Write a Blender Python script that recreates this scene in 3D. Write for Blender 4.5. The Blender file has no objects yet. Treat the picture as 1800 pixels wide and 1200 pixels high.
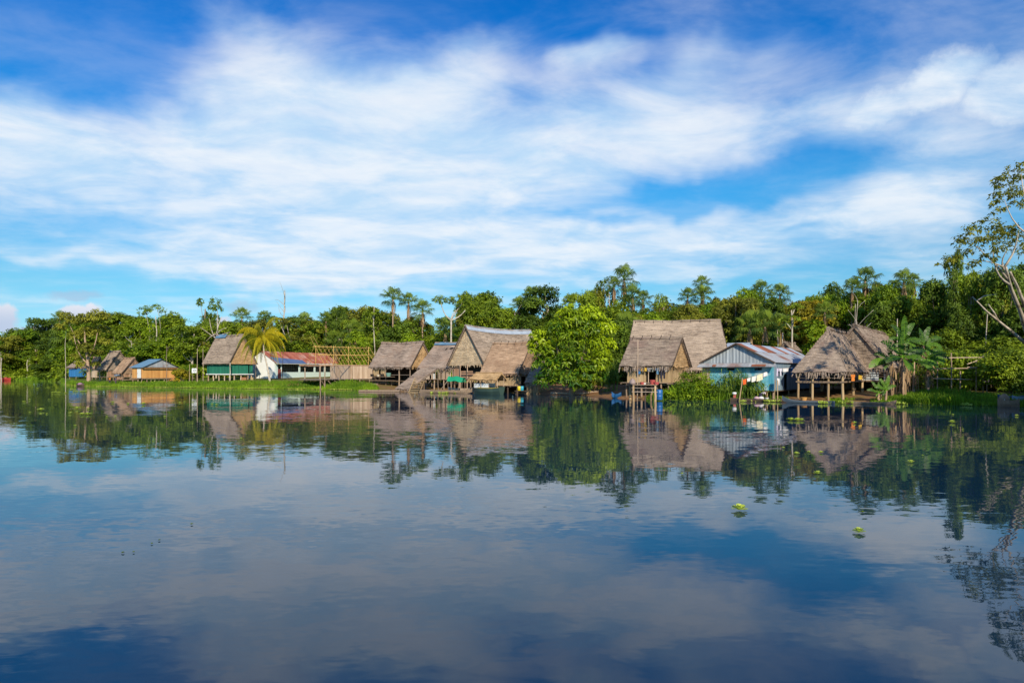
import bpy, math, random
from mathutils import Vector, Matrix, noise as mnoise

S = bpy.context.scene
C = S.collection
R = math.radians
HC, FP = 3.5, 1200.0            # eye height in metres, focal length in photo pixels


def at(px, py, Y):              # the point at depth Y seen in photo column px, row py
    return Vector(((px - 900) * Y / FP, Y, HC + (652 - py) * Y / FP))


def lerp_table(tab, x):
    if x <= tab[0][0]:
        return tab[0][1]
    for (a, b), (c, d) in zip(tab, tab[1:]):
        if x <= c:
            return b + (d - b) * (x - a) / (c - a)
    return tab[-1][1]


SHORE = [(-3000, 420), (-900, 340), (-300, 300), (0, 262), (60, 244), (104, 222), (116, 172), (135, 158), (300, 146), (450, 135), (560, 131),
         (650, 123), (684, 118.5), (700, 122), (760, 119), (880, 112), (915, 108), (935, 104.5), (1000, 102), (1045, 95.5), (1085, 88), (1115, 85.5), (1150, 84), (1290, 81),
         (1450, 77), (1560, 73.5), (1700, 70), (1800, 67.5), (2000, 60), (2200, 48), (2460, 36), (3000, 27), (4200, 18)]
RISE = [(-4, -1.6), (-1.5, -0.45), (0, -0.02), (0.8, 0.12), (3, 0.38), (8, 0.8), (25, 1.15), (60, 1.5), (6000, 1.8)]


def shore(px):
    return lerp_table(SHORE, px)


def gz(x, y):
    px = 900 + FP * x / max(y, 5)
    return rise(px, y - shore(px))


LIFT = [(110, 0), (300, .3), (400, .55), (455, .72), (600, .72), (650, .35), (690, 0)]     # the left bank stands higher


def rise(px, d):
    k = max(0, min(1, d / 4.5))
    return lerp_table(RISE, d) + lerp_table(LIFT, px) * k * k * (3 - 2 * k)


# ------------------------------------------------------------------ mesh builder
class MB:
    def __init__(s):
        s.v = []; s.f = []; s.uv = []; s.t = []; s.m = []

    def face(s, pts, uv=None, t=0.5, m=0):
        i = len(s.v)
        s.v.extend([tuple(p) for p in pts])
        s.f.append(tuple(range(i, i + len(pts))))
        s.uv.append(uv if uv else [(p[0] + p[1], p[2]) for p in pts])
        s.t.append(t); s.m.append(m)

    def shared(s, pts, faces, t=0.5, m=0):
        i = len(s.v)
        s.v.extend([tuple(p) for p in pts])
        for f in faces:
            s.f.append(tuple(i + k for k in f))
            s.uv.append([(pts[k][0] + pts[k][1], pts[k][2]) for k in f])
            s.t.append(t); s.m.append(m)

    def bar(s, p, q, w, h=None, t=0.5, up=Vector((0, 0, 1)), m=0):     # square bar from p to q
        h = h or w
        p, q = Vector(p), Vector(q)
        d = (q - p).normalized()
        if abs(d.dot(up)) > 0.97:
            up = Vector((0.3, 1, 0))
        a = d.cross(up).normalized() * (w / 2)
        b = a.cross(d).normalized() * (h / 2)
        pts = [p - a - b, p + a - b, p + a + b, p - a + b, q - a - b, q + a - b, q + a + b, q - a + b]
        s.shared(pts, [(0, 1, 2, 3), (7, 6, 5, 4), (0, 4, 5, 1), (1, 5, 6, 2), (2, 6, 7, 3), (3, 7, 4, 0)], t, m)

    def tube(s, path, rad, n=7, t=0.5, m=0, cap=True):
        path = [Vector(p) for p in path]
        if not isinstance(rad, (list, tuple)):
            rad = [rad] * len(path)
        pts = []
        ref = Vector((0.31, 0.95, 0.05))
        for i, p in enumerate(path):
            d = (path[min(i + 1, len(path) - 1)] - path[max(i - 1, 0)]).normalized()
            r = ref if abs(d.dot(ref)) < 0.9 else Vector((1, 0, 0))
            a = d.cross(r).normalized(); b = d.cross(a)
            for k in range(n):
                th = 2 * math.pi * k / n
                pts.append(p + (a * math.cos(th) + b * math.sin(th)) * rad[i])
        fs = []
        for i in range(len(path) - 1):
            for k in range(n):
                k2 = (k + 1) % n
                fs.append((i * n + k, i * n + k2, (i + 1) * n + k2, (i + 1) * n + k))
        if cap:
            fs.append(tuple(range(n))[::-1])
            fs.append(tuple((len(path) - 1) * n + k for k in range(n)))
        s.shared(pts, fs, t, m)

    def lathe(s, c, prof, n=14, t=0.5, m=0):     # prof: (radius, z) pairs
        c = Vector(c)
        pts = []
        for r, z in prof:
            for k in range(n):
                th = 2 * math.pi * k / n
                pts.append(c + Vector((r * math.cos(th), r * math.sin(th), z)))
        fs = []
        for i in range(len(prof) - 1):
            for k in range(n):
                k2 = (k + 1) % n
                fs.append((i * n + k, i * n + k2, (i + 1) * n + k2, (i + 1) * n + k))
        fs.append(tuple(range(n))[::-1]); fs.append(tuple((len(prof) - 1) * n + k for k in range(n)))
        s.shared(pts, fs, t, m)

    def build(s, name, mats, parent=None, smooth=False, loc=None):
        me = bpy.data.meshes.new(name)
        base = Vector(loc) if loc is not None else (Vector(parent.get('_w', (0, 0, 0))) if parent else Vector((0, 0, 0)))
        me.from_pydata([(v[0] - base.x, v[1] - base.y, v[2] - base.z) for v in s.v], [], s.f)
        if not isinstance(mats, (list, tuple)):
            mats = [mats]
        for m in mats:
            me.materials.append(m)
        u = me.uv_layers.new(name='UVMap')
        flat = [c for f in s.uv for p in f for c in p]
        u.data.foreach_set('uv', flat)
        a = me.attributes.new('tint', 'FLOAT', 'FACE')
        a.data.foreach_set('value', s.t)
        me.polygons.foreach_set('material_index', s.m)
        if smooth:
            me.polygons.foreach_set('use_smooth', [True] * len(s.f))
        me.update()
        o = bpy.data.objects.new(name, me)
        C.objects.link(o)
        if parent:
            o.parent = parent
            if loc is not None:
                o.location = base - Vector(parent.get('_w', (0, 0, 0)))
            o['_w'] = tuple(base)
        else:
            o.location = base
            o['_w'] = tuple(base)
        return o


def tag(o, label, cat, group=None):
    o['label'] = label; o['category'] = cat
    if group:
        o['group'] = group
    return o


def thing(name, label, cat, loc, group=None):
    o = bpy.data.objects.new(name, None)
    C.objects.link(o)
    o.location = Vector(loc); o['_w'] = tuple(loc)
    o.empty_display_size = 0.3
    return tag(o, label, cat, group)


def lab(o, text):
    o['label'] = text
    return o


# ------------------------------------------------------------------ materials
def _nodes(name):
    m = bpy.data.materials.new(name); m.use_nodes = True
    nt = m.node_tree; nt.nodes.clear()
    return m, nt, nt.nodes, nt.links


def mat(name, c1, c2, scale=(3, 3, 3), coord='Object', rough=0.8, tintw=0.6, noisew=0.7, bump=0.0, c3=None, c3s=0.6, metal=0.0, spec=0.3, detail=4):
    """two colours mixed by each piece's own tint and by a stretched noise; c3 = stains with a shape of their own"""
    m, nt, N, Lk = _nodes(name)
    out = N.new('ShaderNodeOutputMaterial'); p = N.new('ShaderNodeBsdfPrincipled')
    tc = N.new('ShaderNodeTexCoord'); mp = N.new('ShaderNodeMapping'); mp.inputs['Scale'].default_value = scale
    Lk.new(tc.outputs[coord], mp.inputs['Vector'])
    nz = N.new('ShaderNodeTexNoise'); nz.inputs['Scale'].default_value = 1.0; nz.inputs['Detail'].default_value = detail
    nz.inputs['Roughness'].default_value = 0.62
    Lk.new(mp.outputs[0], nz.inputs['Vector'])
    at_ = N.new('ShaderNodeAttribute'); at_.attribute_name = 'tint'
    a = N.new('ShaderNodeMath'); a.operation = 'MULTIPLY_ADD'
    b = N.new('ShaderNodeMath'); b.operation = 'MULTIPLY_ADD'
    Lk.new(nz.outputs[0], a.inputs[0]); a.inputs[1].default_value = noisew * 2.2; a.inputs[2].default_value = 0.5 - noisew * 1.1 - tintw / 2
    Lk.new(at_.outputs['Fac'], b.inputs[0]); b.inputs[1].default_value = tintw; Lk.new(a.outputs[0], b.inputs[2])
    b.use_clamp = True
    mx = N.new('ShaderNodeMix'); mx.data_type = 'RGBA'
    mx.inputs[6].default_value = (*c1, 1); mx.inputs[7].default_value = (*c2, 1)
    Lk.new(b.outputs[0], mx.inputs[0])
    col = mx.outputs[2]
    if c3:
        n2 = N.new('ShaderNodeTexNoise'); n2.inputs['Scale'].default_value = c3s; n2.inputs['Detail'].default_value = 5
        Lk.new(tc.outputs['Object'], n2.inputs['Vector'])
        r = N.new('ShaderNodeMapRange'); r.inputs[1].default_value = 0.52; r.inputs[2].default_value = 0.68
        Lk.new(n2.outputs[0], r.inputs[0])
        m2 = N.new('ShaderNodeMix'); m2.data_type = 'RGBA'; m2.inputs[7].default_value = (*c3, 1)
        Lk.new(r.outputs[0], m2.inputs[0]); Lk.new(col, m2.inputs[6]); col = m2.outputs[2]
    Lk.new(col, p.inputs['Base Color'])
    p.inputs['Roughness'].default_value = rough; p.inputs['Metallic'].default_value = metal
    p.inputs['Specular IOR Level'].default_value = spec
    if bump:
        bm = N.new('ShaderNodeBump'); bm.inputs['Strength'].default_value = bump; bm.inputs['Distance'].default_value = 0.05
        Lk.new(nz.outputs[0], bm.inputs['Height']); Lk.new(bm.outputs[0], p.inputs['Normal'])
    Lk.new(p.outputs[0], out.inputs[0])
    return m


def thatch_mat(name, dark, light, patch=None, patch_amt=0.5):
    m, nt, N, Lk = _nodes(name)
    out = N.new('ShaderNodeOutputMaterial'); p = N.new('ShaderNodeBsdfPrincipled')
    uv = N.new('ShaderNodeUVMap'); uv.uv_map = 'UVMap'

    def nz(sc, det=4, rough=0.6):
        mp = N.new('ShaderNodeMapping'); mp.inputs['Scale'].default_value = sc
        Lk.new(uv.outputs[0], mp.inputs['Vector'])
        n = N.new('ShaderNodeTexNoise'); n.inputs['Scale'].default_value = 1; n.inputs['Detail'].default_value = det
        n.inputs['Roughness'].default_value = rough
        Lk.new(mp.outputs[0], n.inputs['Vector'])
        return n.outputs[0]
    rows = nz((0.7, 5.5, 1), 3, 0.7); straw = nz((13, 3.0, 1), 3, 0.65); big = nz((0.28, 0.5, 1), 3)

    def ma(x, k, y):
        q = N.new('ShaderNodeMath'); q.operation = 'MULTIPLY_ADD'; q.inputs[1].default_value = k
        Lk.new(x, q.inputs[0])
        if isinstance(y, (int, float)):
            q.inputs[2].default_value = y
        else:
            Lk.new(y, q.inputs[2])
        return q
    q = ma(straw, 1.1, -1.35); q = ma(rows, 1.9, q.outputs[0]); q = ma(big, 1.0, q.outputs[0])
    at_ = N.new('ShaderNodeAttribute'); at_.attribute_name = 'tint'
    q = ma(at_.outputs['Fac'], 0.5, q.outputs[0]); q2 = ma(q.outputs[0], 1.0, -0.42); q2.use_clamp = True
    mx = N.new('ShaderNodeMix'); mx.data_type = 'RGBA'
    mx.inputs[6].default_value = (*dark, 1); mx.inputs[7].default_value = (*light, 1)
    Lk.new(q2.outputs[0], mx.inputs[0]); col = mx.outputs[2]
    if patch:
        pn = nz((0.22, 0.35, 1), 4)
        r = N.new('ShaderNodeMapRange'); r.inputs[1].default_value = 0.48; r.inputs[2].default_value = 0.66; r.inputs[4].default_value = patch_amt
        Lk.new(pn, r.inputs[0])
        m2 = N.new('ShaderNodeMix'); m2.data_type = 'RGBA'; m2.inputs[7].default_value = (*patch, 1)
        Lk.new(r.outputs[0], m2.inputs[0]); Lk.new(col, m2.inputs[6]); col = m2.outputs[2]
    Lk.new(col, p.inputs['Base Color']); p.inputs['Roughness'].default_value = 0.95; p.inputs['Specular IOR Level'].default_value = 0.1
    bm = N.new('ShaderNodeBump'); bm.inputs['Strength'].default_value = 0.7; bm.inputs['Distance'].default_value = 0.06
    Lk.new(q.outputs[0], bm.inputs['Height']); Lk.new(bm.outputs[0], p.inputs['Normal'])
    Lk.new(p.outputs[0], out.inputs[0])
    return m


def leaf_mat(name, c1, c2, trans=0.3, rough=0.55, spec=0.25):
    m, nt, N, Lk = _nodes(name)
    out = N.new('ShaderNodeOutputMaterial'); p = N.new('ShaderNodeBsdfPrincipled'); tr = N.new('ShaderNodeBsdfTranslucent')
    at_ = N.new('ShaderNodeAttribute'); at_.attribute_name = 'tint'
    oi = N.new('ShaderNodeObjectInfo')
    a = N.new('ShaderNodeMath'); a.operation = 'MULTIPLY_ADD'; a.inputs[1].default_value = 0.3
    Lk.new(oi.outputs['Random'], a.inputs[0])
    b = N.new('ShaderNodeMath'); b.operation = 'SUBTRACT'; b.inputs[1].default_value = 0.15
    Lk.new(at_.outputs['Fac'], a.inputs[2]); Lk.new(a.outputs[0], b.inputs[0]); b.use_clamp = True
    mx = N.new('ShaderNodeMix'); mx.data_type = 'RGBA'
    mx.inputs[6].default_value = (*c1, 1); mx.inputs[7].default_value = (*c2, 1)
    Lk.new(b.outputs[0], mx.inputs[0])
    Lk.new(mx.outputs[2], p.inputs['Base Color']); p.inputs['Roughness'].default_value = rough; p.inputs['Specular IOR Level'].default_value = spec
    hs = N.new('ShaderNodeHueSaturation'); hs.inputs['Value'].default_value = 1.25; hs.inputs['Hue'].default_value = 0.49
    Lk.new(mx.outputs[2], hs.inputs['Color']); Lk.new(hs.outputs[0], tr.inputs['Color'])
    ms = N.new('ShaderNodeMixShader'); ms.inputs[0].default_value = trans
    Lk.new(p.outputs[0], ms.inputs[1]); Lk.new(tr.outputs[0], ms.inputs[2]); Lk.new(ms.outputs[0], out.inputs[0])
    return m


M = {}
M['thatch'] = thatch_mat('thatch', (0.11, 0.084, 0.066), (0.54, 0.435, 0.335))
M['thatch_grey'] = thatch_mat('thatch_grey', (0.11, 0.083, 0.07), (0.51, 0.405, 0.325), (0.40, 0.26, 0.18), 0.4)
M['thatch_pale'] = thatch_mat('thatch_pale', (0.33, 0.24, 0.155), (0.82, 0.66, 0.44))
M['thatch_gold'] = thatch_mat('thatch_gold', (0.26, 0.16, 0.075), (0.74, 0.51, 0.27))
M['thatch_brown'] = thatch_mat('thatch_brown', (0.19, 0.12, 0.075), (0.60, 0.42, 0.28), (0.28, 0.175, 0.11), 0.7)
M['thatch_old'] = thatch_mat('thatch_old', (0.07, 0.053, 0.043), (0.50, 0.40, 0.31), (0.22, 0.15, 0.125), 0.7)
VS = (7, 7, 0.6)
M['wood'] = mat('weathered_wood', (0.17, 0.12, 0.085), (0.40, 0.30, 0.21), VS)
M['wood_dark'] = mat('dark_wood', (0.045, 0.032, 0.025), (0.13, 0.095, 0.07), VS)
M['wood_pale'] = mat('pale_planks', (0.34, 0.23, 0.15), (0.66, 0.53, 0.40), VS)
M['wood_grey'] = mat('grey_wood', (0.16, 0.13, 0.11), (0.36, 0.30, 0.25), VS)
M['wood_tan'] = mat('tan_planks', (0.28, 0.19, 0.10), (0.56, 0.42, 0.24), VS)
M['wood_orange'] = mat('new_orange_planks', (0.46, 0.21, 0.06), (0.76, 0.42, 0.14), VS)
M['wood_red'] = mat('reddish_planks', (0.27, 0.15, 0.09), (0.47, 0.30, 0.19), VS)
M['bamboo'] = mat('yellow_cane_poles', (0.42, 0.26, 0.07), (0.68, 0.46, 0.15), (3, 3, 3))
M['green_paint'] = mat('green_painted_boards', (0.012, 0.11, 0.075), (0.03, 0.235, 0.15), VS, noisew=0.4)
M['white_wall'] = mat('whitewashed_wall', (0.62, 0.66, 0.66), (0.82, 0.85, 0.83), (1.2, 1.2, 1.2), noisew=0.4)
M['mint_wall'] = mat('mint_wall', (0.60, 0.78, 0.72), (0.76, 0.88, 0.84), (1.2, 1.2, 0.6), noisew=0.4)
M['red_door'] = mat('red_door', (0.24, 0.055, 0.05), (0.35, 0.10, 0.085), VS)
M['pink_door'] = mat('pink_door', (0.55, 0.25, 0.19), (0.68, 0.34, 0.26), VS)
M['red_base'] = mat('red_plinth', (0.38, 0.15, 0.10), (0.52, 0.24, 0.17), (2, 2, 2))
M['roof_red'] = mat('red_corrugated_sheet', (0.23, 0.055, 0.03), (0.50, 0.19, 0.125), (5, 5, 0.5), coord='Object', rough=0.6, c3=(0.50, 0.33, 0.27), c3s=0.5)
M['roof_blue'] = mat('blue_sheet', (0.08, 0.13, 0.27), (0.13, 0.20, 0.36), (2, 2, 2), rough=0.5)
M['roof_bluegrey'] = mat('blue_grey_sheet', (0.085, 0.19, 0.30), (0.16, 0.29, 0.41), (2, 2, 2), rough=0.5)
M['zinc'] = mat('zinc_sheet', (0.24, 0.27, 0.29), (0.52, 0.57, 0.60), (4, 4, 0.5), rough=0.5, metal=0.2)
M['zinc_rust'] = mat('rusty_zinc_sheet', (0.30, 0.32, 0.34), (0.50, 0.53, 0.56), (4, 4, 0.5), rough=0.55, metal=0.2, c3=(0.26, 0.10, 0.055), c3s=0.35)
M['zinc_bright'] = mat('bright_zinc', (0.45, 0.52, 0.58), (0.62, 0.69, 0.74), (2, 2, 2), rough=0.4, metal=0.3)
M['rust'] = mat('rusted_sheet', (0.20, 0.065, 0.03), (0.36, 0.14, 0.075), (3, 3, 3))
M['turquoise'] = mat('turquoise_boards', (0.03, 0.26, 0.38), (0.20, 0.52, 0.62), VS, noisew=0.6, c3=(0.46, 0.60, 0.64), c3s=0.7)
M['blue_wall'] = mat('blue_boards', (0.02, 0.12, 0.33), (0.05, 0.25, 0.55), VS, noisew=0.5)
M['paleblue'] = mat('pale_blue_wall', (0.50, 0.60, 0.68), (0.72, 0.79, 0.84), (1.5, 1.5, 0.7))
M['shaded_side_wall'] = mat('shaded_blue_grey_wall', (0.13, 0.20, 0.27), (0.24, 0.33, 0.41), VS)  # side boards of the turquoise house, their blue shade put into the colour
M['dark'] = mat('pot_black_and_hole_shade', (0.018, 0.016, 0.014), (0.04, 0.034, 0.03), (3, 3, 3))  # black of the pots, and the shade painted in for roof holes
M['black'] = mat('black_paint', (0.015, 0.015, 0.018), (0.03, 0.03, 0.034), (3, 3, 3), rough=0.5)
M['bark_pale'] = mat('pale_bark', (0.30, 0.25, 0.19), (0.66, 0.60, 0.50), (3, 3, 1.2), c3=(0.24, 0.19, 0.13), c3s=1.2)
M['bark'] = mat('bark', (0.13, 0.095, 0.065), (0.32, 0.25, 0.18), (4, 4, 0.8), bump=0.5)
M['bark_warm'] = mat('warm_bark', (0.26, 0.17, 0.11), (0.50, 0.36, 0.25), (4, 4, 0.8))
M['dirt'] = mat('red_earth', (0.24, 0.115, 0.05), (0.42, 0.22, 0.105), (1.4, 1.4, 1.4), bump=0.4)
M['leaf_dark'] = leaf_mat('dark_foliage', (0.026, 0.062, 0.009), (0.21, 0.32, 0.026))
M['leaf_mid'] = leaf_mat('mid_foliage', (0.040, 0.095, 0.008), (0.34, 0.45, 0.024))
M['leaf_lime'] = leaf_mat('lime_foliage', (0.05, 0.125, 0.008), (0.36, 0.50, 0.018))
M['leaf_olive'] = leaf_mat('olive_foliage', (0.065, 0.088, 0.010), (0.35, 0.365, 0.036))
M['leaf_gold'] = leaf_mat('golden_foliage', (0.09, 0.105, 0.008), (0.50, 0.41, 0.022))
M['mango_leaf'] = leaf_mat('mango_leaf', (0.014, 0.090, 0.008), (0.46, 0.60, 0.010), 0.25, 0.4, 0.35)
M['palm_leaf'] = leaf_mat('fan_palm_leaf', (0.03, 0.085, 0.02), (0.26, 0.36, 0.035), 0.25)
M['coco_leaf'] = leaf_mat('coconut_leaf', (0.07, 0.15, 0.010), (0.66, 0.54, 0.015), 0.3)
M['dry_leaf'] = leaf_mat('dry_fronds', (0.17, 0.10, 0.05), (0.56, 0.39, 0.22), 0.2, 0.8)
M['banana_leaf'] = leaf_mat('banana_leaf', (0.012, 0.05, 0.012), (0.16, 0.34, 0.02), 0.3, 0.4)
M['grass'] = leaf_mat('bank_grass', (0.045, 0.13, 0.008), (0.26, 0.42, 0.022), 0.35)
M['cane'] = leaf_mat('cane_leaf', (0.05, 0.15, 0.015), (0.32, 0.44, 0.06), 0.35)
M['lettuce'] = leaf_mat('water_lettuce_leaf', (0.30, 0.46, 0.04), (0.72, 0.80, 0.16), 0.35)


def cloth(name, col):
    k = 'cloth_' + name
    if k not in M:
        M[k] = mat(k, tuple(c * 0.78 for c in col), col, (2, 2, 2), rough=0.9, noisew=0.4)
    return M[k]


def paint(name, col, rough=0.5):
    k = 'paint_' + name
    if k not in M:
        M[k] = mat(k, tuple(c * 0.75 for c in col), col, (2.5, 2.5, 2.5), rough=rough, noisew=0.4)
    return M[k]
# ------------------------------------------------------------------ camera, light, sky
cam = bpy.data.cameras.new('camera'); co = bpy.data.objects.new('camera', cam); C.objects.link(co)
co.location = (0, 0, HC); co.rotation_euler = (R(90), 0, 0)
cam.lens = 24; cam.sensor_width = 36; cam.shift_y = 52 / 1800; cam.clip_start = 0.1; cam.clip_end = 20000
S.camera = co
SUN_AZ, SUN_EL = R(12), R(27)        # behind the viewer, to the right
tosun = Vector((math.sin(SUN_AZ) * math.cos(SUN_EL), -math.cos(SUN_AZ) * math.cos(SUN_EL), math.sin(SUN_EL)))
sl = bpy.data.lights.new('sun', 'SUN'); so = bpy.data.objects.new('sun', sl); C.objects.link(so)
sl.energy = 5.0; sl.angle = R(0.5); sl.color = (1.0, 0.86, 0.66)
so.rotation_euler = tosun.to_track_quat('Z', 'Y').to_euler(); so.location = (40, -120, 80)

W = bpy.data.worlds.new('World'); S.world = W; W.use_nodes = True
nt = W.node_tree; N = nt.nodes; Lk = nt.links; N.clear()


def nn(t, **kw):
    n = N.new(t)
    for k, v in kw.items():
        setattr(n, k, v)
    return n


def sock(i, v):
    if hasattr(v, 'is_output') or isinstance(v, bpy.types.NodeSocket):
        Lk.new(v, i)
    else:
        i.default_value = v


def mth(op, a, b=0.0, c=0.0, clamp=False):
    n = nn('ShaderNodeMath', operation=op); n.use_clamp = clamp
    sock(n.inputs[0], a); sock(n.inputs[1], b); sock(n.inputs[2], c)
    return n.outputs[0]


def rng_(x, a, b, c, d, interp='SMOOTHSTEP'):
    n = nn('ShaderNodeMapRange', interpolation_type=interp)
    sock(n.inputs[0], x)
    for i, v in zip((1, 2, 3, 4), (a, b, c, d)):
        n.inputs[i].default_value = v
    return n.outputs[0]


def noise_(v, scale, detail=5, rough=0.55, dist=0.0):
    n = nn('ShaderNodeTexNoise'); sock(n.inputs['Vector'], v)
    n.inputs['Scale'].default_value = scale; n.inputs['Detail'].default_value = detail
    n.inputs['Roughness'].default_value = rough; n.inputs['Distortion'].default_value = dist
    return n


sky = nn('ShaderNodeTexSky', sky_type='NISHITA'); sky.sun_disc = False
sky.sun_elevation = SUN_EL; sky.sun_rotation = math.pi - SUN_AZ
sky.air_density = 1.0; sky.dust_density = 0.3; sky.ozone_density = 2.0
tc = nn('ShaderNodeTexCoord'); sp = nn('ShaderNodeSeparateXYZ'); Lk.new(tc.outputs['Generated'], sp.inputs[0])
az = mth('ARCTAN2', sp.outputs[0], sp.outputs[1]); el = mth('ARCSINE', sp.outputs[2])
cb = nn('ShaderNodeCombineXYZ'); sock(cb.inputs[0], az); sock(cb.inputs[1], el)
# cloud deck coordinates: where the view ray meets a flat layer overhead
zz = mth('ADD', mth('MAXIMUM', sp.outputs[2], 0.0), 0.10)
dk = nn('ShaderNodeCombineXYZ'); sock(dk.inputs[0], mth('DIVIDE', sp.outputs[0], zz)); sock(dk.inputs[1], mth('DIVIDE', sp.outputs[1], zz))
mp = nn('ShaderNodeMapping'); mp.inputs['Rotation'].default_value = (0, 0, R(-58)); mp.inputs['Scale'].default_value = (0.95, 1.3, 1)
Lk.new(dk.outputs[0], mp.inputs[0])
n_big = noise_(mp.outputs[0], 0.85, 6, 0.52, 0.2)
n_streak = noise_(mp.outputs[0], 2.3, 9, 0.60, 0.35)
warpn = noise_(tc.outputs['Generated'], 5.0, 4, 0.55)
wv = nn('ShaderNodeVectorMath', operation='MULTIPLY_ADD'); Lk.new(warpn.outputs['Color'], wv.inputs[0])
wv.inputs[1].default_value = (0.20, 0.12, 0); Lk.new(cb.outputs[0], wv.inputs[2])
wo = nn('ShaderNodeVectorMath', operation='SUBTRACT'); Lk.new(wv.outputs[0], wo.inputs[0]); wo.inputs[1].default_value = (0.10, 0.06, 0)


w3 = noise_(tc.outputs['Generated'], 14.0, 6, 0.62)
wv3 = nn('ShaderNodeVectorMath', operation='MULTIPLY_ADD'); Lk.new(w3.outputs['Color'], wv3.inputs[0])
wv3.inputs[1].default_value = (0.075, 0.055, 0); Lk.new(cb.outputs[0], wv3.inputs[2])
wo3 = nn('ShaderNodeVectorMath', operation='SUBTRACT'); Lk.new(wv3.outputs[0], wo3.inputs[0]); wo3.inputs[1].default_value = (0.0375, 0.0275, 0)


def blob(px, py, rx, ry, amp, rot=0, src=None):
    d = math.hypot(FP, px - 900)
    a0 = math.atan((px - 900) / FP); e0 = math.atan((652 - py) / d)
    sx = rx * FP / d / d; sy = ry / d
    m = nn('ShaderNodeMapping', vector_type='TEXTURE')
    m.inputs['Location'].default_value = (a0, e0, 0); m.inputs['Rotation'].default_value = (0, 0, R(rot)); m.inputs['Scale'].default_value = (sx, sy, 1)
    Lk.new(src or wo.outputs[0], m.inputs[0])
    l = nn('ShaderNodeVectorMath', operation='LENGTH'); Lk.new(m.outputs[0], l.inputs[0])
    return rng_(l.outputs['Value'], 0.0, 1.0, amp, 0.0)


BLOBS = [(1430, 215, 300, 85, 0.26, 10), (1090, 96, 150, 45, 0.12, 14), (1250, 180, 260, 90, 0.16, 14),  # photo column, row, half width, half height, amount, tilt
    (480, 300, 760, 270, 0.88, 6), (900, 330, 560, 250, 0.55, 10), (600, 220, 230, 120, 0.35, 15), (360, 200, 150, 90, 0.22, 20), (20, 250, 300, 130, 0.42, -5), (740, 170, 260, 130, 0.25, 25),
    (470, 455, 620, 62, 0.55, -3), (100, 438, 200, 22, 0.35, 0), (560, 480, 300, 26, 0.30, -2), (960, 430, 480, 70, 0.48, 5), (1130, 385, 190, 34, 0.25, 8), (1330, 410, 480, 62, 0.52, 6),
    (420, 60, 170, 170, 0.36, 20), (520, 110, 170, 130, 0.22, 35), (880, 110, 220, 90, 0.28, 20), (1090, 100, 130, 40, 0.50, 16), (1235, 75, 70, 80, 0.34, 40), (1150, 190, 330, 130, 0.42, 12), (1390, 120, 220, 130, 0.04, 30),
    (1620, 210, 340, 150, 0.36, 10), (1700, 290, 330, 130, 0.38, 4), (1560, 395, 360, 80, 0.40, 8), (1480, 210, 260, 60, 0.25, 14), (1250, 250, 300, 60, 0.3, 8),
    (1700, 455, 360, 34, 0.30, 5), (1150, 478, 700, 22, 0.28, 0), (1200, 505, 500, 16, 0.2, 0), (800, 520, 300, 14, 0.15, 0),
    (140, 70, 330, 170, -0.45, 18), (720, 20, 330, 70, -0.35, 0), (110, 385, 330, 60, -0.42, 0), (1340, 318, 300, 44, -0.58, 2), (1200, 335, 160, 26, -0.4, 0), (1060, 378, 140, 16, -0.35, 6), (1410, 405, 110, 14, -0.3, 0), (1720, 330, 110, 22, -0.2, 0),
    (200, 500, 420, 34, -0.5, 0), (900, 500, 1500, 30, -0.12, 0)]
acc = mth('MULTIPLY_ADD', n_big.outputs[0], 1.05, -0.50)
acc = mth('MULTIPLY_ADD', mth('SUBTRACT', n_streak.outputs[0], 0.5), 0.58, acc)
for b in BLOBS:
    acc = mth('ADD', acc, blob(*b))
# away from the village the deck simply continues
dens = rng_(acc, -0.12, 1.0, 0.0, 0.96, 'SMOOTHSTEP')
puff = 0.0
for b in [(1650, 150, 170, 85, 1.0, 8), (1780, 165, 180, 100, 1.0, 0), (1540, 190, 190, 70, 0.8, 14)]:
    puff = mth('MAXIMUM', puff, blob(*b, src=wo3.outputs[0]))
dens = mth('MAXIMUM', dens, mth('MULTIPLY', rng_(puff, 0.03, 0.8, 0.0, 0.95), rng_(n_streak.outputs[0], 0.3, 0.62, 0.75, 1.0)))
dens = mth('ADD', dens, mth('MULTIPLY', rng_(n_streak.outputs[0], 0.3, 0.75, 0.0, 0.16), mth('SUBTRACT', 1.0, dens)), clamp=True)
n_fine = noise_(mp.outputs[0], 5.0, 4, 0.6, 0.4)
dens = mth('MULTIPLY', dens, rng_(n_fine.outputs[0], 0.2, 0.8, 0.86, 1.06, 'LINEAR'), clamp=True)
dens = mth('MULTIPLY', dens, rng_(el, -0.02, 0.05, 0.3, 1.0), clamp=True)
# small heaped clouds low over the trees
w2 = noise_(tc.outputs['Generated'], 26.0, 5, 0.6)
wv2 = nn('ShaderNodeVectorMath', operation='MULTIPLY_ADD'); Lk.new(w2.outputs['Color'], wv2.inputs[0])
wv2.inputs[1].default_value = (0.036, 0.030, 0); Lk.new(cb.outputs[0], wv2.inputs[2])
wo2 = nn('ShaderNodeVectorMath', operation='SUBTRACT'); Lk.new(wv2.outputs[0], wo2.inputs[0]); wo2.inputs[1].default_value = (0.018, 0.015, 0)
cum = 0.0
for b in [(0, 560, 62, 46, 1.0, 0), (140, 553, 70, 34, 1.0, 0), (60, 585, 90, 20, 0.9, 0), (390, 566, 42, 18, 0.8, 0), (655, 566, 60, 14, 0.7, 0)]:
    cum = mth('MAXIMUM', cum, blob(*b, src=wo2.outputs[0]))
cum = rng_(cum, 0.28, 0.62, 0.0, 1.0)
gry = 0.0
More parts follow.
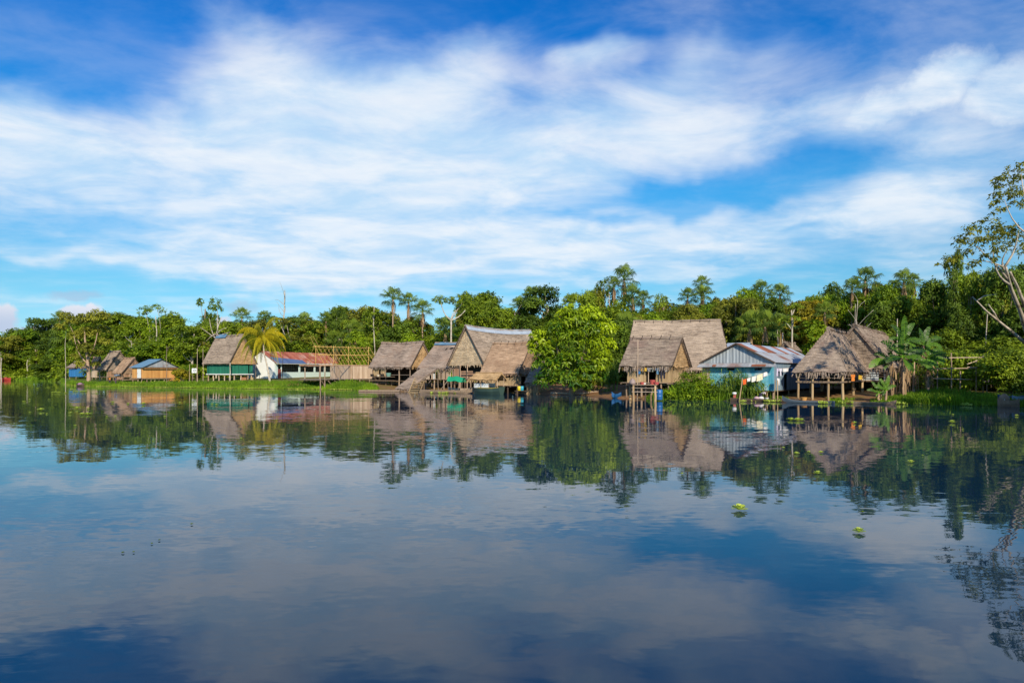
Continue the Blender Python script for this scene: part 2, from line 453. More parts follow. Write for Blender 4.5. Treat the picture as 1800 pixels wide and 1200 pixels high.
for b in [(130, 518, 75, 15, 1.0, -2), (425, 542, 60, 22, 0.9, 0)]:
    gry = mth('MAXIMUM', gry, blob(*b, src=wo2.outputs[0]))
gry = rng_(gry, 0.15, 0.8, 0.0, 0.55)

tint = nn('ShaderNodeValToRGB'); cr = tint.color_ramp
STOPS = [(0.0, (0.62, 0.88, 1.35)), (0.05, (0.50, 0.88, 1.2)), (0.11, (0.42, 0.90, 1.12)), (0.16, (0.40, 0.94, 1.20)), (0.25, (0.22, 1.0, 1.42)), (0.33, (0.10, 0.86, 1.5)), (0.42, (0.02, 0.77, 1.58)), (0.75, (0.03, 0.52, 1.35)), (1.0, (0.03, 0.48, 1.25))]
cr.elements[0].position = STOPS[0][0]; cr.elements[0].color = (*STOPS[0][1], 1)
cr.elements[1].position = STOPS[-1][0]; cr.elements[1].color = (*STOPS[-1][1], 1)
for p_, c_ in STOPS[1:-1]:
    e_ = cr.elements.new(p_); e_.color = (*c_, 1)
Lk.new(mth('DIVIDE', el, 1.0, clamp=True), tint.inputs[0])
skc = nn('ShaderNodeMix', data_type='RGBA', blend_type='MULTIPLY'); skc.inputs[0].default_value = 1
Lk.new(sky.outputs[0], skc.inputs[6]); Lk.new(tint.outputs[0], skc.inputs[7])


def mixc(f, a, b):
    n = nn('ShaderNodeMix', data_type='RGBA'); sock(n.inputs[0], f)
    for i, v in ((6, a), (7, b)):
        if isinstance(v, tuple):
            n.inputs[i].default_value = (*v, 1)
        else:
            Lk.new(v, n.inputs[i])
    return n.outputs[2]


SKY_K = 0.10
W.cycles.sampling_method = 'MANUAL'; W.cycles.sample_map_resolution = 256
thick = rng_(n_streak.outputs[0], 0.30, 0.66, 0.0, 1.0)
ccol = mixc(thick, (0.52 / SKY_K, 0.74 / SKY_K, 0.96 / SKY_K), (0.86 / SKY_K, 0.92 / SKY_K, 0.985 / SKY_K))
col = mixc(dens, skc.outputs[2], ccol)
col = mixc(gry, col, (0.42 / SKY_K, 0.55 / SKY_K, 0.74 / SKY_K))
cumc = mixc(rng_(el, R(3.0), R(5.6), 0.0, 1.0), (0.52 / SKY_K, 0.62 / SKY_K, 0.80 / SKY_K), (0.90 / SKY_K, 0.90 / SKY_K, 0.95 / SKY_K))
col = mixc(cum, col, cumc)
bg = nn('ShaderNodeBackground'); Lk.new(col, bg.inputs[0]); bg.inputs[1].default_value = SKY_K
wout = nn('ShaderNodeOutputWorld'); Lk.new(bg.outputs[0], wout.inputs[0])
vs = S.view_settings
vs.view_transform = 'Standard'; vs.look = 'None'; vs.exposure = 0; vs.gamma = 1; vs.use_curve_mapping = False
S.cycles.max_bounces = 6; S.cycles.diffuse_bounces = 2; S.cycles.glossy_bounces = 3; S.cycles.transmission_bounces = 3


# ------------------------------------------------------------------ water and ground
def water_material():
    m, nt, N, Lk = _nodes('dark_river_water')
    out = N.new('ShaderNodeOutputMaterial'); p = N.new('ShaderNodeBsdfPrincipled')
    geo = N.new('ShaderNodeNewGeometry')

    def nz(sc, rot, det, dist=0.0):
        mp = N.new('ShaderNodeMapping'); mp.inputs['Scale'].default_value = sc; mp.inputs['Rotation'].default_value = (0, 0, R(rot))
        Lk.new(geo.outputs['Position'], mp.inputs[0])
        n = N.new('ShaderNodeTexNoise'); n.inputs['Scale'].default_value = 1; n.inputs['Detail'].default_value = det
        n.inputs['Distortion'].default_value = dist
        Lk.new(mp.outputs[0], n.inputs['Vector'])
        s = N.new('ShaderNodeVectorMath'); s.operation = 'SUBTRACT'; Lk.new(n.outputs['Color'], s.inputs[0]); s.inputs[1].default_value = (0.5, 0.5, 0.5)
        return s.outputs[0], n.outputs[0]

    def sc(v, k):
        s = N.new('ShaderNodeVectorMath'); s.operation = 'SCALE'; Lk.new(v, s.inputs[0])
        if isinstance(k, float):
            s.inputs['Scale'].default_value = k
        else:
            Lk.new(k, s.inputs['Scale'])
        return s.outputs[0]

    def add(a, b):
        s = N.new('ShaderNodeVectorMath'); s.operation = 'ADD'; Lk.new(a, s.inputs[0]); Lk.new(b, s.inputs[1])
        return s.outputs[0]
    swell, _ = nz((0.14, 0.30, 1), 12, 2)
    rip, _ = nz((0.75, 1.5, 1), -8, 3, 0.6)
    fine, _ = nz((2.6, 5.5, 1), 10, 2, 0.4)
    _, patch = nz((0.035, 0.075, 1), 25, 3)
    pm = N.new('ShaderNodeMapRange'); pm.inputs[1].default_value = 0.42; pm.inputs[2].default_value = 0.66
    pm.inputs[3].default_value = 0.35; pm.inputs[4].default_value = 2.0
    Lk.new(patch, pm.inputs[0])
    rp = add(sc(rip, WAVE[1]), sc(fine, WAVE[2]))
    v = add(sc(swell, WAVE[0]), sc(rp, pm.outputs[0]))
    mu = N.new('ShaderNodeVectorMath'); mu.operation = 'MULTIPLY'; Lk.new(v, mu.inputs[0]); mu.inputs[1].default_value = (0.6, 1, 0)
    ad = N.new('ShaderNodeVectorMath'); ad.operation = 'ADD'; Lk.new(mu.outputs[0], ad.inputs[0]); ad.inputs[1].default_value = (0, 0, 1)
    no = N.new('ShaderNodeVectorMath'); no.operation = 'NORMALIZE'; Lk.new(ad.outputs[0], no.inputs[0])
    Lk.new(no.outputs[0], p.inputs['Normal'])
    p.inputs['Base Color'].default_value = (0.006, 0.029, 0.064, 1)
    p.inputs['Roughness'].default_value = 0.015; p.inputs['IOR'].default_value = 1.333; p.inputs['Specular IOR Level'].default_value = 0.5
    Lk.new(p.outputs[0], out.inputs[0])
    return m


WAVE = (0.012, 0.036, 0.040)
mb = MB()
mb.face([(-6000, -3000, 0), (6000, -3000, 0), (6000, 9000, 0), (-6000, 9000, 0)])
w_ = mb.build('water', water_material()); w_['kind'] = 'structure'


def ground_material():
    m, nt, N, Lk = _nodes('river_bank')
    out = N.new('ShaderNodeOutputMaterial'); p = N.new('ShaderNodeBsdfPrincipled')
    geo = N.new('ShaderNodeNewGeometry'); at_ = N.new('ShaderNodeAttribute'); at_.attribute_name = 'tint'
    n1 = N.new('ShaderNodeTexNoise'); n1.inputs['Scale'].default_value = 0.55; n1.inputs['Detail'].default_value = 6; Lk.new(geo.outputs['Position'], n1.inputs['Vector'])
    n2 = N.new('ShaderNodeTexNoise'); n2.inputs['Scale'].default_value = 3.5; n2.inputs['Detail'].default_value = 4; Lk.new(geo.outputs['Position'], n2.inputs['Vector'])
    g = N.new('ShaderNodeMix'); g.data_type = 'RGBA'; g.inputs[6].default_value = (0.04, 0.09, 0.012, 1); g.inputs[7].default_value = (0.15, 0.24, 0.025, 1); Lk.new(n2.outputs[0], g.inputs[0])
    d = N.new('ShaderNodeMix'); d.data_type = 'RGBA'; d.inputs[6].default_value = (0.16, 0.085, 0.045, 1); d.inputs[7].default_value = (0.40, 0.215, 0.105, 1); Lk.new(n2.outputs[0], d.inputs[0])
    a = N.new('ShaderNodeMath'); a.operation = 'MULTIPLY_ADD'; Lk.new(n1.outputs[0], a.inputs[0]); a.inputs[1].default_value = 1.4; a.inputs[2].default_value = -0.7
    b = N.new('ShaderNodeMath'); b.operation = 'ADD'; b.use_clamp = True; Lk.new(a.outputs[0], b.inputs[0]); Lk.new(at_.outputs['Fac'], b.inputs[1])
    x = N.new('ShaderNodeMix'); x.data_type = 'RGBA'; Lk.new(b.outputs[0], x.inputs[0]); Lk.new(g.outputs[2], x.inputs[6]); Lk.new(d.outputs[2], x.inputs[7])
    Lk.new(x.outputs[2], p.inputs['Base Color']); p.inputs['Roughness'].default_value = 0.95; p.inputs['Specular IOR Level'].default_value = 0.1
    bm = N.new('ShaderNodeBump'); bm.inputs['Strength'].default_value = 0.6; bm.inputs['Distance'].default_value = 0.1; Lk.new(n2.outputs[0], bm.inputs['Height']); Lk.new(bm.outputs[0], p.inputs['Normal'])
    Lk.new(p.outputs[0], out.inputs[0])
    return m


DIRT = [(0, 0.1), (420, 0.15), (470, 0.45), (600, 0.55), (690, 0.8), (1030, 0.95), (1120, 0.95), (1170, 0.35), (1290, 0.25), (1340, 0.5), (1400, 0.9), (1530, 0.85), (1620, 0.3), (1800, 0.35)]
cols = [-3000, -2000, -1300, -800, -500, -300, -200, -100] + list(range(0, 1801, 12)) + [1900, 2000, 2200, 2500, 3000, 3600, 4200]
ds = [-4, -1.5, -0.5, 0, 0.4, 0.8, 1.4, 2.2, 3, 4.5, 6, 8, 11, 15, 20, 25, 32, 42, 60, 100, 200, 500, 1500, 6000]
rg = random.Random(5)
pts = []; tin = []
for ci, px in enumerate(cols):
    for d in ds:
        wob = 0.8 * mnoise.noise(Vector((px * 0.02, d * 0.05, 3))) + 0.5 * mnoise.noise(Vector((px * 0.07, 1, 3)))
        Y = shore(px) + d + (wob if d < 6 else 0)
        z = rise(px, d) + (0.10 * mnoise.noise(Vector((px * 0.06, Y * 0.4, 0))) if d > 0.5 else 0)
        pts.append(Vector(((px - 900) * Y / FP, Y, z)))
n_ = len(ds)
gb = MB()
fs = []
for i in range(len(cols) - 1):
    for j in range(n_ - 1):
        fs.append((i * n_ + j, (i + 1) * n_ + j, (i + 1) * n_ + j + 1, i * n_ + j + 1))
gb.shared(pts, fs)
k = 0
for i in range(len(cols) - 1):
    for j in range(n_ - 1):
        gb.t[k] = lerp_table(DIRT, cols[i]) * (1 if ds[j] < 40 else 0.3); k += 1
go = gb.build('ground', ground_material(), smooth=True); go['kind'] = 'structure'
# ------------------------------------------------------------------ houses: frame, thatch, walls
def solve_t(P, d, col):
    k = (col - 900) / FP
    return (k * P.y - P.x) / (d.x - k * d.y)


class House:
    """u runs along the ridge, v across it (front or right slope at +hw)"""

    def P(s, u, v, z):
        q = s.o + s.a * u + s.b * v
        return Vector((q.x, q.y, z))

    def side(s, sgn):
        return s.b * sgn


def dirs(phi):
    return Vector((math.cos(R(phi)), -math.sin(R(phi)), 0)), Vector((math.sin(R(phi)), math.cos(R(phi)), 0))


def slope_front(N, Y, phi, xs, yap, xr=None, hw=None, xrl=None, xrr=None):
    h = House(); n = at(N[0], N[1], Y); s, g = dirs(phi)
    h.L = -solve_t(n, s, xs)
    h.hw = hw if hw else solve_t(n, g, xr)
    h.a = s; h.b = -g; h.o = n - s * h.L + g * h.hw
    h.zE = n.z; r = n + g * h.hw
    h.zR = HC + (652 - yap) * r.y / FP
    h.inA = max(0, solve_t(h.o, s, xrl)) if xrl else 0.0
    h.inB = max(0, h.L - solve_t(h.o, s, xrr)) if xrr else 0.0
    h.zG = gz(h.P(h.L / 2, 0, 0).x, h.P(h.L / 2, 0, 0).y)
    return h


def gable_front(N, Y, phi, xg, xs, apex, ridge_end=None):
    h = House(); n = at(N[0], N[1], Y); s, g = dirs(phi)
    w = -solve_t(n, s, xg)
    h.hw = w / 2; h.a = g; h.b = s; h.o = n - s * h.hw
    h.L = solve_t(h.o, g, ridge_end) if ridge_end else solve_t(n, g, xs)
    h.inA = max(0, solve_t(h.o, g, apex[0])) if apex[0] else 0.0
    h.inB = 0.0; h.zE = n.z
    h.zR = HC + (652 - apex[1]) * (h.o + g * h.inA).y / FP
    h.zG = gz(h.P(h.L / 2, 0, 0).x, h.P(h.L / 2, 0, 0).y)
    return h


def thatch_slab(mb, p00, p10, p11, p01, rng, course=0.34, thick=0.22, rag=0.16, fringe=True, tint0=0.5, sag=0.0, flip=False, flare=0.0, fr_len=0.35):
    """one thatched plane, eave p00-p10, ridge p01-p11: overlapping rows, ragged eave, real thickness, hanging fringe"""
    e = (p10 - p00); up = ((p01 + p11) - (p00 + p10)) / 2
    n = e.cross(up).normalized()
    if (n.z < 0) != flip:
        n = -n
    L = e.length; Hh = up.length
    nu = max(4, int(L / 0.45)); nv = max(4, int(Hh / course))
    seed = rng.random() * 100
    rows = []

    def base(fu, fv):
        a = p00.lerp(p10, fu); b = p01.lerp(p11, fu)
        q = a.lerp(b, fv)
        if flare and fv < 0.3:
            q = q + Vector((0, 0, flare * (0.3 - fv) / 0.3 * (0.3 - fv) / 0.3)) + n * 0
        q.z -= sag * math.sin(math.pi * fu) * fv
        return q
    for j in range(nv + 1):
        fv = j / nv
        for half in (0, 1):
            if j == nv and half == 1:
                break
            row = []
            for i in range(nu + 1):
                fu = i / nu
                wob = 0.085 * mnoise.noise(Vector((fu * L * 0.9 + seed, fv * Hh * 1.3, seed))) + rng.uniform(-0.02, 0.02)
                vv = fv if half == 0 else fv + 0.02 / nv
                q = base(fu, min(vv, 1)) + n * ((0.0 if half == 1 else 0.08) + wob + 0.02)
                if j == 0 and half == 0:
                    q = q - up.normalized() * (rag * (0.4 + 0.6 * mnoise.noise(Vector((fu * L * 1.1, seed, 7))) + rng.uniform(-0.4, 0.4)))
                if i in (0, nu):
                    q = q + e.normalized() * rng.uniform(-0.06, 0.06)
                row.append(q)
            # lower lip of a row stands proud of the row beneath it
            rows.append((row, fv * Hh))
    for (r0, v0), (r1, v1) in zip(rows, rows[1:]):
        t = min(1, max(0, tint0 + rng.uniform(-0.12, 0.12)))
        for i in range(nu):
            a, b, c, d = r0[i], r0[i + 1], r1[i + 1], r1[i]
            if (c - d).length < 1e-4:
                pp = [a, b, c]
            else:
                pp = [a, b, c, d]
            uvs = [(i / nu * L + seed, v0), ((i + 1) / nu * L + seed, v0), ((i + 1) / nu * L + seed, v1), (i / nu * L + seed, v1)][:len(pp)]
            mb.face(pp, uvs, min(1, max(0, t + rng.uniform(-0.08, 0.08))))
    # underside and edges
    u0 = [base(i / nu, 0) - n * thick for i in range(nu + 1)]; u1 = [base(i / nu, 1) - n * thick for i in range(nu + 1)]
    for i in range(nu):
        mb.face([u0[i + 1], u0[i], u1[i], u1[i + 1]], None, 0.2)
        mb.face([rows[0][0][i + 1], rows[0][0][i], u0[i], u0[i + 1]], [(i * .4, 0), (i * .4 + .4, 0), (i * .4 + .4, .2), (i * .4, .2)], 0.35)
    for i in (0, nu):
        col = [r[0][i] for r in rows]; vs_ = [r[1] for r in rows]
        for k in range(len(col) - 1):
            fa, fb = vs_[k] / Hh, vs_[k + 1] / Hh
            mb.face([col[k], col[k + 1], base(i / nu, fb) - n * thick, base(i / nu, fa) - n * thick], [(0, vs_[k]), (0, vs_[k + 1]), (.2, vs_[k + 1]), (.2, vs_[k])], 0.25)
    if fringe:
        dn = -up.normalized()
        for k in range(int(L * 11)):
            fu = rng.random(); q = base(fu, 0.01) + n * rng.uniform(-thick, 0.06) + dn * rng.uniform(-0.1, rag * 0.5)
            w = rng.uniform(0.03, 0.09); l = fr_len * rng.uniform(0.4, 1.35)
            dd = (dn * 0.6 + Vector((0, 0, -1)) * rng.uniform(0.2, 1.0) + e.normalized() * rng.uniform(-0.25, 0.25)).normalized() * l
            o = e.normalized() * w
            x = rng.random() * 30
            mb.face([q - o, q + o, q + dd + o * 0.4, q + dd - o * 0.4], [(x, 0), (x + .1, 0), (x + .1, l), (x, l)], min(1, max(0, tint0 + rng.uniform(-0.2, 0.25))))


def thatch_roof(h, parent, m, seed, m_gable=None, gables=(True, True), gset=0.35, over=0.0, tint=0.5, ridge='pole', rakes=True, sag=0.12, fr_len=0.35, open_gable=0.0, rag=0.16):
    rng = random.Random(seed)
    E0, E1, zE, zR = 0.0, h.L, h.zE, h.zR
    ra, rb = h.inA, h.L - h.inB
    roof = MB()
    for sg in (1, -1):
        p00 = h.P(E0, sg * h.hw, zE); p10 = h.P(E1, sg * h.hw, zE); p11 = h.P(rb, 0, zR); p01 = h.P(ra, 0, zR)
        thatch_slab(roof, p00, p10, p11, p01, rng, tint0=tint, sag=sag, fr_len=fr_len, rag=rag)
    # the bundled top course that closes the two slopes
    path = [h.P(ra - 0.08 + (rb - ra + 0.16) * i / 12, 0, zR + 0.05 - sag * math.sin(math.pi * i / 12) + rng.uniform(-0.03, 0.03)) for i in range(13)]
    roof.tube(path, [0.2 + rng.uniform(-0.03, 0.05) for _ in path], 8, tint - 0.1)
    ro = roof.build('roof', m, parent)
    for k, ok in enumerate(gables):
        if not ok:
            continue
        u = gset if k == 0 else h.L - gset
        ins = h.inA if k == 0 else h.inB
        ut = u + (ins if k == 0 else -ins)
        f = 1 - gset / max(0.1, h.hw) * 0.3
        pa, pb = h.P(u, -h.hw * f, zE), h.P(u, h.hw * f, zE)
        top = h.P(ut, 0, zR - 0.12)
        if open_gable:
            t1 = pa.lerp(top, 1 - open_gable); t2 = pb.lerp(top, 1 - open_gable)
        else:
            t1 = t2 = top
        gm = MB()
        n_out = h.a * (-1 if k == 0 else 1)
        e = pb - pa; upv = (t1 + t2) / 2 - (pa + pb) / 2
        nrm = e.cross(upv)
        if nrm.dot(n_out) < 0:
            pa, pb, t1, t2 = pb, pa, t2, t1
        # order so that the outward side gets the rows
        nn_ = (pb - pa).cross((t1 + t2) / 2 - (pa + pb) / 2).normalized()
        thatch_slab(gm, pa, pb, t2, t1, rng, tint0=tint + 0.05, flip=(nn_.z < 0), thick=0.12, fr_len=fr_len, rag=rag)
        gm.build('gable_thatch', m_gable or m, parent)
    if rakes:
        for k, ok in enumerate((True, True)):
            u = -0.05 if k == 0 else h.L + 0.05
            ut = h.inA - 0.05 if k == 0 else h.L - h.inB + 0.05
            bp = MB()
            for sg in (1, -1):
                bp.tube([h.P(u, sg * h.hw, zE - 0.12), h.P((u + ut) / 2, sg * h.hw / 2, (zE + zR) / 2 - 0.06 + rng.uniform(-.05, .05)), h.P(ut, 0, zR - 0.02)], 0.075, 6, 0.3)
            bp.build('barge_pole', M['wood_dark'], ro)
    if ridge == 'pole':
        npg = min(9, max(2, int((rb - ra) / 1.3)))
        for k in range(npg):
            u = ra + 0.3 + k * (rb - ra - .5) / npg
            rp = MB(); c_ = h.P(u, 0, zR + .22)
            for sg in (1, -1):
                rp.bar(h.P(u, sg * 0.45, zR - 0.30 * (zR - zE) / h.hw * 0.9 + 0.1), h.P(u, -sg * 0.1, zR + 0.38), 0.05, t=rng.random())
            rp.build('ridge_peg', M['wood_dark'], ro)
    elif ridge in ('zinc', 'blue'):
        rp = MB()
        nseg = max(3, int((rb - ra) / 0.9)); dz = (zR - zE) / h.hw
        for i in range(nseg):
            f0, f1 = i / nseg, (i + 1) / nseg
            for sg in (1, -1):
                a, b = ra + (rb - ra) * f0, ra + (rb - ra) * f1
                z0 = zR + 0.28 - sag * math.sin(math.pi * f0); z1 = zR + 0.28 - sag * math.sin(math.pi * f1)
                rp.face([h.P(a, 0, z0 + .012 * (i % 2)), h.P(b, 0, z1 + .012 * (i % 2)), h.P(b, sg * 0.62, z1 - 0.62 * dz + .03), h.P(a, sg * 0.62, z0 - 0.62 * dz + .03)], None, rng.random())
        rp.build('ridge_cap', M['zinc_bright'] if ridge == 'zinc' else M['roof_bluegrey'], ro)
    return ro


def plank_wall(mb, p, q, z0, z1, rng, w=0.22, th=0.05, gaps=0.012, holes=(), top=None, horiz=False):
    """upright boards from p to q; holes = (along0, along1, zlo, zhi); top(d) gives a sloping head"""
    d = (q - p); d.z = 0; L = d.length; d.normalize()
    x = 0.0
    while x < L - 0.02:
        ww = min(w * rng.uniform(0.75, 1.25), L - x)
        c0, c1 = x, x + ww - gaps
        zt = top((c0 + c1) / 2) if top else z1
        segs = [(z0, zt + rng.uniform(-0.015, 0.02))]
        for (a, b, lo, hi) in holes:
            if c1 > a + 0.03 and c0 < b - 0.03:
                ns = []
                for (s0, s1) in segs:
                    if lo > s0:
                        ns.append((s0, min(lo, s1)))
                    if hi < s1:
                        ns.append((max(hi, s0), s1))
                segs = ns
        t = rng.random()
        for (s0, s1) in segs:
            if s1 - s0 > 0.03:
                m_ = p + d * ((c0 + c1) / 2)
                mb.bar(Vector((m_.x, m_.y, s0)), Vector((m_.x, m_.y, s1)), 0.001, t=t) if False else _board(mb, p + d * c0, p + d * c1, s0, s1, th * rng.uniform(0.8, 1.2), t)
        x += ww


def _board(mb, a, b, z0, z1, th, t):
    d = (b - a).normalized(); n = Vector((d.y, -d.x, 0)) * (th / 2)
    pts = [Vector((a.x, a.y, z0)) - n, Vector((b.x, b.y, z0)) - n, Vector((b.x, b.y, z0)) + n, Vector((a.x, a.y, z0)) + n,
           Vector((a.x, a.y, z1)) - n, Vector((b.x, b.y, z1)) - n, Vector((b.x, b.y, z1)) + n, Vector((a.x, a.y, z1)) + n]
    mb.shared(pts, [(3, 2, 1, 0), (4, 5, 6, 7), (0, 1, 5, 4), (1, 2, 6, 5), (2, 3, 7, 6), (3, 0, 4, 7)], t)


def beam_box(mb, a, b, z0, z1, th, t=0.5):
    _board(mb, Vector(a), Vector(b), z0, z1, th, t)


def pole(parent, name, p, q, r, m, rng, n=7, wob=0.03):
    mb = MB(); p, q = Vector(p), Vector(q)
    k = 4
    mb.tube([p.lerp(q, i / k) + Vector((rng.uniform(-wob, wob), rng.uniform(-wob, wob), 0)) * (0 < i < k) for i in range(k + 1)], [r * (1.1 - 0.2 * i / k) for i in range(k + 1)], n, rng.random())
    return mb.build(name, m, parent, smooth=True)


def deck(parent, h, u0, u1, v0, v1, z, m, rng, name='floor', th=0.12):
    mb = MB(); v = min(v0, v1); vmax = max(v0, v1)
    while v < vmax - 0.02:
        w = min(0.24, vmax - v)
        mb.bar(h.P(u0 + rng.uniform(-.05, .05), v + w / 2, z - 0.03), h.P(u1 + rng.uniform(-.05, .05), v + w / 2, z - 0.03), w - 0.015, 0.06, rng.random())
        v += w
    for i in range(int(abs(u1 - u0) / 1.4) + 2):
        u = u0 + (u1 - u0) * i / (int(abs(u1 - u0) / 1.4) + 1)
        mb.bar(h.P(u, v0, z - 0.14), h.P(u, v1, z - 0.14), 0.1, 0.14, 0.2)
    return mb.build(name, m, parent)


def stilts(parent, h, us, vs_, ztop, m, rng, r=0.09, bury=0.35):
    for u in us:
        for v in vs_:
            p = h.P(u, v, 0); zg = min(gz(p.x, p.y), ztop - 0.3)
            pole(parent, 'stilt', (p.x, p.y, zg - bury), (p.x + rng.uniform(-.05, .05), p.y, ztop), r * rng.uniform(0.85, 1.2), m, rng)


def sheet_slope(mb, e0, e1, r1, r0, rng, w=0.85, tints=None, wave=0.035, lift=0.0):
    """corrugated sheets laid from ridge to eave; eave e0-e1, ridge r0-r1"""
    L = (e1 - e0).length; n = (e1 - e0).cross(r0 - e0).normalized()
    if n.z < 0:
        n = -n
    k = max(1, int(L / w))
    for i in range(k):
        t = tints[i % len(tints)] if tints else rng.random()
        t = min(1, max(0, t + rng.uniform(-.15, .15)))
        seg = 8
        for j in range(seg):
            f0 = (i + j / seg) / k; f1 = (i + (j + 1) / seg) / k
            o0 = n * (wave * (1 if j % 2 else 0) + lift + 0.006 * (i % 2)); o1 = n * (wave * (0 if j % 2 else 1) + lift + 0.006 * (i % 2))
            mb.face([e0.lerp(e1, f0) + o0, e0.lerp(e1, f1) + o1, r0.lerp(r1, f1) + o1, r0.lerp(r1, f0) + o0], None, t)
            mb.face([e0.lerp(e1, f1) + o1 - n * .02 * (1 + lift), e0.lerp(e1, f0) + o0 - n * .02 * (1 + lift), r0.lerp(r1, f0) + o0 - n * .02 * (1 + lift), r0.lerp(r1, f1) + o1 - n * .02 * (1 + lift)], None, t)
# ------------------------------------------------------------------ the village, from the left
rng = random.Random(11)


def house_thing(h, label, name='thatched_house', cat='house', group=None):
    c = h.P(h.L / 2, 0, h.zG)
    return thing(name, label, cat, c, group)


def walls4(h, T, m, z0, z1, rng, ins=0.55, front=(), back=(), ga=(), gb=(), w=0.22, sides='fbag', name='wall'):
    L, hw = h.L, h.hw
    for key, p, q, ho in (('f', h.P(ins, hw - ins, 0), h.P(L - ins, hw - ins, 0), front), ('b', h.P(ins, -hw + ins, 0), h.P(L - ins, -hw + ins, 0), back),
                          ('a', h.P(ins, -hw + ins, 0), h.P(ins, hw - ins, 0), ga), ('g', h.P(L - ins, -hw + ins, 0), h.P(L - ins, hw - ins, 0), gb)):
        if key not in sides:
            continue
        mb = MB(); plank_wall(mb, p, q, z0, z1, rng, w=w, holes=ho)
        mb.build(name, m, T)


# --- far-left huts
h = slope_front((131, 646), 190, 33, 116, 636, xr=146)
T = house_thing(h, 'small thatched hut with blue boards half hidden behind the leaning riverside tree')
thatch_roof(h, T, M['thatch_old'], 101, fr_len=0.3)
walls4(h, T, M['blue_wall'], h.zG + 0.6, h.zE + 0.3, rng)
stilts(T, h, (0.7, h.L - 0.7), (-h.hw + .7, h.hw - .7), h.zG + 0.6, M['wood'], rng)

h = slope_front((166, 647), 182, 33, 155, 628, xr=176)
T = house_thing(h, 'low thatched hut with pale walls seen through the gap right of the riverside tree')
thatch_roof(h, T, M['thatch_brown'], 102, fr_len=0.3)
walls4(h, T, M['wood_pale'], h.zG + 0.5, h.zE + 0.3, rng)
stilts(T, h, (0.7, h.L - 0.7), (-h.hw + .7, h.hw - .7), h.zG + 0.5, M['wood'], rng)

h = slope_front((186, 650), 168, 33, 169, 617, xr=211)
T = house_thing(h, 'steep thatched hut with open lower walls, farthest left of the tall roofs')
thatch_roof(h, T, M['thatch'], 103)
zf = h.zG + 0.9
deck(T, h, 0.4, h.L - .4, -h.hw + .5, h.hw - .5, zf, M['wood'], rng)
mb = MB(); plank_wall(mb, h.P(h.L - .6, -h.hw + .6, 0), h.P(h.L - .6, h.hw - .6, 0), zf, h.zE + .3, rng, holes=((1.5, 4.4, zf + .9, h.zE),)); mb.build('wall', M['wood_red'], T)
mb = MB(); plank_wall(mb, h.P(.6, -h.hw + .6, 0), h.P(h.L - .6, -h.hw + .6, 0), zf, h.zE + .3, rng); mb.build('wall', M['wood'], T)
stilts(T, h, (.6, h.L - .6), (-h.hw + .6, 0, h.hw - .6), h.zE + .1, M['wood_pale'], rng)
tankp = h.P(h.L + 1.0, h.hw - 2.2, 0)
mb = MB(); zt = gz(tankp.x, tankp.y)
T2 = thing('water_tank', 'blue water tank on a wooden stand beside the steep thatched hut', 'water tank', (tankp.x, tankp.y, zt))
mb.lathe((tankp.x, tankp.y, zt + 1.1), [(.0, 0), (.62, 0), (.66, .1), (.66, .5), (.62, .55), (.66, .6), (.66, 1.15), (.5, 1.35), (.2, 1.42), (.2, 1.5), (0, 1.5)], 16)
mb.build('tank', paint('tank', (.13, .26, .46)), T2, smooth=True)
mb = MB()
for sx in (-.6, .6):
    for sy in (-.6, .6):
        mb.bar((tankp.x + sx, tankp.y + sy, zt - .2), (tankp.x + sx, tankp.y + sy, zt + 1.0), .13)
mb.bar((tankp.x - .8, tankp.y, zt + 1.05), (tankp.x + .8, tankp.y, zt + 1.05), 1.5, .1)
mb.build('stand', M['wood'], T2)

h = slope_front((213, 656), 160, 33, 196, 629, xr=236)
T = house_thing(h, 'brown thatched hut with cream lower wall, wedged beside the blue-roofed orange shack')
thatch_roof(h, T, M['thatch_brown'], 104, open_gable=0.12)
zf = h.zG + 0.5
deck(T, h, .4, h.L - .4, -h.hw + .5, h.hw - .5, zf, M['wood'], rng)
mb = MB(); plank_wall(mb, h.P(h.L - .5, h.hw - 2.6, 0), h.P(h.L - .5, -h.hw + .6, 0), zf, h.zE + .2, rng); mb.build('wall', M['wood_pale'], T)
mb = MB(); plank_wall(mb, h.P(.6, h.hw - .9, 0), h.P(h.L - .6, h.hw - .9, 0), zf, zf + .9, rng); lab(mb.build('wall', M['wood_red'], T), 'low reddish front boards')
stilts(T, h, (.6, h.L - .6), (-h.hw + .6, h.hw - .6), h.zE + .1, M['wood'], rng)

# --- orange shack with blue roof
h = slope_front((249, 646), 155, 33, 228, 631, xr=284)
T = house_thing(h, 'orange plank shack on low stilts under a blue metal roof', 'plank_shack', 'shack')
zf = 1.9; zE, zR = h.zE, h.zR
mb = MB()
sheet_slope(mb, h.P(-.5, h.hw, zE), h.P(h.L, h.hw, zE), h.P(h.L, 0, zR), h.P(-.5, 0, zR), rng)
sheet_slope(mb, h.P(-.5, -h.hw, zE), h.P(h.L, -h.hw, zE), h.P(h.L, 0, zR), h.P(-.5, 0, zR), rng)
mb.build('roof', M['roof_bluegrey'], T)
mb = MB()
for k in range(22):                                      # upright sheets that close the gable
    f0, f1 = -1 + 2 * k / 22, -1 + 2 * (k + 1) / 22
    tp = lambda f: zE + (zR - zE) * (1 - abs(f)) - .06
    q = [h.P(h.L - .45, f0 * (h.hw - .2), zE + .12), h.P(h.L - .45, f1 * (h.hw - .2), zE + .12), h.P(h.L - .45, f1 * (h.hw - .2), max(tp(f1), zE + .13)), h.P(h.L - .45, f0 * (h.hw - .2), max(tp(f0), zE + .13))]
    mb.face(q, None, rng.random()); mb.face([p - h.a * .03 for p in q[::-1]], None, .3)
lab(mb.build('gable', M['zinc_rust'], T), 'patched grey and cream gable')
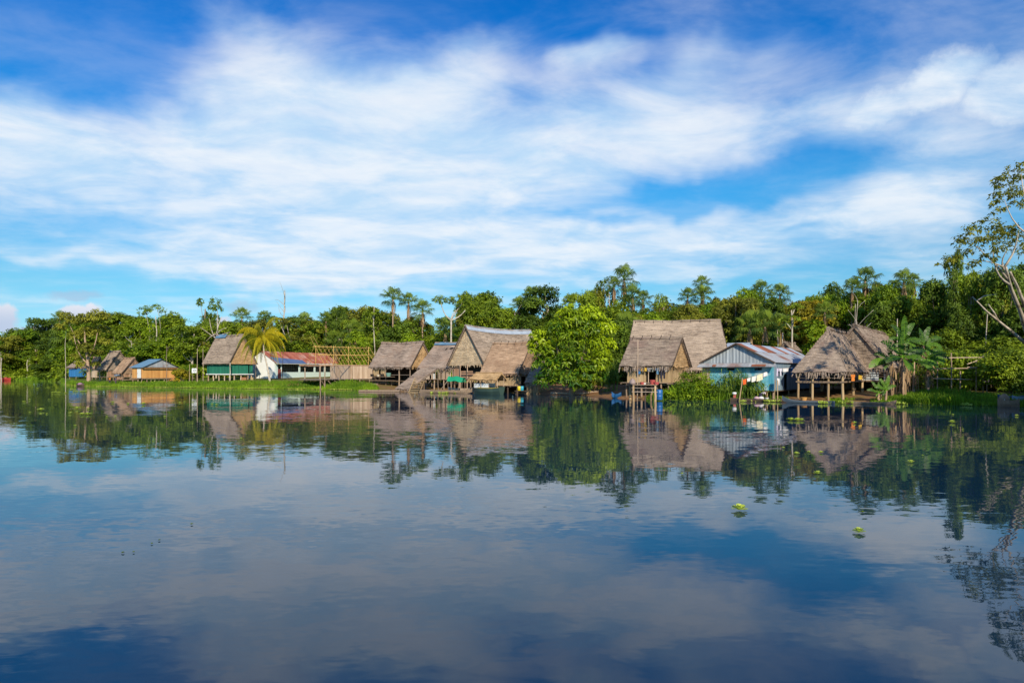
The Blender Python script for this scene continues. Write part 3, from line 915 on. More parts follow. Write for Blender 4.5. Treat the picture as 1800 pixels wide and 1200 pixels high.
mb = MB(); mb.bar(h.P(h.L + .1, -h.hw, zE - .02), h.P(h.L + .1, h.hw, zE - .02), .3, .2); mb.build('eave_board', M['wood_dark'], T)
wt = zE + .05
mb = MB(); plank_wall(mb, h.P(h.L - .5, h.hw - .5, 0), h.P(h.L - .5, -h.hw + .3, 0), zf, wt, rng, w=.3); mb.build('wall', M['wood_orange'], T)
mb = MB(); plank_wall(mb, h.P(.2, h.hw - .5, 0), h.P(h.L - .55, h.hw - .5, 0), zf, wt, rng, w=.3, holes=((h.L * .42, h.L * .72, zf, wt - .2),)); mb.build('wall', M['wood_orange'], T)
mb = MB(); plank_wall(mb, h.P(.2, -h.hw + .3, 0), h.P(h.L - .55, -h.hw + .3, 0), zf, wt, rng, w=.3); mb.build('wall', M['wood_orange'], T)
mb = MB(); beam_box(mb, h.P(.2 + h.L * .42, h.hw - .47, 0), h.P(.2 + h.L * .72, h.hw - .47, 0), zf + .02, wt - .22, .06); d_ = mb.build('door', M['white_wall'], T)
mb = MB(); mb.tube([h.P(.3 + h.L * .44, h.hw - .40, zf + 1.0), h.P(.3 + h.L * .44, h.hw - .40, zf + 1.16)], .03); mb.build('handle', M['black'], d_)
deck(T, h, .1, h.L - .4, -h.hw + .2, h.hw - .3, zf - .02, M['wood'], rng)
for i in range(9):
    v = h.hw - .5 - i * (2 * h.hw - .9) / 8
    p = h.P(h.L - .6, v, 0); pole(T, 'stilt', (p.x - rng.uniform(-.1, .55), p.y, gz(p.x, p.y) - .3), (p.x, p.y, zf - .1), .07, M['wood_pale'], rng)
for u in (.3, h.L * .5):
    for v in (h.hw - .6, 0, -h.hw + .5):
        p = h.P(u, v, 0); pole(T, 'stilt', (p.x - rng.uniform(-.1, .4), p.y, gz(p.x, p.y) - .3), (p.x, p.y, zf - .1), .07, M['wood_pale'], rng)
shack = h
# planks stacked against its right corner
c = h.P(h.L + .6, -h.hw + .6, 0)
mb = MB()
for k in range(11):
    x = c.x - 2.3 + k * .33; g0 = gz(x, c.y)
    mb.bar((x - .2, c.y - .5 - rng.random() * .5, g0 - .05), (x + 1.3 + rng.uniform(-.3, .3), c.y + .1, g0 + 1.1 + k * .11 + rng.uniform(-.2, .2)), .16, .06, rng.random())
for k in range(6):
    x = c.x + 1.4 + k * .17; g0 = gz(x, c.y)
    mb.bar((x + 1.2 + k * .05, c.y - .4, g0 - .05), (x - .6, c.y, g0 + 1.75 + rng.uniform(-.2, .1)), .17, .06, rng.random())
tag(mb.build('plank_pile', M['wood_orange'], loc=(c.x, c.y, gz(c.x, c.y))), 'loose boards and poles leaning against the right corner of the orange shack', 'wood pile')

# --- emblem sign on posts
p0 = at(341.5, 668, 148); g0 = gz(p0.x, p0.y)
T = thing('sign_board', 'white board with a dark round emblem on thin posts beside the green hut', 'sign', (p0.x, p0.y, g0))
mb = MB(); mb.bar((p0.x - .52, p0.y, 3.6), (p0.x + .52, p0.y, 3.6), .06, 1.0); b_ = mb.build('board', M['white_wall'], T)
mb = MB()
for k in range(18):
    a0, a1 = 2 * math.pi * k / 18, 2 * math.pi * (k + 1) / 18
    f = lambda a, r: Vector((p0.x + .06 + r * math.cos(a), p0.y - .036, 3.62 + r * math.sin(a)))
    mb.face([f(a0, .2), f(a1, .2), f(a1, .30), f(a0, .30)], None, .5)
mb.face([Vector((p0.x + .06 + x, p0.y - .037, 3.62 + z)) for x, z in ((-.13, -.02), (-.03, -.1), (.14, .1), (.1, .15), (-.03, -.01), (-.09, .05))])
mb.build('emblem', paint('emblem', (.06, .09, .22)), b_)
for dx in (-.45, .42):
    pole(T, 'post', (p0.x + dx, p0.y + .05, g0 - .3), (p0.x + dx, p0.y + .05, 4.05 + (.35 if dx > 0 else 0)), .05, M['wood'], rng)
for px, ytop, Y, r, lb in ((333, 640, 149, .05, 'short bare pole just left of the white emblem sign'), (347, 612, 148, .055, 'tall bare pole just right of the white emblem sign'),
                           (357, 613, 147, .05, 'tall thin pole at the left corner of the green hut'), (497, 612, 150, .055, 'dark pole standing before the red door end of the school'),
                           (293, 607, 151, .06, 'bare dead stem rising in front of the orange shack')):
    p = at(px, 660, Y); zt = at(px, ytop, Y).z; g0 = gz(p.x, p.y)
    mb = MB(); k = 6
    mb.tube([Vector((p.x + rng.uniform(-.06, .06), p.y, g0 - .3 + (zt - g0 + .3) * i / k)) for i in range(k + 1)], [r * (1.2 - .5 * i / k) for i in range(k + 1)], 7)
    if px == 293:
        for _ in range(9):
            z = g0 + (zt - g0) * rng.uniform(.35, .95); a = rng.uniform(-1, 1)
            mb.tube([(p.x, p.y, z), (p.x + a * .5, p.y + rng.uniform(-.3, .3), z + .3), (p.x + a * .9, p.y + rng.uniform(-.5, .5), z + .75)], [.05, .03, .012], 5)
    tag(mb.build('pole' if px != 293 else 'dead_stem', M['wood_dark'] if px == 497 else (M['bark'] if px == 293 else M['wood_pale']), loc=(p.x, p.y, g0)), lb, 'pole' if px != 293 else 'dead tree')

# --- green hut
h = slope_front((402, 639), 147, 33, 355, 588, xr=428)
T = house_thing(h, 'tall thatched house with green painted walls on short stilts')
ro = thatch_roof(h, T, M['thatch'], 105, M['thatch_gold'], ridge='pole', sag=.2, fr_len=.2, rag=.1)
mb = MB()
for i in range(4):
    u = .2 + i * .95
    for sg in (1, -1):
        mb.face([h.P(u, 0, h.zR + .3 + .01 * (i % 2)), h.P(u + .95, 0, h.zR + .28 + .01 * (i % 2)), h.P(u + .95, sg * .6, h.zR - .55), h.P(u, sg * .6, h.zR - .53)], None, rng.random())
mb.build('ridge_cap', M['roof_bluegrey'], ro)
zf = 3.5 - 5.2 * h.P(h.L, h.hw, 0).y / FP + .05; I = .75
zw = h.zE + .35
mb = MB(); plank_wall(mb, h.P(I, h.hw - I, 0), h.P(h.L - I, h.hw - I, 0), zf, zw, rng, w=.35, gaps=.006); mb.build('wall', M['green_paint'], T)
mb = MB(); plank_wall(mb, h.P(h.L - I, h.hw - I - .03, 0), h.P(h.L - I, -h.hw + I, 0), zf, zw, rng, w=.35, gaps=.006, holes=((h.hw * 1.28, h.hw * 1.31, zf, zw),)); mb.build('wall', M['green_paint'], T)
mb = MB(); plank_wall(mb, h.P(I, -h.hw + I, 0), h.P(h.L - I - .03, -h.hw + I, 0), zf, zw, rng, w=.35); mb.build('wall', M['green_paint'], T)
mb = MB(); plank_wall(mb, h.P(I, -h.hw + I + .03, 0), h.P(I, h.hw - I - .03, 0), zf, zw, rng, w=.35); mb.build('wall', M['green_paint'], T)
mb = MB()
J = I - .12
mb.bar(h.P(J, h.hw - J, zf - .1), h.P(h.L - J, h.hw - J, zf - .1), .12, .22); mb.bar(h.P(h.L - J, h.hw - J - .07, zf - .1), h.P(h.L - J, -h.hw + J, zf - .1), .12, .22)
mb.build('sill_beam', M['white_wall'], T)
deck(T, h, I, h.L - I, -h.hw + I, h.hw - I, zf - .03, M['wood'], rng)
stilts(T, h, [I + .2 + i * (h.L - 2 * I - .4) / 4 for i in range(5)], [-h.hw + I + .2, 0, h.hw - I - .2], zf - .22, M['wood_pale'], rng, r=.12)
stilts(T, h, [h.L - I - .2], [-h.hw * .5, h.hw * .45], zf - .22, M['wood_pale'], rng, r=.12)
p = h.P(h.L + .25, h.hw - .05, 0); pole(T, 'corner_post', (p.x, p.y, gz(p.x, p.y) - .2), (p.x + .1, p.y, h.zE + .2), .1, M['bark_pale'], rng, wob=.12)
p = h.P(h.L - .1, -h.hw + .4, 0); pole(T, 'corner_post', (p.x, p.y, gz(p.x, p.y) - .2), (p.x, p.y, h.zE + .2), .08, M['wood'], rng)
greenhut = h
for k, (px, c, lb) in enumerate(((430, paint('crate', (.35, .16, .08)), 'brown box stored under the green hut'), (443, paint('drum', (.5, .38, .2)), 'tan tub stored under the green hut near the school'))):
    p = at(px, 666, 148); g0 = gz(p.x, p.y); mb = MB()
    if k == 0:
        mb.bar((p.x - .5, p.y, g0 + .3), (p.x + .5, p.y, g0 + .3), .7, .6); mb.bar((p.x - .54, p.y, g0 + .62), (p.x + .54, p.y, g0 + .62), .78, .05)
        for sx in (-.5, .5):
            mb.bar((p.x + sx, p.y - .37, g0), (p.x + sx, p.y - .37, g0 + .6), .06)
    else:
        mb.lathe((p.x, p.y, g0), [(0, 0), (.3, 0), (.38, .5), (.42, .5), (.42, .56), (.34, .56), (.28, .08), (0, .08)], 14)
    tag(mb.build('storage_box' if k == 0 else 'tub', c, loc=(p.x, p.y, g0)), lb, 'box' if k == 0 else 'tub')

# --- white school with red roof
h = gable_front((487, 638), 156, 20, 433, 598, (463, 617))
h.inA = 0
T = house_thing(h, 'long white and mint school building with red corrugated roof', 'school_building', 'school')
z0 = h.zG; zb = 3.5 - 13.2 * 156 / FP + .02; zE, zR, L, hw = h.zE, h.zR, h.L, h.hw
mb = MB()
sheet_slope(mb, h.P(-.3, hw, zE), h.P(L, hw, zE), h.P(L, 0, zR), h.P(-.3, 0, zR), rng, w=.9)
sheet_slope(mb, h.P(-.3, -hw, zE), h.P(L, -hw, zE), h.P(L, 0, zR), h.P(-.3, 0, zR), rng, w=.9)
ro = mb.build('roof', M['roof_red'], T)
mb = MB()
lo = lambda u, f, l=.06: h.P(u, hw + (0 - hw) * f, zE + (zR - zE) * f + l)
for i in range(8):
    a, b = .0 + i * 1.35, 1.35 + i * 1.35
    top = .42 if i > 1 else .55 - .0 * i
    top = .5 - i * .03
    mb.face([lo(a, -.02), lo(b, -.02), lo(b, top), lo(a, top)], None, rng.random())
    mb.face([lo(b, -.02, .03), lo(a, -.02, .03), lo(a, top, .03), lo(b, top, .03)], None, .3)
lab(mb.build('roof_sheet', M['roof_blue'], ro), 'blue patch of sheets along the near eave')
mb = MB(); mb.bar(h.P(-.3, hw + .02, zE - .08), h.P(L, hw + .02, zE - .08), .06, .2); mb.build('fascia', M['white_wall'], T)
I = .75
def gable_wall(u):
    mb = MB()
    pts = [(-hw + .4, zb), (hw - I, zb), (hw - I, zE + (zR - zE) * I / hw - .1), (0, zR - .12), (-hw + .4, zE + (zR - zE) * .4 / hw - .1)]
    a = [h.P(u, v, z) for v, z in pts]; b = [h.P(u + .18, v, z) for v, z in pts]
    mb.face(a); mb.face(b[::-1])
    for i in range(5):
        mb.face([a[i], b[i], b[(i + 1) % 5], a[(i + 1) % 5]])
    return mb
gable_wall(.0).build('gable_wall', M['white_wall'], T); gable_wall(L - .3).build('gable_wall', M['white_wall'], T)
# long front: doors at the ends, window bays between piers
ZS, ZT = zb + 1.45, zE - .25 + .35
mb = MB()
d0, d1 = 1.1, 2.3; d2, d3 = L - 2.6, L - 1.1
v = hw - I
def seg(a, b, lo_, hi, th=.16, m_=None):
    beam_box(m_ or mb, h.P(a, v, 0), h.P(b, v, 0), lo_, hi, th)
seg(.2, d0, zb, ZT + .3); seg(d1, d2, zb, ZS); seg(d3, L - .3, zb, ZT + .3); seg(d0, d2 + .0, ZT - .02, ZT + .3); seg(d2, d3, zb + 2.35, ZT + .3)
piers = [d1, L * .36, L * .6, L * .77, d2 - .05]
for u in piers[1:]:
    seg(u - .28, u + .28, ZS, ZT - .02, .2)
seg(d1, d1 + .16, ZS, ZT - .02, .2)
mb.build('front_wall', M['mint_wall'], T)
mb = MB(); beam_box(mb, h.P(d0, v - .02, 0), h.P(d1, v - .02, 0), zb + .05, zb + 2.15, .08); dd = mb.build('door', M['red_door'], T); lab(dd, 'dark red door')
mb = MB(); mb.tube([h.P(d1 - .18, v + .05, zb + 1.0), h.P(d1 - .18, v + .05, zb + 1.15)], .03); mb.build('handle', M['black'], dd)
mb = MB(); beam_box(mb, h.P(d2, v - .02, 0), h.P(d3, v - .02, 0), zb + .05, zb + 2.33, .08); dd = mb.build('door', M['pink_door'], T); lab(dd, 'faded pink door')
mb = MB(); mb.tube([h.P(d2 + .18, v + .05, zb + 1.0), h.P(d2 + .18, v + .05, zb + 1.15)], .03); mb.build('handle', M['black'], dd)
for a, b in zip(piers, piers[1:]):
    mb = MB()
    a_, b_ = a + .3, b - .3
    for z in (ZS + .05, (ZS + ZT) / 2 - .15, (ZS + ZT) / 2 + .25, ZT - .06):
        mb.bar(h.P(a_, v - .02, z), h.P(b_, v - .02, z), .05)
    n_ = int((b_ - a_) / .8) + 1
    for i in range(n_ + 1):
        u = a_ + (b_ - a_) * i / n_
        mb.bar(h.P(u, v - .05, ZS + .03), h.P(u, v - .05, ZT - .04), .045)
    mb.build('window_grille', M['black'], T)
mb = MB(); beam_box(mb, h.P(.3, -hw + .5, 0), h.P(L - .35, -hw + .5, 0), zb, zE + .1, .16); mb.build('back_wall', M['mint_wall'], T)
mb = MB(); mb.bar(h.P(-.3, hw - .35, zb - .25), h.P(L + .2, hw - .35, zb - .25), 2.2, .48); mb.build('plinth', M['red_base'], T)
school = h
# bench in front
p = h.P(3.2, hw + .9, 0); q = h.P(5.2, hw + .9, 0); T = thing('bench', 'low dark bench outside the red school door', 'bench', (p.x, p.y, zb - .4))
mb = MB(); mb.bar((p.x, p.y, zb + .1), (q.x, q.y, zb + .1), .4, .07); mb.build('seat', M['wood_dark'], T)
for f in (.08, .92):
    m_ = p.lerp(q, f); mb = MB(); mb.bar((m_.x, m_.y, gz(m_.x, m_.y) - .1), (m_.x, m_.y, zb + .06), .09, .3); mb.build('leg', M['wood_dark'], T)

# --- cane house frame under construction with plank shed and jetty
s_, g_ = dirs(45)
h = gable_front((571, 642), 130, 45, 536, 668, (0, 609))
h.inA = 0
T = house_thing(h, 'unfinished house with a yellow cane roof frame and pale plank wall', 'house_frame', 'house')
L, hw, zE, zR = h.L, h.hw, h.zE, h.zR
pole(T, 'ridge_pole', h.P(-.4, 0, zR), h.P(L + .4, 0, zR), .07, M['bamboo'], rng)
for sg in (1, -1):
    pole(T, 'wall_plate', h.P(-1.2, sg * hw, zE + .02), h.P(L + .3, sg * hw, zE + .02), .11, M['wood_red'], rng)
    pole(T, 'purlin', h.P(-.3, sg * hw * .45, zE + (zR - zE) * .55 + .1), h.P(L + .3, sg * hw * .45, zE + (zR - zE) * .55 + .1), .05, M['bamboo'], rng)
pole(T, 'wall_plate', h.P(-.2, -hw, zE - .1), h.P(-.2, hw, zE - .1), .13, M['wood_red'], rng)
nr = 15
for i in range(nr):
    for sg in (1, -1):
        u = L * i / (nr - 1)
        ext = 1.0 + (.55 if i in (0, 1) and sg > 0 else rng.uniform(.02, .10))
        a = h.P(u + rng.uniform(-.15, .15), sg * (hw + .15), zE - .05)
        b = h.P(u + rng.uniform(-.1, .1), 0, zR + .05)
        pole(T, 'rafter', a, a.lerp(b, ext), .034, M['bamboo'], rng, n=5)
for u in (.2, L * .33, L * .6, L * .98):
    pole(T, 'king_post', h.P(u, .05, zE - .1), h.P(u, .05, zR + .25), .06, M['bamboo'], rng)
zf = 3.5 - 14 * 130 / FP
for u in (0, 3.2, 6, L):
    for v in (hw, -hw):
        p = h.P(u, v, 0); pole(T, 'post', (p.x, p.y, gz(p.x, p.y) - .3), (p.x, p.y, zE), .11, M['wood'], rng)
p = h.P(-1.0, hw + .1, 0); pole(T, 'post', (p.x, p.y, gz(p.x, p.y) - .3), (p.x, p.y, zE), .11, M['wood'], rng)
deck(T, h, -1.2, L, -hw, hw + .2, zf, M['wood_grey'], rng, 'deck')
mb = MB(); plank_wall(mb, h.P(5.6, hw, 0), h.P(L + .2, hw, 0), zf, zE - .02, rng, w=.42, gaps=.02); mb.build('plank_wall', M['wood_pale'], T)
mb = MB(); plank_wall(mb, h.P(5.6, hw - .1, 0), h.P(5.6, -hw, 0), zf, zE - .05, rng, w=.42); mb.build('plank_wall', M['wood_pale'], T)
for i in range(6):
    p = h.P(-.6 + i * 1.3, hw - .3, 0); q = h.P(.4 + i * 1.3, hw + .1, 0); pole(T, 'brace', (p.x, p.y, zf - .2), (q.x, q.y, gz(q.x, q.y) - .1), .06, M['wood'], rng)
stilts(T, h, [L * .45, L * .62, L * .8], [hw - .05], zf - .15, M['wood'], rng)
frame_h = h

# --- thatched house C with covered stairway
h = slope_front((721, 645), 124, 33, 648, 601, xr=744)
T = house_thing(h, 'open-fronted thatched house on stilts with a shelf of pots, beside the cane frame')
thatch_roof(h, T, M['thatch_grey'], 106, M['thatch_gold'], fr_len=.42, sag=.2)
zf = 3.5 - 17.5 * 124 / FP
deck(T, h, .5, h.L - .4, -h.hw + .5, h.hw - .4, zf, M['wood'], rng)
stilts(T, h, [.6, h.L * .38, h.L * .7, h.L - .5], [h.hw - .5, -h.hw + .6], h.zE + .1, M['wood'], rng, r=.11)
stilts(T, h, [h.L * .2, h.L * .5], [h.hw - .7, 0], zf, M['wood'], rng, r=.1)
mb = MB(); plank_wall(mb, h.P(.6, h.hw - .65, 0), h.P(h.L * .36, h.hw - .65, 0), zf + .9, h.zE - .1, rng, holes=((1.4, 1.9, zf + 1.1, h.zE - .4),)); mb.build('wall', M['wood_tan'], T)
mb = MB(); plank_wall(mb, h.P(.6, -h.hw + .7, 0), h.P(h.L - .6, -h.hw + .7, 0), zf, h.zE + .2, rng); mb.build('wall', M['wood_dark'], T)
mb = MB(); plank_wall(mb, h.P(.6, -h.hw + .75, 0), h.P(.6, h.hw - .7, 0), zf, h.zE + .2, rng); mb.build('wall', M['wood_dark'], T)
mb = MB()
for z in (zf + .05, zf + .75):
    mb.bar(h.P(.4, h.hw + .1, z), h.P(h.L * .62, h.hw + .1, z), .7, .07)
mb.bar(h.P(.5, h.hw + .35, zf - .7), h.P(2.6, h.hw + .35, zf - .7), .35, .35)
mb.build('shelf', M['wood'], T)
mb = MB()
mb.bar(h.P(h.L * .38, h.hw - .5, zf + 1.1), h.P(h.L - .5, h.hw - .5, zf + 1.1), .07); mb.build('railing', M['wood_grey'], T)
for u, r_, c, nm, lb in ((1.0, .33, M['dark'], 'cooking_pot', 'black cooking pot at the left end of the open house shelf'), (2.6, .26, paint('pale', (.62, .55, .42)), 'jug', 'pale jug between dark pots on the open house shelf'),
                         (3.6, .36, M['dark'], 'cooking_pot', 'black cooking pot right of the pale jug'), (5.2, .45, paint('bucketgreen', (.17, .33, .28)), 'bucket', 'grey green bucket on the open house shelf')):
    p = h.P(u, h.hw + .1, zf + .79); mb = MB(); k = 1.0 if nm == 'bucket' else .9
    mb.lathe(p, [(0, 0), (r_ * .8, 0), (r_, r_ * k * .9), (r_ * 1.05, r_ * 1.5 * k), (r_ * .9, r_ * 1.55 * k), (r_ * .85, .1), (0, .08)], 14)
    tag(mb.build(nm, c, loc=p, smooth=False), lb, 'pot' if 'pot' in nm else nm)
houseC = h

# covered stairway: a thatched lean-to that runs down to the water between the two houses
a = at(752, 647, 117); b = at(696, 683, 116.5)
T = thing('covered_stairway', 'thatched roof sloping down over a plank stair to the water', 'stairway', (b.x, b.y, .2))
s_, g_ = dirs(33)
mb = MB(); R2 = random.Random(31)
w_ = Vector((1.0, -2.0, 0)); up_ = Vector((0, 0, .0))
pa, pb = b + Vector((2.4, -1.3, -.1)), b - Vector((.2, -.6, 0))
pc, pd = a - Vector((1.2, -.6, 0)), a + Vector((1.6, -1.3, -.1))
thatch_slab(mb, pa, pb, pc, pd, R2, fr_len=.4, thick=.3)
mb.build('roof', M['thatch_grey'], T)
st0 = at(727, 688, 113.5); st1 = at(738, 664, 116.5)
mb = MB()
for k in range(9):
    p = st0.lerp(st1, k / 8); mb.bar(p + Vector((-.75, .1, 0)), p + Vector((.85, -.1, 0)), .32, .07, rng.random())
mb.build('tread', M['wood_tan'], T)
mb = MB()
for dx in (-.85, .95):
    mb.bar(st0 + Vector((dx, 0, -.3)), st1 + Vector((dx, 0, -.1)), .09, .28, rng.random())
mb.build('stringer', M['wood_tan'], T)
for f, dx in ((.1, -.6), (.5, .6), (.9, .8)):
    p = b.lerp(a, f) + Vector((dx + 1.6, -.9, 0)); pole(T, 'post', (p.x, p.y, -.5), (p.x, p.y, p.z - .1), .07, M['wood'], rng)
# flat landing raft at its foot
mb = MB(); p = at(665, 689, 115.5)
for k in range(5):
    mb.tube([(p.x - 3.2 + rng.uniform(-.3, .3), p.y + k * .34 - .6, .12), (p.x + 3.6 + rng.uniform(-.3, .3), p.y + k * .34 - 1.0, .12)], .18, 7, rng.random())
for dx in (-2, 0, 2):
    mb.bar((p.x + dx, p.y - .9, .32), (p.x + dx, p.y + .9, .32), .12)
tag(mb.build('log_raft', M['wood'], loc=(p.x, p.y, .1)), 'low log raft moored before the open thatched house', 'raft')

# --- house D
h = slope_front((800, 647), 118.5, 33, 733, 602, xr=832)
h.inB = 0
T = house_thing(h, 'thatched house with two holes near its ridge and a slatted porch on stilts')
ro = thatch_roof(h, T, M['thatch_grey'], 107, ridge='blue', fr_len=.5, sag=.1, gables=(True, False))
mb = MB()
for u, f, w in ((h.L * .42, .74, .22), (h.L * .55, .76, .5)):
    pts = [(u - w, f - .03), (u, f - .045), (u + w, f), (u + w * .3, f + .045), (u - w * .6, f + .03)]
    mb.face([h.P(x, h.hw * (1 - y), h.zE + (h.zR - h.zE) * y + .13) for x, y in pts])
mb.build('roof_hole_shade', M['dark'], ro)  # dark faces laid on unbroken thatch, painting the shade inside each hole
zf = 3.5 - 14.5 * 118 / FP
deck(T, h, .5, h.L - .3, -h.hw + .5, h.hw + .6, zf, M['wood'], rng)
mb = MB(); R3 = random.Random(4)
for k in range(24):
    u = 1.0 + k * .3
    if R3.random() < .86:
        _board(mb, h.P(u, h.hw - .3, 0), h.P(u + R3.uniform(.08, .2), h.hw - .3, 0), zf, zf + 1.35 + R3.uniform(-.15, .1), .04, R3.random())
mb.bar(h.P(.8, h.hw - .22, zf + 1.3), h.P(h.L - .5, h.hw - .22, zf + 1.3), .07)
mb.build('porch_slats', M['wood_pale'], T)
mb = MB(); plank_wall(mb, h.P(.6, -.3, 0), h.P(h.L - .6, -.3, 0), zf, h.zE + 1.2, rng, holes=((2, 3.2, zf, zf + 2),)); mb.build('wall', M['wood_dark'], T)
stilts(T, h, [.6, h.L * .36, h.L * .68, h.L - .5], [h.hw - .4], h.zE + .15, M['wood'], rng, r=.09)
stilts(T, h, [.7, h.L * .28, h.L * .5, h.L * .75, h.L - .5], [h.hw + .4, 0, -h.hw + .8], zf - .1, M['wood'], rng, r=.12)
for u in (1.5, h.L * .62):
    p = h.P(u, h.hw + .35, 0); q = h.P(u + 2.0, h.hw + .35, 0); pole(T, 'brace', (p.x, p.y, -.2), (q.x, q.y, zf - .2), .07, M['wood_grey'], rng)
# drums on its porch
for k, (u, c, lb) in enumerate(((1.9, paint('drumw', (.7, .7, .66)), 'white drum behind the porch slats'), (3.3, paint('drumg', (.5, .56, .6)), 'grey drum behind the porch slats'), (6.6, paint('drumc', (.74, .68, .55)), 'cream drum near the right end of the slatted porch'))):
    p = h.P(u, h.hw - .75, zf); mb = MB()
    mb.lathe(p, [(0, 0), (.27, 0), (.29, .05), (.29, .3), (.31, .33), (.29, .36), (.29, .62), (.31, .65), (.29, .68), (.29, .95), (.27, .98), (0, .98)], 14)
    tag(mb.build('drum', c, loc=p), lb, 'drum')

# --- big gabled house E
h = gable_front((852, 641), 113, 39, 785, 960, (821, 573), ridge_end=932)
h.inA = 0.0
T = house_thing(h, 'largest pale thatched house with a tall triangular gable and grey metal ridge')
thatch_roof(h, T, M['thatch'], 108, M['thatch_pale'], ridge='zinc', sag=.35, fr_len=.4, tint=.6, gset=.4)
zf = 3.5 - 13 * 113 / FP
I = .9
deck(T, h, .1, h.L - .5, -h.hw + .5, h.hw - .5, zf, M['wood'], rng)
W2 = 2 * (h.hw - I)
mb = MB(); plank_wall(mb, h.P(I, -h.hw + I, 0), h.P(I, h.hw - I, 0), zf, h.zE + .1, rng, w=.3, holes=((W2 * .23, W2 * .62, zf + 1.25, h.zE - .15), (W2 * .66, W2 * .98, zf + .8, h.zE - .15))); mb.build('wall', M['wood_red'], T)
mb = MB(); plank_wall(mb, h.P(I + .05, -h.hw + I, 0), h.P(h.L - I, -h.hw + I, 0), zf, h.zE + .2, rng); mb.build('wall', M['wood'], T)
mb = MB(); plank_wall(mb, h.P(I + .05, h.hw - I, 0), h.P(h.L - I, h.hw - I, 0), zf, h.zE + .2, rng); mb.build('wall', M['wood'], T)
mb = MB(); beam_box(mb, h.P(2.6, -h.hw + 1, 0), h.P(2.6, h.hw - 1, 0), zf, h.zE + .3, .1); mb.build('partition', M['wood_dark'], T)
mb = MB()
for z in (zf + .55, zf + .95):
    mb.bar(h.P(.2, -h.hw + 3.4, z), h.P(.2, h.hw - .7, z), .09, .14, rng.random())
mb.build('railing', M['wood_dark'], T)
stilts(T, h, [.3], [-h.hw + 3.0, 0.2, h.hw - .9], h.zE + .1, M['wood_pale'], rng, r=.08)
stilts(T, h, [.4, 3, 6], [-h.hw + .7, -h.hw * .4, h.hw * .2, h.hw - .6], zf - .1, M['wood'], rng, r=.13)
houseE = h

# --- front hut F
h = slope_front((911, 657), 107, 33, 843, 602, xr=934)
T = house_thing(h, 'lower brown thatched hut in front of the largest house, beside the mango tree')
thatch_roof(h, T, M['thatch_brown'], 109, fr_len=.4, sag=.12, tint=.55)
zf = 3.5 - 26 * 106 / FP
deck(T, h, .4, h.L - .4, -h.hw + .5, h.hw - .3, zf, M['wood'], rng)
mb = MB(); plank_wall(mb, h.P(.6, h.hw - .7, 0), h.P(h.L - .6, h.hw - .7, 0), zf, h.zE + .1, rng, w=.26, holes=((h.L - 3.4, h.L - 2.2, h.zE - .6, h.zE - .05),)); mb.build('wall', M['wood_tan'], T)
mb = MB(); plank_wall(mb, h.P(h.L - .6, h.hw - .72, 0), h.P(h.L - .6, -h.hw + .7, 0), zf, h.zE + .1, rng, w=.26, holes=((1.2, 2.3, zf, zf + 1.5),)); mb.build('wall', M['wood_tan'], T)
mb = MB(); plank_wall(mb, h.P(.6, -h.hw + .7, 0), h.P(h.L - .6, -h.hw + .7, 0), zf, h.zE, rng); mb.build('wall', M['wood'], T)
mb = MB(); plank_wall(mb, h.P(.6, -h.hw + .7, 0), h.P(.6, h.hw - .7, 0), zf, h.zE, rng); mb.build('wall', M['wood'], T)
stilts(T, h, [.6, h.L * .35, h.L * .68, h.L - .6], [h.hw - .7, 0, -h.hw + .7], zf - .1, M['wood_dark'], rng, r=.14, bury=.9)
houseF = h

# --- dim lean-to G with reed fence, half under the mango
h = slope_front((944, 673), 104, 33, 922, 642, xr=958)
T = house_thing(h, 'dim little thatched shelter with upright cane walls in the mango tree shade', 'thatched_shelter', 'shelter')
thatch_roof(h, T, M['thatch_old'], 110, fr_len=.5)
mb = MB(); R3 = random.Random(8)
for (p, q) in ((h.P(.2, h.hw - .3, 0), h.P(h.L, h.hw - .3, 0)), (h.P(h.L - .2, h.hw - .3, 0), h.P(h.L - .2, -h.hw + .3, 0))):
    n_ = int((q - p).length / .13)
    for k in range(n_):
        m_ = p.lerp(q, k / n_); mb.tube([(m_.x, m_.y, -.3), (m_.x + R3.uniform(-.05, .05), m_.y, h.zE + R3.uniform(-.1, .25))], R3.uniform(.04, .06), 5, R3.random())
mb.build('cane_wall', M['wood_tan'], T)
stilts(T, h, [.3, h.L - .3], [h.hw - .4, -h.hw + .4], h.zE + .1, M['wood'], rng)
# ------------------------------------------------------------------ the village, right half
# --- big house H
h = slope_front((1287, 651), 95, 12, 1096, 563, hw=6.6, xrl=1114, xrr=1266)
T = house_thing(h, 'large broad thatched house standing behind the hut with the clothes line')
thatch_roof(h, T, M['thatch'], 120, fr_len=.4, sag=.1, tint=.58)
zf = h.zG + 1.0
walls4(h, T, M['wood_tan'], zf, h.zE + .2, rng, ins=.8)
deck(T, h, .6, h.L - .6, -h.hw + .6, h.hw - .6, zf, M['wood'], rng)
stilts(T, h, [1, h.L * .35, h.L * .65, h.L - 1], [h.hw - .8, 0, -h.hw + .8], zf - .1, M['wood'], rng, r=.13)

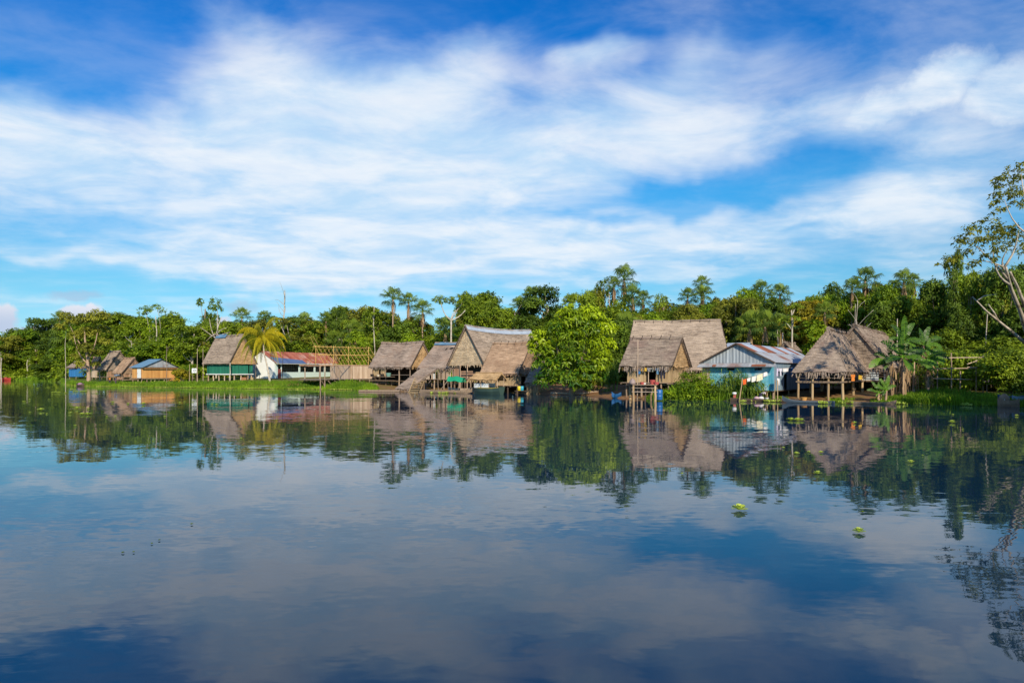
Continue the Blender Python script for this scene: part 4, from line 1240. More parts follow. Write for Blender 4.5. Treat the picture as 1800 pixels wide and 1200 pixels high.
# --- hut I with clothes line and jetty
h = slope_front((1181, 643), 84, 33, 1089, 593, xr=1199)
T = house_thing(h, 'old grey thatched hut on stilts with plank walls and washing under its eave')
thatch_roof(h, T, M['thatch_old'], 121, M['thatch_gold'], fr_len=.6, sag=.12, tint=.5, rag=.25)
zf = 3.5 - 20.5 * 84 / FP; I = .75; zt = h.zE + .2
Lw = h.L - 2 * I
mb = MB(); plank_wall(mb, h.P(I, h.hw - I, 0), h.P(h.L - I, h.hw - I, 0), zf, zt - .35, rng, w=.3, holes=((Lw * .47, Lw * .71, zf, zt - .5),)); mb.build('wall', M['wood_tan'], T)
mb = MB(); plank_wall(mb, h.P(h.L - I, h.hw - I - .04, 0), h.P(h.L - I, -h.hw + I, 0), zf, zt, rng, w=.3); mb.build('wall', M['wood_tan'], T)
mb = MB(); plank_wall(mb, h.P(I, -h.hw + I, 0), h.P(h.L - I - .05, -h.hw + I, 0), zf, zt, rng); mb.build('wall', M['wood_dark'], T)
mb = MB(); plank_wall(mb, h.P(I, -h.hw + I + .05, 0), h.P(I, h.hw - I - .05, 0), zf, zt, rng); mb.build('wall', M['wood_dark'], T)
mb = MB(); mb.bar(h.P(I + Lw * .53, h.hw - I + .05, zf), h.P(I + Lw * .53, h.hw - I + .05, zt - .4), .09); mb.build('door_post', M['wood_pale'], T)
deck(T, h, .4, h.L - .4, -h.hw + .4, h.hw + .5, zf, M['wood'], rng)
stilts(T, h, [.7, h.L * .4, h.L * .7, h.L - .7], [h.hw - .6, 0, -h.hw + .6], zf - .1, M['wood'], rng, r=.12)
hI = h
# tall thin pole at its corner
p = at(1120, 690, 80.5); zt_ = at(1120, 597, 80.5).z
pole(None, 'mooring_pole', (p.x, p.y, -.4), (p.x + .08, p.y, zt_), .055, M['wood_pale'], rng)
o = bpy.data.objects[-1] if False else [x for x in C.objects if x.name.startswith('mooring_pole')][-1]
tag(o, 'tall pale pole rising in front of the grey thatched hut with the washing', 'pole')
# jetty
c0 = at(1108, 674, 80.3)
T = thing('jetty', 'rough plank jetty on thick posts below the grey hut', 'jetty', (at(1130, 690, 80).x, 80, 0))
zj = 3.5 - 24.0 * 80 / FP; x0, x1 = at(1110, 0, 80).x, at(1152, 0, 80).x
mb = MB()
for k in range(11):
    y = 79.2 + k * .26; mb.bar((x0 - rng.uniform(0, .4), y, zj), (x1 + rng.uniform(0, .2), y, zj), .23, .07, rng.random())
mb.build('deck', M['wood'], T)
mb = MB()
for z in (zj - .35, zj - .8):
    mb.bar((x0 - .1, 79.3, z), (x1 + .1, 79.3, z - .03), .1, .09, rng.random())
mb.build('crossbeam', M['wood_grey'], T)
for x in (x0 + .12, x1 - .15):
    for y in (79.35, 81.6):
        pole(T, 'post', (x, y, -.9), (x, y, zj + .02), .15, M['wood_tan'], rng)
pole(T, 'post', ((x0 + x1) / 2, 79.5, -.9), ((x0 + x1) / 2 + .2, 79.5, zj - .05), .08, M['wood_dark'], rng)
for px, py, kind, r_, c, lb in ((1128, 673.5, 'basin', .26, paint('basinred', (.50, .10, .09)), 'small red basin at the middle of the plank jetty'), (1146, 671, 'basin', .36, paint('basinred', (.5, .1, .09)), 'tall red basin stack beside the blue barrel on the jetty'),
                               (1152, 673.5, 'basin', .34, paint('basinred2', (.56, .12, .12)), 'wide red basin at the right end of the jetty'), (1132, 673, 'bowl', .2, paint('bowlw', (.8, .78, .74)), 'white bowl between the red basins on the jetty'),
                               (1111, 673, 'sack', .38, paint('sack', (.36, .28, .26)), 'grey brown sack slumped at the left end of the jetty')):
    x = (px - 900) * 80 / FP; p = Vector((x, 79.7 if px < 1150 else 79.4, zj + .04)); mb = MB()
    if kind == 'sack':
        mb.lathe(p, [(0, 0), (r_ * .9, .02), (r_, .2), (r_ * .85, .45), (r_ * .4, .6), (r_ * .5, .68), (0, .66)], 12, .5)
    else:
        hh = .16 if kind == 'bowl' else (.5 if px == 1146 else .26)
        mb.lathe(p, [(0, 0), (r_ * .7, 0), (r_, hh), (r_ * 1.07, hh), (r_ * 1.05, hh + .03), (r_ * .92, hh), (r_ * .65, .04), (0, .04)], 16)
    tag(mb.build(kind, c, loc=p, smooth=kind == 'sack'), lb, kind)
p = Vector(((1159 - 900) * 80.2 / FP, 80.2, 0)); mb = MB()
T = thing('barrel', 'blue plastic barrel standing at the right foot of the jetty', 'barrel', (p.x, p.y, .1))
mb.lathe((p.x, p.y, .1), [(0, 0), (.33, 0), (.38, .08), (.38, .4), (.4, .43), (.38, .46), (.38, .8), (.4, .83), (.38, .86), (.38, 1.15), (.32, 1.24), (0, 1.24)], 18)
b_ = mb.build('body', paint('barrelblue', (.03, .15, .42), .35), T, smooth=True)
mb = MB(); mb.lathe((p.x + .15, p.y, 1.34), [(0, 0), (.06, 0), (.06, .05), (0, .05)], 10); mb.build('cap', M['black'], T)


# --- washing
def garment(kind, c0, c1, h_, colr, label, cat, group=None, name=None, seed=0):
    """hangs between line points c0 and c1 and drops h_ metres"""
    R_ = random.Random(seed)
    d = (c1 - c0); L = d.length; n = Vector((d.y, -d.x, 0)).normalized()
    nx, nz = 10, 9
    mb = MB()
    grid = []
    for j in range(nz + 1):
        row = []
        for i in range(nx + 1):
            f = i / nx; g = j / nz
            x = f
            if kind == 'shirt':
                x = .5 + (f - .5) * (1.0 if g < .36 else .56)
            q = c0.lerp(c1, x) + Vector((0, 0, -h_ * g)) + n * (.07 * math.sin(f * 9 + seed) * g + R_.uniform(-.008, .008))
            row.append(q)
        grid.append(row)
    for j in range(nz):
        for i in range(nx):
            f = (i + .5) / nx; g = (j + .5) / nz
            if kind == 'trousers' and g > .35 and abs(f - .5) < .05 + .10 * g:
                continue
            q = [grid[j][i], grid[j][i + 1], grid[j + 1][i + 1], grid[j + 1][i]]
            mb.face(q, None, .5 + R_.uniform(-.1, .1)); mb.face([p - n * .012 for p in q[::-1]], None, .5)
    return tag(mb.build(name or kind, colr, loc=(c0 + c1) / 2), label, cat, group)


def line_thing(pts, label, r=.014):
    mb = MB()
    for a, b in zip(pts, pts[1:]):
        L = (b - a).length
        mb.tube([a.lerp(b, i / 6) - Vector((0, 0, .03 * L * math.sin(math.pi * i / 6) * .6)) for i in range(7)], r, 5)
    return tag(mb.build('clothes_line', M['wood_grey'], loc=pts[0]), label, 'clothes line')


a, b = hI.P(I, hI.hw - .15, zt - .42), hI.P(hI.L - I, hI.hw - .15, zt - .42)
line_thing([a, b], 'clothes line strung under the eave of the grey thatched hut')
LP = lambda px: a + (b - a) * max(0, min(1, (solve_t(a, (b - a), px))))
for k, (x0_, x1_, hh, kind, c, lb, cat) in enumerate((
        (1121, 1127, .78, 'shirt', cloth('bluesh', (.07, .27, .58)), 'bright blue shirt hanging at the left of the hut door', 'shirt'),
        (1127, 1137, .42, 'sheet', cloth('yel', (.75, .47, .06)), 'yellow cloth hanging over the hut door', 'cloth'),
        (1138, 1144, .48, 'shirt', cloth('grysh', (.33, .36, .42)), 'grey shirt hanging right of the yellow cloth', 'shirt'),
        (1145, 1150, .5, 'shirt', cloth('crm', (.48, .48, .38)), 'small cream shirt hanging beside the grey shirt', 'shirt'),
        (1152, 1160, .8, 'shirt', cloth('bl2', (.16, .34, .52)), 'dusty blue shirt hanging on the plank wall', 'shirt'),
        (1160.5, 1169.5, 1.35, 'trousers', cloth('drk', (.05, .05, .075)), 'dark trousers hanging on the plank wall of the grey hut', 'trousers'),
        (1170, 1176, .5, 'sheet', cloth('wht', (.78, .78, .8)), 'white cloth at the right end of the line under the hut eave', 'cloth'))):
    off = hI.b * (.02 * (k % 2))
    garment(kind, LP(x0_) + off, LP(x1_) + off, hh, c, lb, cat, 'washing under the grey hut eave', seed=k, name={'sheet': 'hanging_cloth'}.get(kind))

# --- metal house J
h = gable_front((1364, 637), 79, 37, 1231, 1412, (0, 604), ridge_end=1388)
h.inA = 0
T = house_thing(h, 'turquoise boarded house with a grey zinc gable and rusty sheet roof', 'metal_roofed_house')
zE, zR, L, hw = h.zE, h.zR, h.L, h.hw
# real sheets have rust where the upper row is old
mb = MB()
for sg in (1, -1):
    mid = lambda u, f: h.P(u, sg * hw * (1 - f), zE + (zR - zE) * f)
    mb = MB(); sheet_slope(mb, mid(-.35, 0), mid(L, 0), mid(L, .58), mid(-.35, .58), rng, w=.9, tints=[.45, .6, .4, .5])
    mb.build('roof', M['zinc_rust'], T)
k = 12
for i in range(k):
    a0, a1 = -.35 + (L + .35) * i / k, -.35 + (L + .35) * (i + 1) / k
    for sg in (1, -1):
        mid = lambda u, f: h.P(u, sg * hw * (1 - f), zE + (zR - zE) * f)
        mb = MB(); sheet_slope(mb, mid(a0, .55), mid(a1, .55), mid(a1, 1), mid(a0, 1), rng, w=1.0, lift=.05)
        if i in (0, 3, 4, 7, 10):
            lab(mb.build('roof_sheet', M['rust'], T), 'rusted sheet near the ridge')
        else:
            mb.build('roof_sheet', M['zinc_bright'], T)
mb = MB(); n_ = 44
for i in range(n_):
    f0, f1 = -1 + 2 * i / n_, -1 + 2 * (i + 1) / n_
    tp = lambda f: zE + .02 + (zR - zE - .1) * (1 - abs(f))
    zig = .035 if i % 2 else 0
    t = rng.random()
    q = [h.P(zig, f0 * (hw - .1), zE - .02), h.P(.035 - zig, f1 * (hw - .1), zE - .02), h.P(.035 - zig, f1 * (hw - .1), tp(f1)), h.P(zig, f0 * (hw - .1), tp(f0))]
    mb.face(q, None, t); mb.face([p + h.a * .03 for p in q[::-1]], None, t)
mb.build('gable', M['zinc'], T)
mb = MB()
for i in range(12):
    f0, f1 = -1 + 2 * i / 12, -1 + 2 * (i + 1) / 12
    x = .012 * (i % 2)
    q = [h.P(-.65 - x, f0 * (hw + .2), zE - .48), h.P(-.65 - x, f1 * (hw + .2), zE - .48), h.P(-.02 - x, f1 * (hw - .05), zE - .03), h.P(-.02 - x, f0 * (hw - .05), zE - .03)]
    mb.face(q, None, rng.random()); mb.face([p - Vector((0, 0, .03)) for p in q[::-1]], None, .3)
ap = mb.build('apron_sheet', M['zinc_rust'], T)
mb = MB()
for f0, f1 in ((-.62, -.52), (.42, .78)):
    q = [h.P(-.68, f0 * hw, zE - .42), h.P(-.68, f1 * hw, zE - .42), h.P(-.36, f1 * hw, zE - .2), h.P(-.36, f0 * hw, zE - .2)]
    mb.face(q); mb.face([p - Vector((0, 0, .01)) for p in q[::-1]])
mb.build('patch', M['rust'], ap)
mb = MB()
for sg in (1, -1):
    mb.bar(h.P(-.4, sg * hw, zE - .02), h.P(-.4, 0, zR + .02), .07, .16)
mb.build('barge_board', M['wood_dark'], T)
zf = h.zG + .35
mb = MB(); plank_wall(mb, h.P(.3, -hw + 1.1, 0), h.P(.3, hw - .3, 0), zf, zE - .1, rng, w=.4, gaps=.008, holes=((2.2, 2.9, zE - .9, zE - .3), (5.6, 6.2, zE - .9, zE - .3))); mb.build('wall', M['turquoise'], T)
mb = MB(); plank_wall(mb, h.P(.3, -hw + .15, 0), h.P(.3, -hw + 1.1, 0), zf, zE - .1, rng, w=.3); lab(mb.build('wall', M['wood_pale'], T), 'pale raw boards at the left corner')
mb = MB(); plank_wall(mb, h.P(.34, hw - .3, 0), h.P(L - .4, hw - .3, 0), zf, zE - .02, rng, w=.4, holes=((4, 5.1, zf, zf + 1.9),)); mb.build('wall', M['shaded_side_wall'], T)
mb = MB(); plank_wall(mb, h.P(.34, -hw + .2, 0), h.P(L - .4, -hw + .2, 0), zf, zE - .02, rng, w=.4); mb.build('wall', M['shaded_side_wall'], T)
mb = MB(); plank_wall(mb, h.P(L - .4, -hw + .25, 0), h.P(L - .4, hw - .35, 0), zf, zE, rng, w=.4); mb.build('wall', M['shaded_side_wall'], T)
mb = MB(); mb.bar(h.P(.1, 0, zf - .06), h.P(L - .3, 0, zf - .06), 2 * hw - .4, .1); mb.build('floor', M['wood_dark'], T)
stilts(T, h, [.4, L * .3, L * .6, L - .6], [hw - .4, 0, -hw + .4], zf - .1, M['wood'], rng, r=.11)
hJ = h
# sheet roof and thatch peak just showing behind it
h = slope_front((1312, 612), 112, 33, 1270, 602, xr=1320)
T = house_thing(h, 'grey sheet roof just showing behind the zinc gable', 'shed', 'shed')
mb = MB(); sheet_slope(mb, h.P(0, h.hw, h.zE), h.P(h.L, h.hw, h.zE), h.P(h.L, 0, h.zR), h.P(0, 0, h.zR), rng); mb.build('roof', M['zinc_bright'], T)
mb = MB(); sheet_slope(mb, h.P(0, -h.hw, h.zE), h.P(h.L, -h.hw, h.zE), h.P(h.L, 0, h.zR), h.P(0, 0, h.zR), rng); mb.build('roof', M['zinc_bright'], T)
walls4(h, T, M['wood_grey'], h.zG, h.zE + .05, rng, ins=.4)
h = gable_front((1392, 616), 110, 37, 1364, 1410, (0, 602)); h.inA = .4
T = house_thing(h, 'small pointed thatch peak behind the rusty sheet roof')
thatch_roof(h, T, M['thatch_old'], 123, fr_len=.3)
walls4(h, T, M['wood'], h.zG, h.zE + .1, rng)

# --- open hut K
h = gable_front((1489, 653), 76, 37, 1392, 1536, (1456, 578))
h.L *= 1.15
T = house_thing(h, 'open-sided hut under shaggy hipped thatch, on tall stilts with pole railings')
thatch_roof(h, T, M['thatch_old'], 124, fr_len=.7, sag=.15, tint=.6, rag=.32, gset=.05, gables=(True, True), rakes=False)
zf = 3.5 - 18.5 * 76 / FP; I = .55
L, hw = h.L, h.hw
deck(T, h, I - .1, L - .3, -hw + I, hw - I, zf, M['wood'], rng)
us = [I, L * .33, L * .62, L - .5]; vv = [-hw + I, -hw * .28, hw * .3, hw - I]
for v in vv:
    for u in us:
        if u in (us[1], us[2]) and v not in (vv[0], vv[-1]):
            continue
        p = h.P(u, v, 0); pole(T, 'post', (p.x, p.y, gz(p.x, p.y) - .5), (p.x, p.y, h.zE + .15), .15 if v == vv[-1] else .13, M['wood_tan'], rng)
for z in (zf + .35, zf + .68, zf + 1.0):
    pole(T, 'rail', h.P(I - .1, -hw + I, z), h.P(I - .1, hw - I, z + .03), .045, M['wood'], rng)
    pole(T, 'rail', h.P(I, hw - I + .08, z), h.P(L - .5, hw - I + .08, z), .045, M['wood'], rng)
mb = MB()
for zc in (zf - .05,):
    mb.bar(h.P(I - .15, -hw + I - .2, zc), h.P(I - .15, hw - I + .2, zc), .12, .16, .3); mb.bar(h.P(I, hw - I + .15, zc), h.P(L - .4, hw - I + .15, zc), .12, .16, .3)
mb.build('floor_beam', M['wood'], T)
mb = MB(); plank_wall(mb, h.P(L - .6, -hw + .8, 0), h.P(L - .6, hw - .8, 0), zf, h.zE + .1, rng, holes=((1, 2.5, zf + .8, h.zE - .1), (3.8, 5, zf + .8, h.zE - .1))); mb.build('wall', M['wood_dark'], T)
hK = h
# hut L behind
h = gable_front((1566, 646), 85, 37, 1440, 1640, (1504, 572))
h.inA = 0
T = house_thing(h, 'second shaggy thatched hut with a pale blue wall, behind the banana plants')
thatch_roof(h, T, M['thatch_old'], 125, fr_len=.6, sag=.15, tint=.55, rag=.3, rakes=False)
zf = 3.5 - 16 * 85 / FP
deck(T, h, .4, h.L - .4, -h.hw + .5, h.hw - .4, zf, M['wood'], rng)
mb = MB(); plank_wall(mb, h.P(.8, -h.hw + .8, 0), h.P(.8, h.hw - .9, 0), zf, h.zE - .2, rng, w=.5, gaps=.02, holes=((6.3, 7.2, zf, h.zE - .5),)); mb.build('wall', M['paleblue'], T)
mb = MB(); plank_wall(mb, h.P(.85, h.hw - .9, 0), h.P(h.L * .9, h.hw - .9, 0), zf, h.zE, rng, w=.4, holes=((2, 3, zf + .9, h.zE - .3),)); mb.build('wall', M['paleblue'], T)
mb = MB()
for z in (zf + .45, zf + .75, zf + 1.05):
    mb.bar(h.P(.4, -h.hw + .6, z), h.P(.4, h.hw - .5, z), .07, .08, rng.random()); mb.bar(h.P(.5, h.hw - .45, z), h.P(h.L * .7, h.hw - .45, z), .07, .08, rng.random())
mb.build('railing', M['wood_dark'], T)
stilts(T, h, [.5, h.L * .4, h.L * .8], [h.hw - .5, 0, -h.hw + .6], h.zE + .1, M['wood_dark'], rng, r=.12)
hL = h
# orange garment and pot on K's deck side
a, b = hK.P(L * .35, hK.hw - .4, zf), hK.P(L * .7, hK.hw - .4, zf)
pA, pB = at(1496, 658, 77), at(1503, 658, 77.6)
garment('shirt', pA, pB, .75, cloth('orsh', (.72, .24, .05)), 'orange shirt hung from the eave of the open hut', 'shirt', seed=5)
pA, pB = at(1509.5, 659, 78), at(1514.5, 659, 78.4)
garment('sheet', pA, pB, .5, cloth('ylsh', (.62, .40, .05)), 'mustard cloth hung beside the orange shirt', 'cloth', seed=6, name='hanging_cloth')

# --- line of washing in front of the turquoise house
q0, q1, q2 = at(1306, 667, 79), at(1362, 647, 80), at(1398, 645, 82)
for px, yb, yt, Y, rr, lb, lean in ((1305, 693, 664, 79, .07, 'leaning pole that props the orange cloth', -7), (1350, 690, 633, 80, .085, 'upright post in the middle of the long washing line', -1.5), (1363, 697, 668, 78.6, .05, 'left thin pole under the hanging pale cloth', -2),
                                    (1367, 697, 668, 78.2, .05, 'right thin pole under the hanging pale cloth', 0), (1347, 668, 634, 80.2, .05, 'thin leaning stick tied to the upright washing post', -6)):
    p, q = at(px + lean, yb, Y), at(px, yt, Y); pole(None, 'line_prop', (p.x, p.y, gz(p.x, p.y) - .2), (q.x, q.y, q.z), rr, M['wood_tan'], rng)
    tag([x for x in C.objects if x.name.startswith('line_prop')][-1], lb, 'pole')
line_thing([q0, q1, q2], 'long washing line sagging across the front of the turquoise house')


def on_line(px):
    A, B = (q0, q1) if px < 1362 else (q1, q2)
    t = solve_t(A, (B - A), px); t = max(0, min(1, t)); return A.lerp(B, t) - Vector((0, 0, .03 * (B - A).length * math.sin(math.pi * t) * .6))


for k, (x0_, x1_, hh, kind, c, lb, cat, nm) in enumerate((
        (1303.5, 1312, .62, 'sheet', cloth('orange', (.80, .14, .03)), 'bright orange cloth at the left end of the long washing line', 'cloth', 'hanging_cloth'),
        (1313.2, 1319.5, .40, 'sheet', cloth('wht', (.78, .78, .8)), 'short white cloth next to the orange cloth', 'cloth', 'hanging_cloth'),
        (1321.2, 1328.6, .62, 'sheet', cloth('wht2', (.8, .8, .76)), 'white cloth, second from the orange cloth', 'cloth', 'hanging_cloth'),
        (1330.4, 1340.6, .74, 'sheet', cloth('cream', (.80, .74, .52)), 'cream cloth in the middle of the white washing', 'cloth', 'hanging_cloth'),
        (1342.2, 1348.6, .50, 'sheet', cloth('wht', (.78, .78, .8)), 'white cloth just left of the upright washing post', 'cloth', 'hanging_cloth'),
        (1351.5, 1360, .66, 'sheet', cloth('wht2', (.8, .8, .76)), 'broad white cloth right of the upright washing post', 'cloth', 'hanging_cloth'),
        (1363, 1369, .92, 'shirt', cloth('lilac', (.58, .52, .70)), 'lilac shirt hanging near the corner of the turquoise house', 'shirt', 'shirt'),
        (1369.5, 1375, .90, 'shirt', cloth('lil2', (.66, .66, .76)), 'pale grey shirt next to the lilac shirt', 'shirt', 'shirt'),
        (1376, 1386, .42, 'sheet', cloth('wht', (.78, .78, .8)), 'white towel hanging in the shade of the open hut', 'towel', 'towel'),
        (1391, 1398, .95, 'sheet', cloth('blc', (.04, .22, .48)), 'blue cloth hanging below the left corner of the shaggy eave', 'cloth', 'hanging_cloth'))):
    garment(kind, on_line(x0_), on_line(x1_), hh, c, lb, cat, 'washing in front of the turquoise house', name=nm, seed=20 + k)
pA, pB = at(1366, 664, 78.3), at(1370.5, 666, 78.3)
garment('sheet', pA, pB, .75, cloth('wht', (.78, .78, .8)), 'small white cloth hung low on the two thin poles', 'cloth', name='hanging_cloth', seed=40)


# ------------------------------------------------------------------ boats
def canoe(name, label, c, d, Lh, W_, H_, m, group=None, cat='canoe', rise=.35, blunt=0.0, seats=4, draft=.12, m_in=None, parts=True, stern=1.0):
    d = Vector(d).normalized(); s = Vector((-d.y, d.x, 0)); c = Vector((c[0], c[1], 0))
    T = thing(name, label, cat, c, group)
    mb = MB(); n = 22
    out, inn = [], []
    for i in range(n + 1):
        t = -1 + 2 * i / n
        w = W_ / 2 * max(blunt if t > 0 else .06, (1 - abs(t) ** 2.6))
        kk = stern if t < 0 else 1.0
        sh = H_ - draft + kk * rise * abs(t) ** 4
        bot = -draft + (kk * rise * .75) * abs(t) ** 5
        cc = c + d * (t * Lh / 2)
        out.append([cc + s * w + Vector((0, 0, sh)), cc + s * w * .86 + Vector((0, 0, (sh + bot) / 2)), cc + s * w * .45 + Vector((0, 0, bot)), cc - s * w * .45 + Vector((0, 0, bot)), cc - s * w * .86 + Vector((0, 0, (sh + bot) / 2)), cc - s * w + Vector((0, 0, sh))])
        wi = max(w - .05, .01)
        inn.append([cc + s * wi + Vector((0, 0, sh)), cc + s * wi * .8 + Vector((0, 0, (sh + bot) / 2 + .02)), cc + s * wi * .35 + Vector((0, 0, bot + .06)), cc - s * wi * .35 + Vector((0, 0, bot + .06)), cc - s * wi * .8 + Vector((0, 0, (sh + bot) / 2 + .02)), cc - s * wi + Vector((0, 0, sh))])
    for i in range(n):
        for k in range(5):
            mb.face([out[i][k], out[i + 1][k], out[i + 1][k + 1], out[i][k + 1]], None, .5 if k in (0, 4) else .35)
            mb.face([inn[i][k + 1], inn[i + 1][k + 1], inn[i + 1][k], inn[i][k]], None, .3)
        for k in (0, 5):
            mb.face([out[i][k], inn[i][k], inn[i + 1][k], out[i + 1][k]], None, .8)
    mb.face(out[0][::-1]); mb.face(out[n])
    mb.build('hull', m, T)
    for k in range(seats if parts else 0):
        t = -.7 + 1.4 * (k + .5) / seats
        w = W_ / 2 * (1 - abs(t) ** 2.6) - .04
        cc = c + d * (t * Lh / 2) + Vector((0, 0, H_ - draft - .1)); b = MB()
        b.bar(cc - s * w, cc + s * w, .2, .04); b.build('seat', m_in or m, T)
    return T, c, d, s


# long canoe with green awning
p0, p1 = at(738, 690, 110), at(833, 690, 106.5)
d = Vector((p1.x - p0.x, p1.y - p0.y, 0))
T, c, d, s = canoe('canoe', 'long wooden canoe with a small green awning moored below the largest house', ((p0.x + p1.x) / 2, (p0.y + p1.y) / 2), d, d.length, 1.25, .58, M['wood'], rise=.65, seats=5, stern=.2)
mb = MB()
a0, a1 = at(789, 664, 108.3), at(816, 666, 107.4)
for i in range(8):
    f0, f1 = i / 8, (i + 1) / 8
    q0_, q1_ = a0.lerp(a1, f0), a0.lerp(a1, f1)
    for k in range(6):
        x0_, x1_ = -1 + 2 * k / 6, -1 + 2 * (k + 1) / 6
        zz_ = lambda x, f: .55 - .75 * x * x - .1 * math.sin(f * 9)
        mb.face([q0_ + s * x0_ * .75 + Vector((0, 0, zz_(x0_, f0) - .25)), q1_ + s * x0_ * .75 + Vector((0, 0, zz_(x0_, f1) - .25)), q1_ + s * x1_ * .75 + Vector((0, 0, zz_(x1_, f1) - .25)), q0_ + s * x1_ * .75 + Vector((0, 0, zz_(x1_, f0) - .25))], None, rng.random())
mb.build('awning', cloth('tarp', (.01, .33, .17)), T)
for f in (.05, .5, .95):
    for sg in (-.55, .55):
        q = a0.lerp(a1, f) + s * sg; pole(T, 'awning_post', (q.x, q.y, .2), (q.x, q.y, q.z - .12), .035, M['wood'], rng)
# pale skiff alongside
p0, p1 = at(786, 689, 109.6), at(832, 689, 107.8); d = Vector((p1.x - p0.x, p1.y - p0.y, 0))
canoe('canoe', 'pale canoe tucked behind the long one with the green awning', ((p0.x + p1.x) / 2, (p0.y + p1.y) / 2 + 1.1), d, d.length, 1.0, .85, M['wood_pale'], rise=.3, seats=3)

# roofed river boat
p0, p1 = at(833, 692, 106), at(882, 692, 102.5); d = Vector((p1.x - p0.x, p1.y - p0.y, 0))
T, c, d, s = canoe('river_boat', 'dark green river boat with a thatched cabin roof and yellow stripe', ((p0.x + p1.x) / 2, (p0.y + p1.y) / 2), d, d.length, 1.9, 1.2, paint('boatgreen', (.055, .10, .085)), cat='boat', rise=.15, blunt=.78, seats=0, draft=.2)
Lb = (p1 - p0).length
mb = MB()
for i in range(22):
    t0, t1 = -1 + 2 * i / 22, -1 + 2 * (i + 1) / 22
    w = lambda t: 1.9 / 2 * max(.78 if t > 0 else .06, (1 - abs(t) ** 2.6)) + .015
    zz_ = lambda t: 1.2 - .2 + .15 * abs(t) ** 3 - .10
    for sg in (1, -1):
        q = lambda t, dz: c + d * (t * Lb / 2) + s * (sg * w(t)) + Vector((0, 0, zz_(t) + dz))
        mb.face([q(t0, -.03), q(t1, -.03), q(t1, .05), q(t0, .05)])
e0, e1 = c + d * (Lb / 2 + .02) + s * .76, c + d * (Lb / 2 + .02) - s * .76
mb.build('stripe', paint('stripe', (.52, .40, .06)), T)
zr = 1.0
mb = MB()
for sg in (1, -1):
    for (u0, u1) in ((-.72, -.28), (-.2, .30)):
        _board(mb, c + d * (u0 * Lb / 2) + s * .78 * sg, c + d * (u1 * Lb / 2) + s * .78 * sg, zr - .05, zr + .62, .05, rng.random())
mb.build('cabin_side', M['white_wall'], T)
mb = MB(); mb.bar(c + d * (-.75 * Lb / 2) + Vector((0, 0, zr - .02)), c + d * (.95 * Lb / 2) + Vector((0, 0, zr - .02)), 1.4, .05); mb.build('floor', M['wood'], T)
for u in (-.75, -.3, -.22, .32, .92):
    for sg in (1, -1):
        q = c + d * (u * Lb / 2) + s * .76 * sg; pole(T, 'cabin_post', (q.x, q.y, zr - .05), (q.x, q.y, 2.55), .05, M['wood_pale'], rng)
R5 = random.Random(77); mb = MB()
ra_, rb_ = c - d * (Lb / 2 * 1.02), c + d * (Lb / 2 * 1.0)
for sg in (1, -1):
    thatch_slab(mb, ra_ + s * 1.35 * sg + Vector((0, 0, 2.15)), rb_ + s * 1.35 * sg + Vector((0, 0, 2.15)), rb_ + Vector((0, 0, 3.2)), ra_ + d * .6 + Vector((0, 0, 3.2)), R5, fr_len=.4, thick=.14, course=.28)
mb.tube([ra_ + d * .5 + Vector((0, 0, 3.22)), c + Vector((0, 0, 3.2)), rb_ + Vector((0, 0, 3.22))], .14, 7)
mb.build('roof', M['thatch_gold'], T)
# drums by the water
for k, (px, cc, lb) in enumerate(((912.5, (.74, .60, .03), 'yellow drum lying beside the blue one at the end of the brown hut'), (917.5, (.04, .38, .55), 'light blue drum beside the yellow one at the end of the brown hut'))):
    p = at(px, 683, 103.2); g0 = .55
    T = thing('drum', lb, 'drum', (p.x, p.y, g0)); mb = MB()
    mb.lathe((p.x, p.y, g0), [(0, 0), (.24, 0), (.27, .05), (.27, .3), (.29, .33), (.27, .36), (.27, .62), (.24, .68), (0, .68)], 14); mb.build('body', paint('drum%d' % k, cc, .4), T, smooth=True)
    mb = MB(); mb.lathe((p.x + .1, p.y, g0 + .68), [(0, 0), (.05, 0), (.05, .05), (0, .05)], 8); mb.build('cap', M['black'], T)
p = at(915, 688, 103.3)
mb = MB()
for k in range(6):
    mb.bar((p.x - .9, p.y - .5 + k * .22, .5), (p.x + .9, p.y - .5 + k * .22, .5), .2, .07, rng.random())
for sx in (-.7, .7):
    mb.bar((p.x + sx, p.y - .55, .42), (p.x + sx, p.y + .65, .42), .1, .1); mb.tube([(p.x + sx, p.y, -.6), (p.x + sx, p.y, .4)], .08, 6)
tag(mb.build('landing_stage', M['wood_dark'], loc=(p.x, p.y, 0)), 'small dark plank stage that carries the yellow and blue drums', 'landing')

# right-hand canoes
p0, p1 = at(1282, 704, 80.2), at(1402, 704, 77.5); d = Vector((p1.x - p0.x, p1.y - p0.y, 0))
canoe('dugout', 'long dark dugout loaded at the grass in front of the turquoise house', ((p0.x + p1.x) / 2, (p0.y + p1.y) / 2 - .4), d, d.length, .9, .42, M['wood_dark'], cat='dugout canoe', rise=.12, seats=5)
p0, p1 = at(1376, 703, 76.5), at(1458, 706, 74.2); d = Vector((p1.x - p0.x, p1.y - p0.y, 0))
T, c, d, s = canoe('canoe', 'grey blue canoe with a raised pointed bow in front of the open hut', ((p0.x + p1.x) / 2, (p0.y + p1.y) / 2 - .6), -d, d.length * 1.12, .9, .36, paint('canoegrey', (.11, .15, .19)), rise=.55, seats=4, stern=.1)
p0, p1 = at(1494, 709, 73.3), at(1571, 709, 71.5); d = Vector((p1.x - p0.x, p1.y - p0.y, 0))
canoe('canoe', 'brown wooden canoe lying at the bank below the banana plants', ((p0.x + p1.x) / 2, (p0.y + p1.y) / 2 - .3), d, d.length * 1.05, .85, .34, M['wood'], rise=.3, seats=3, stern=.3)
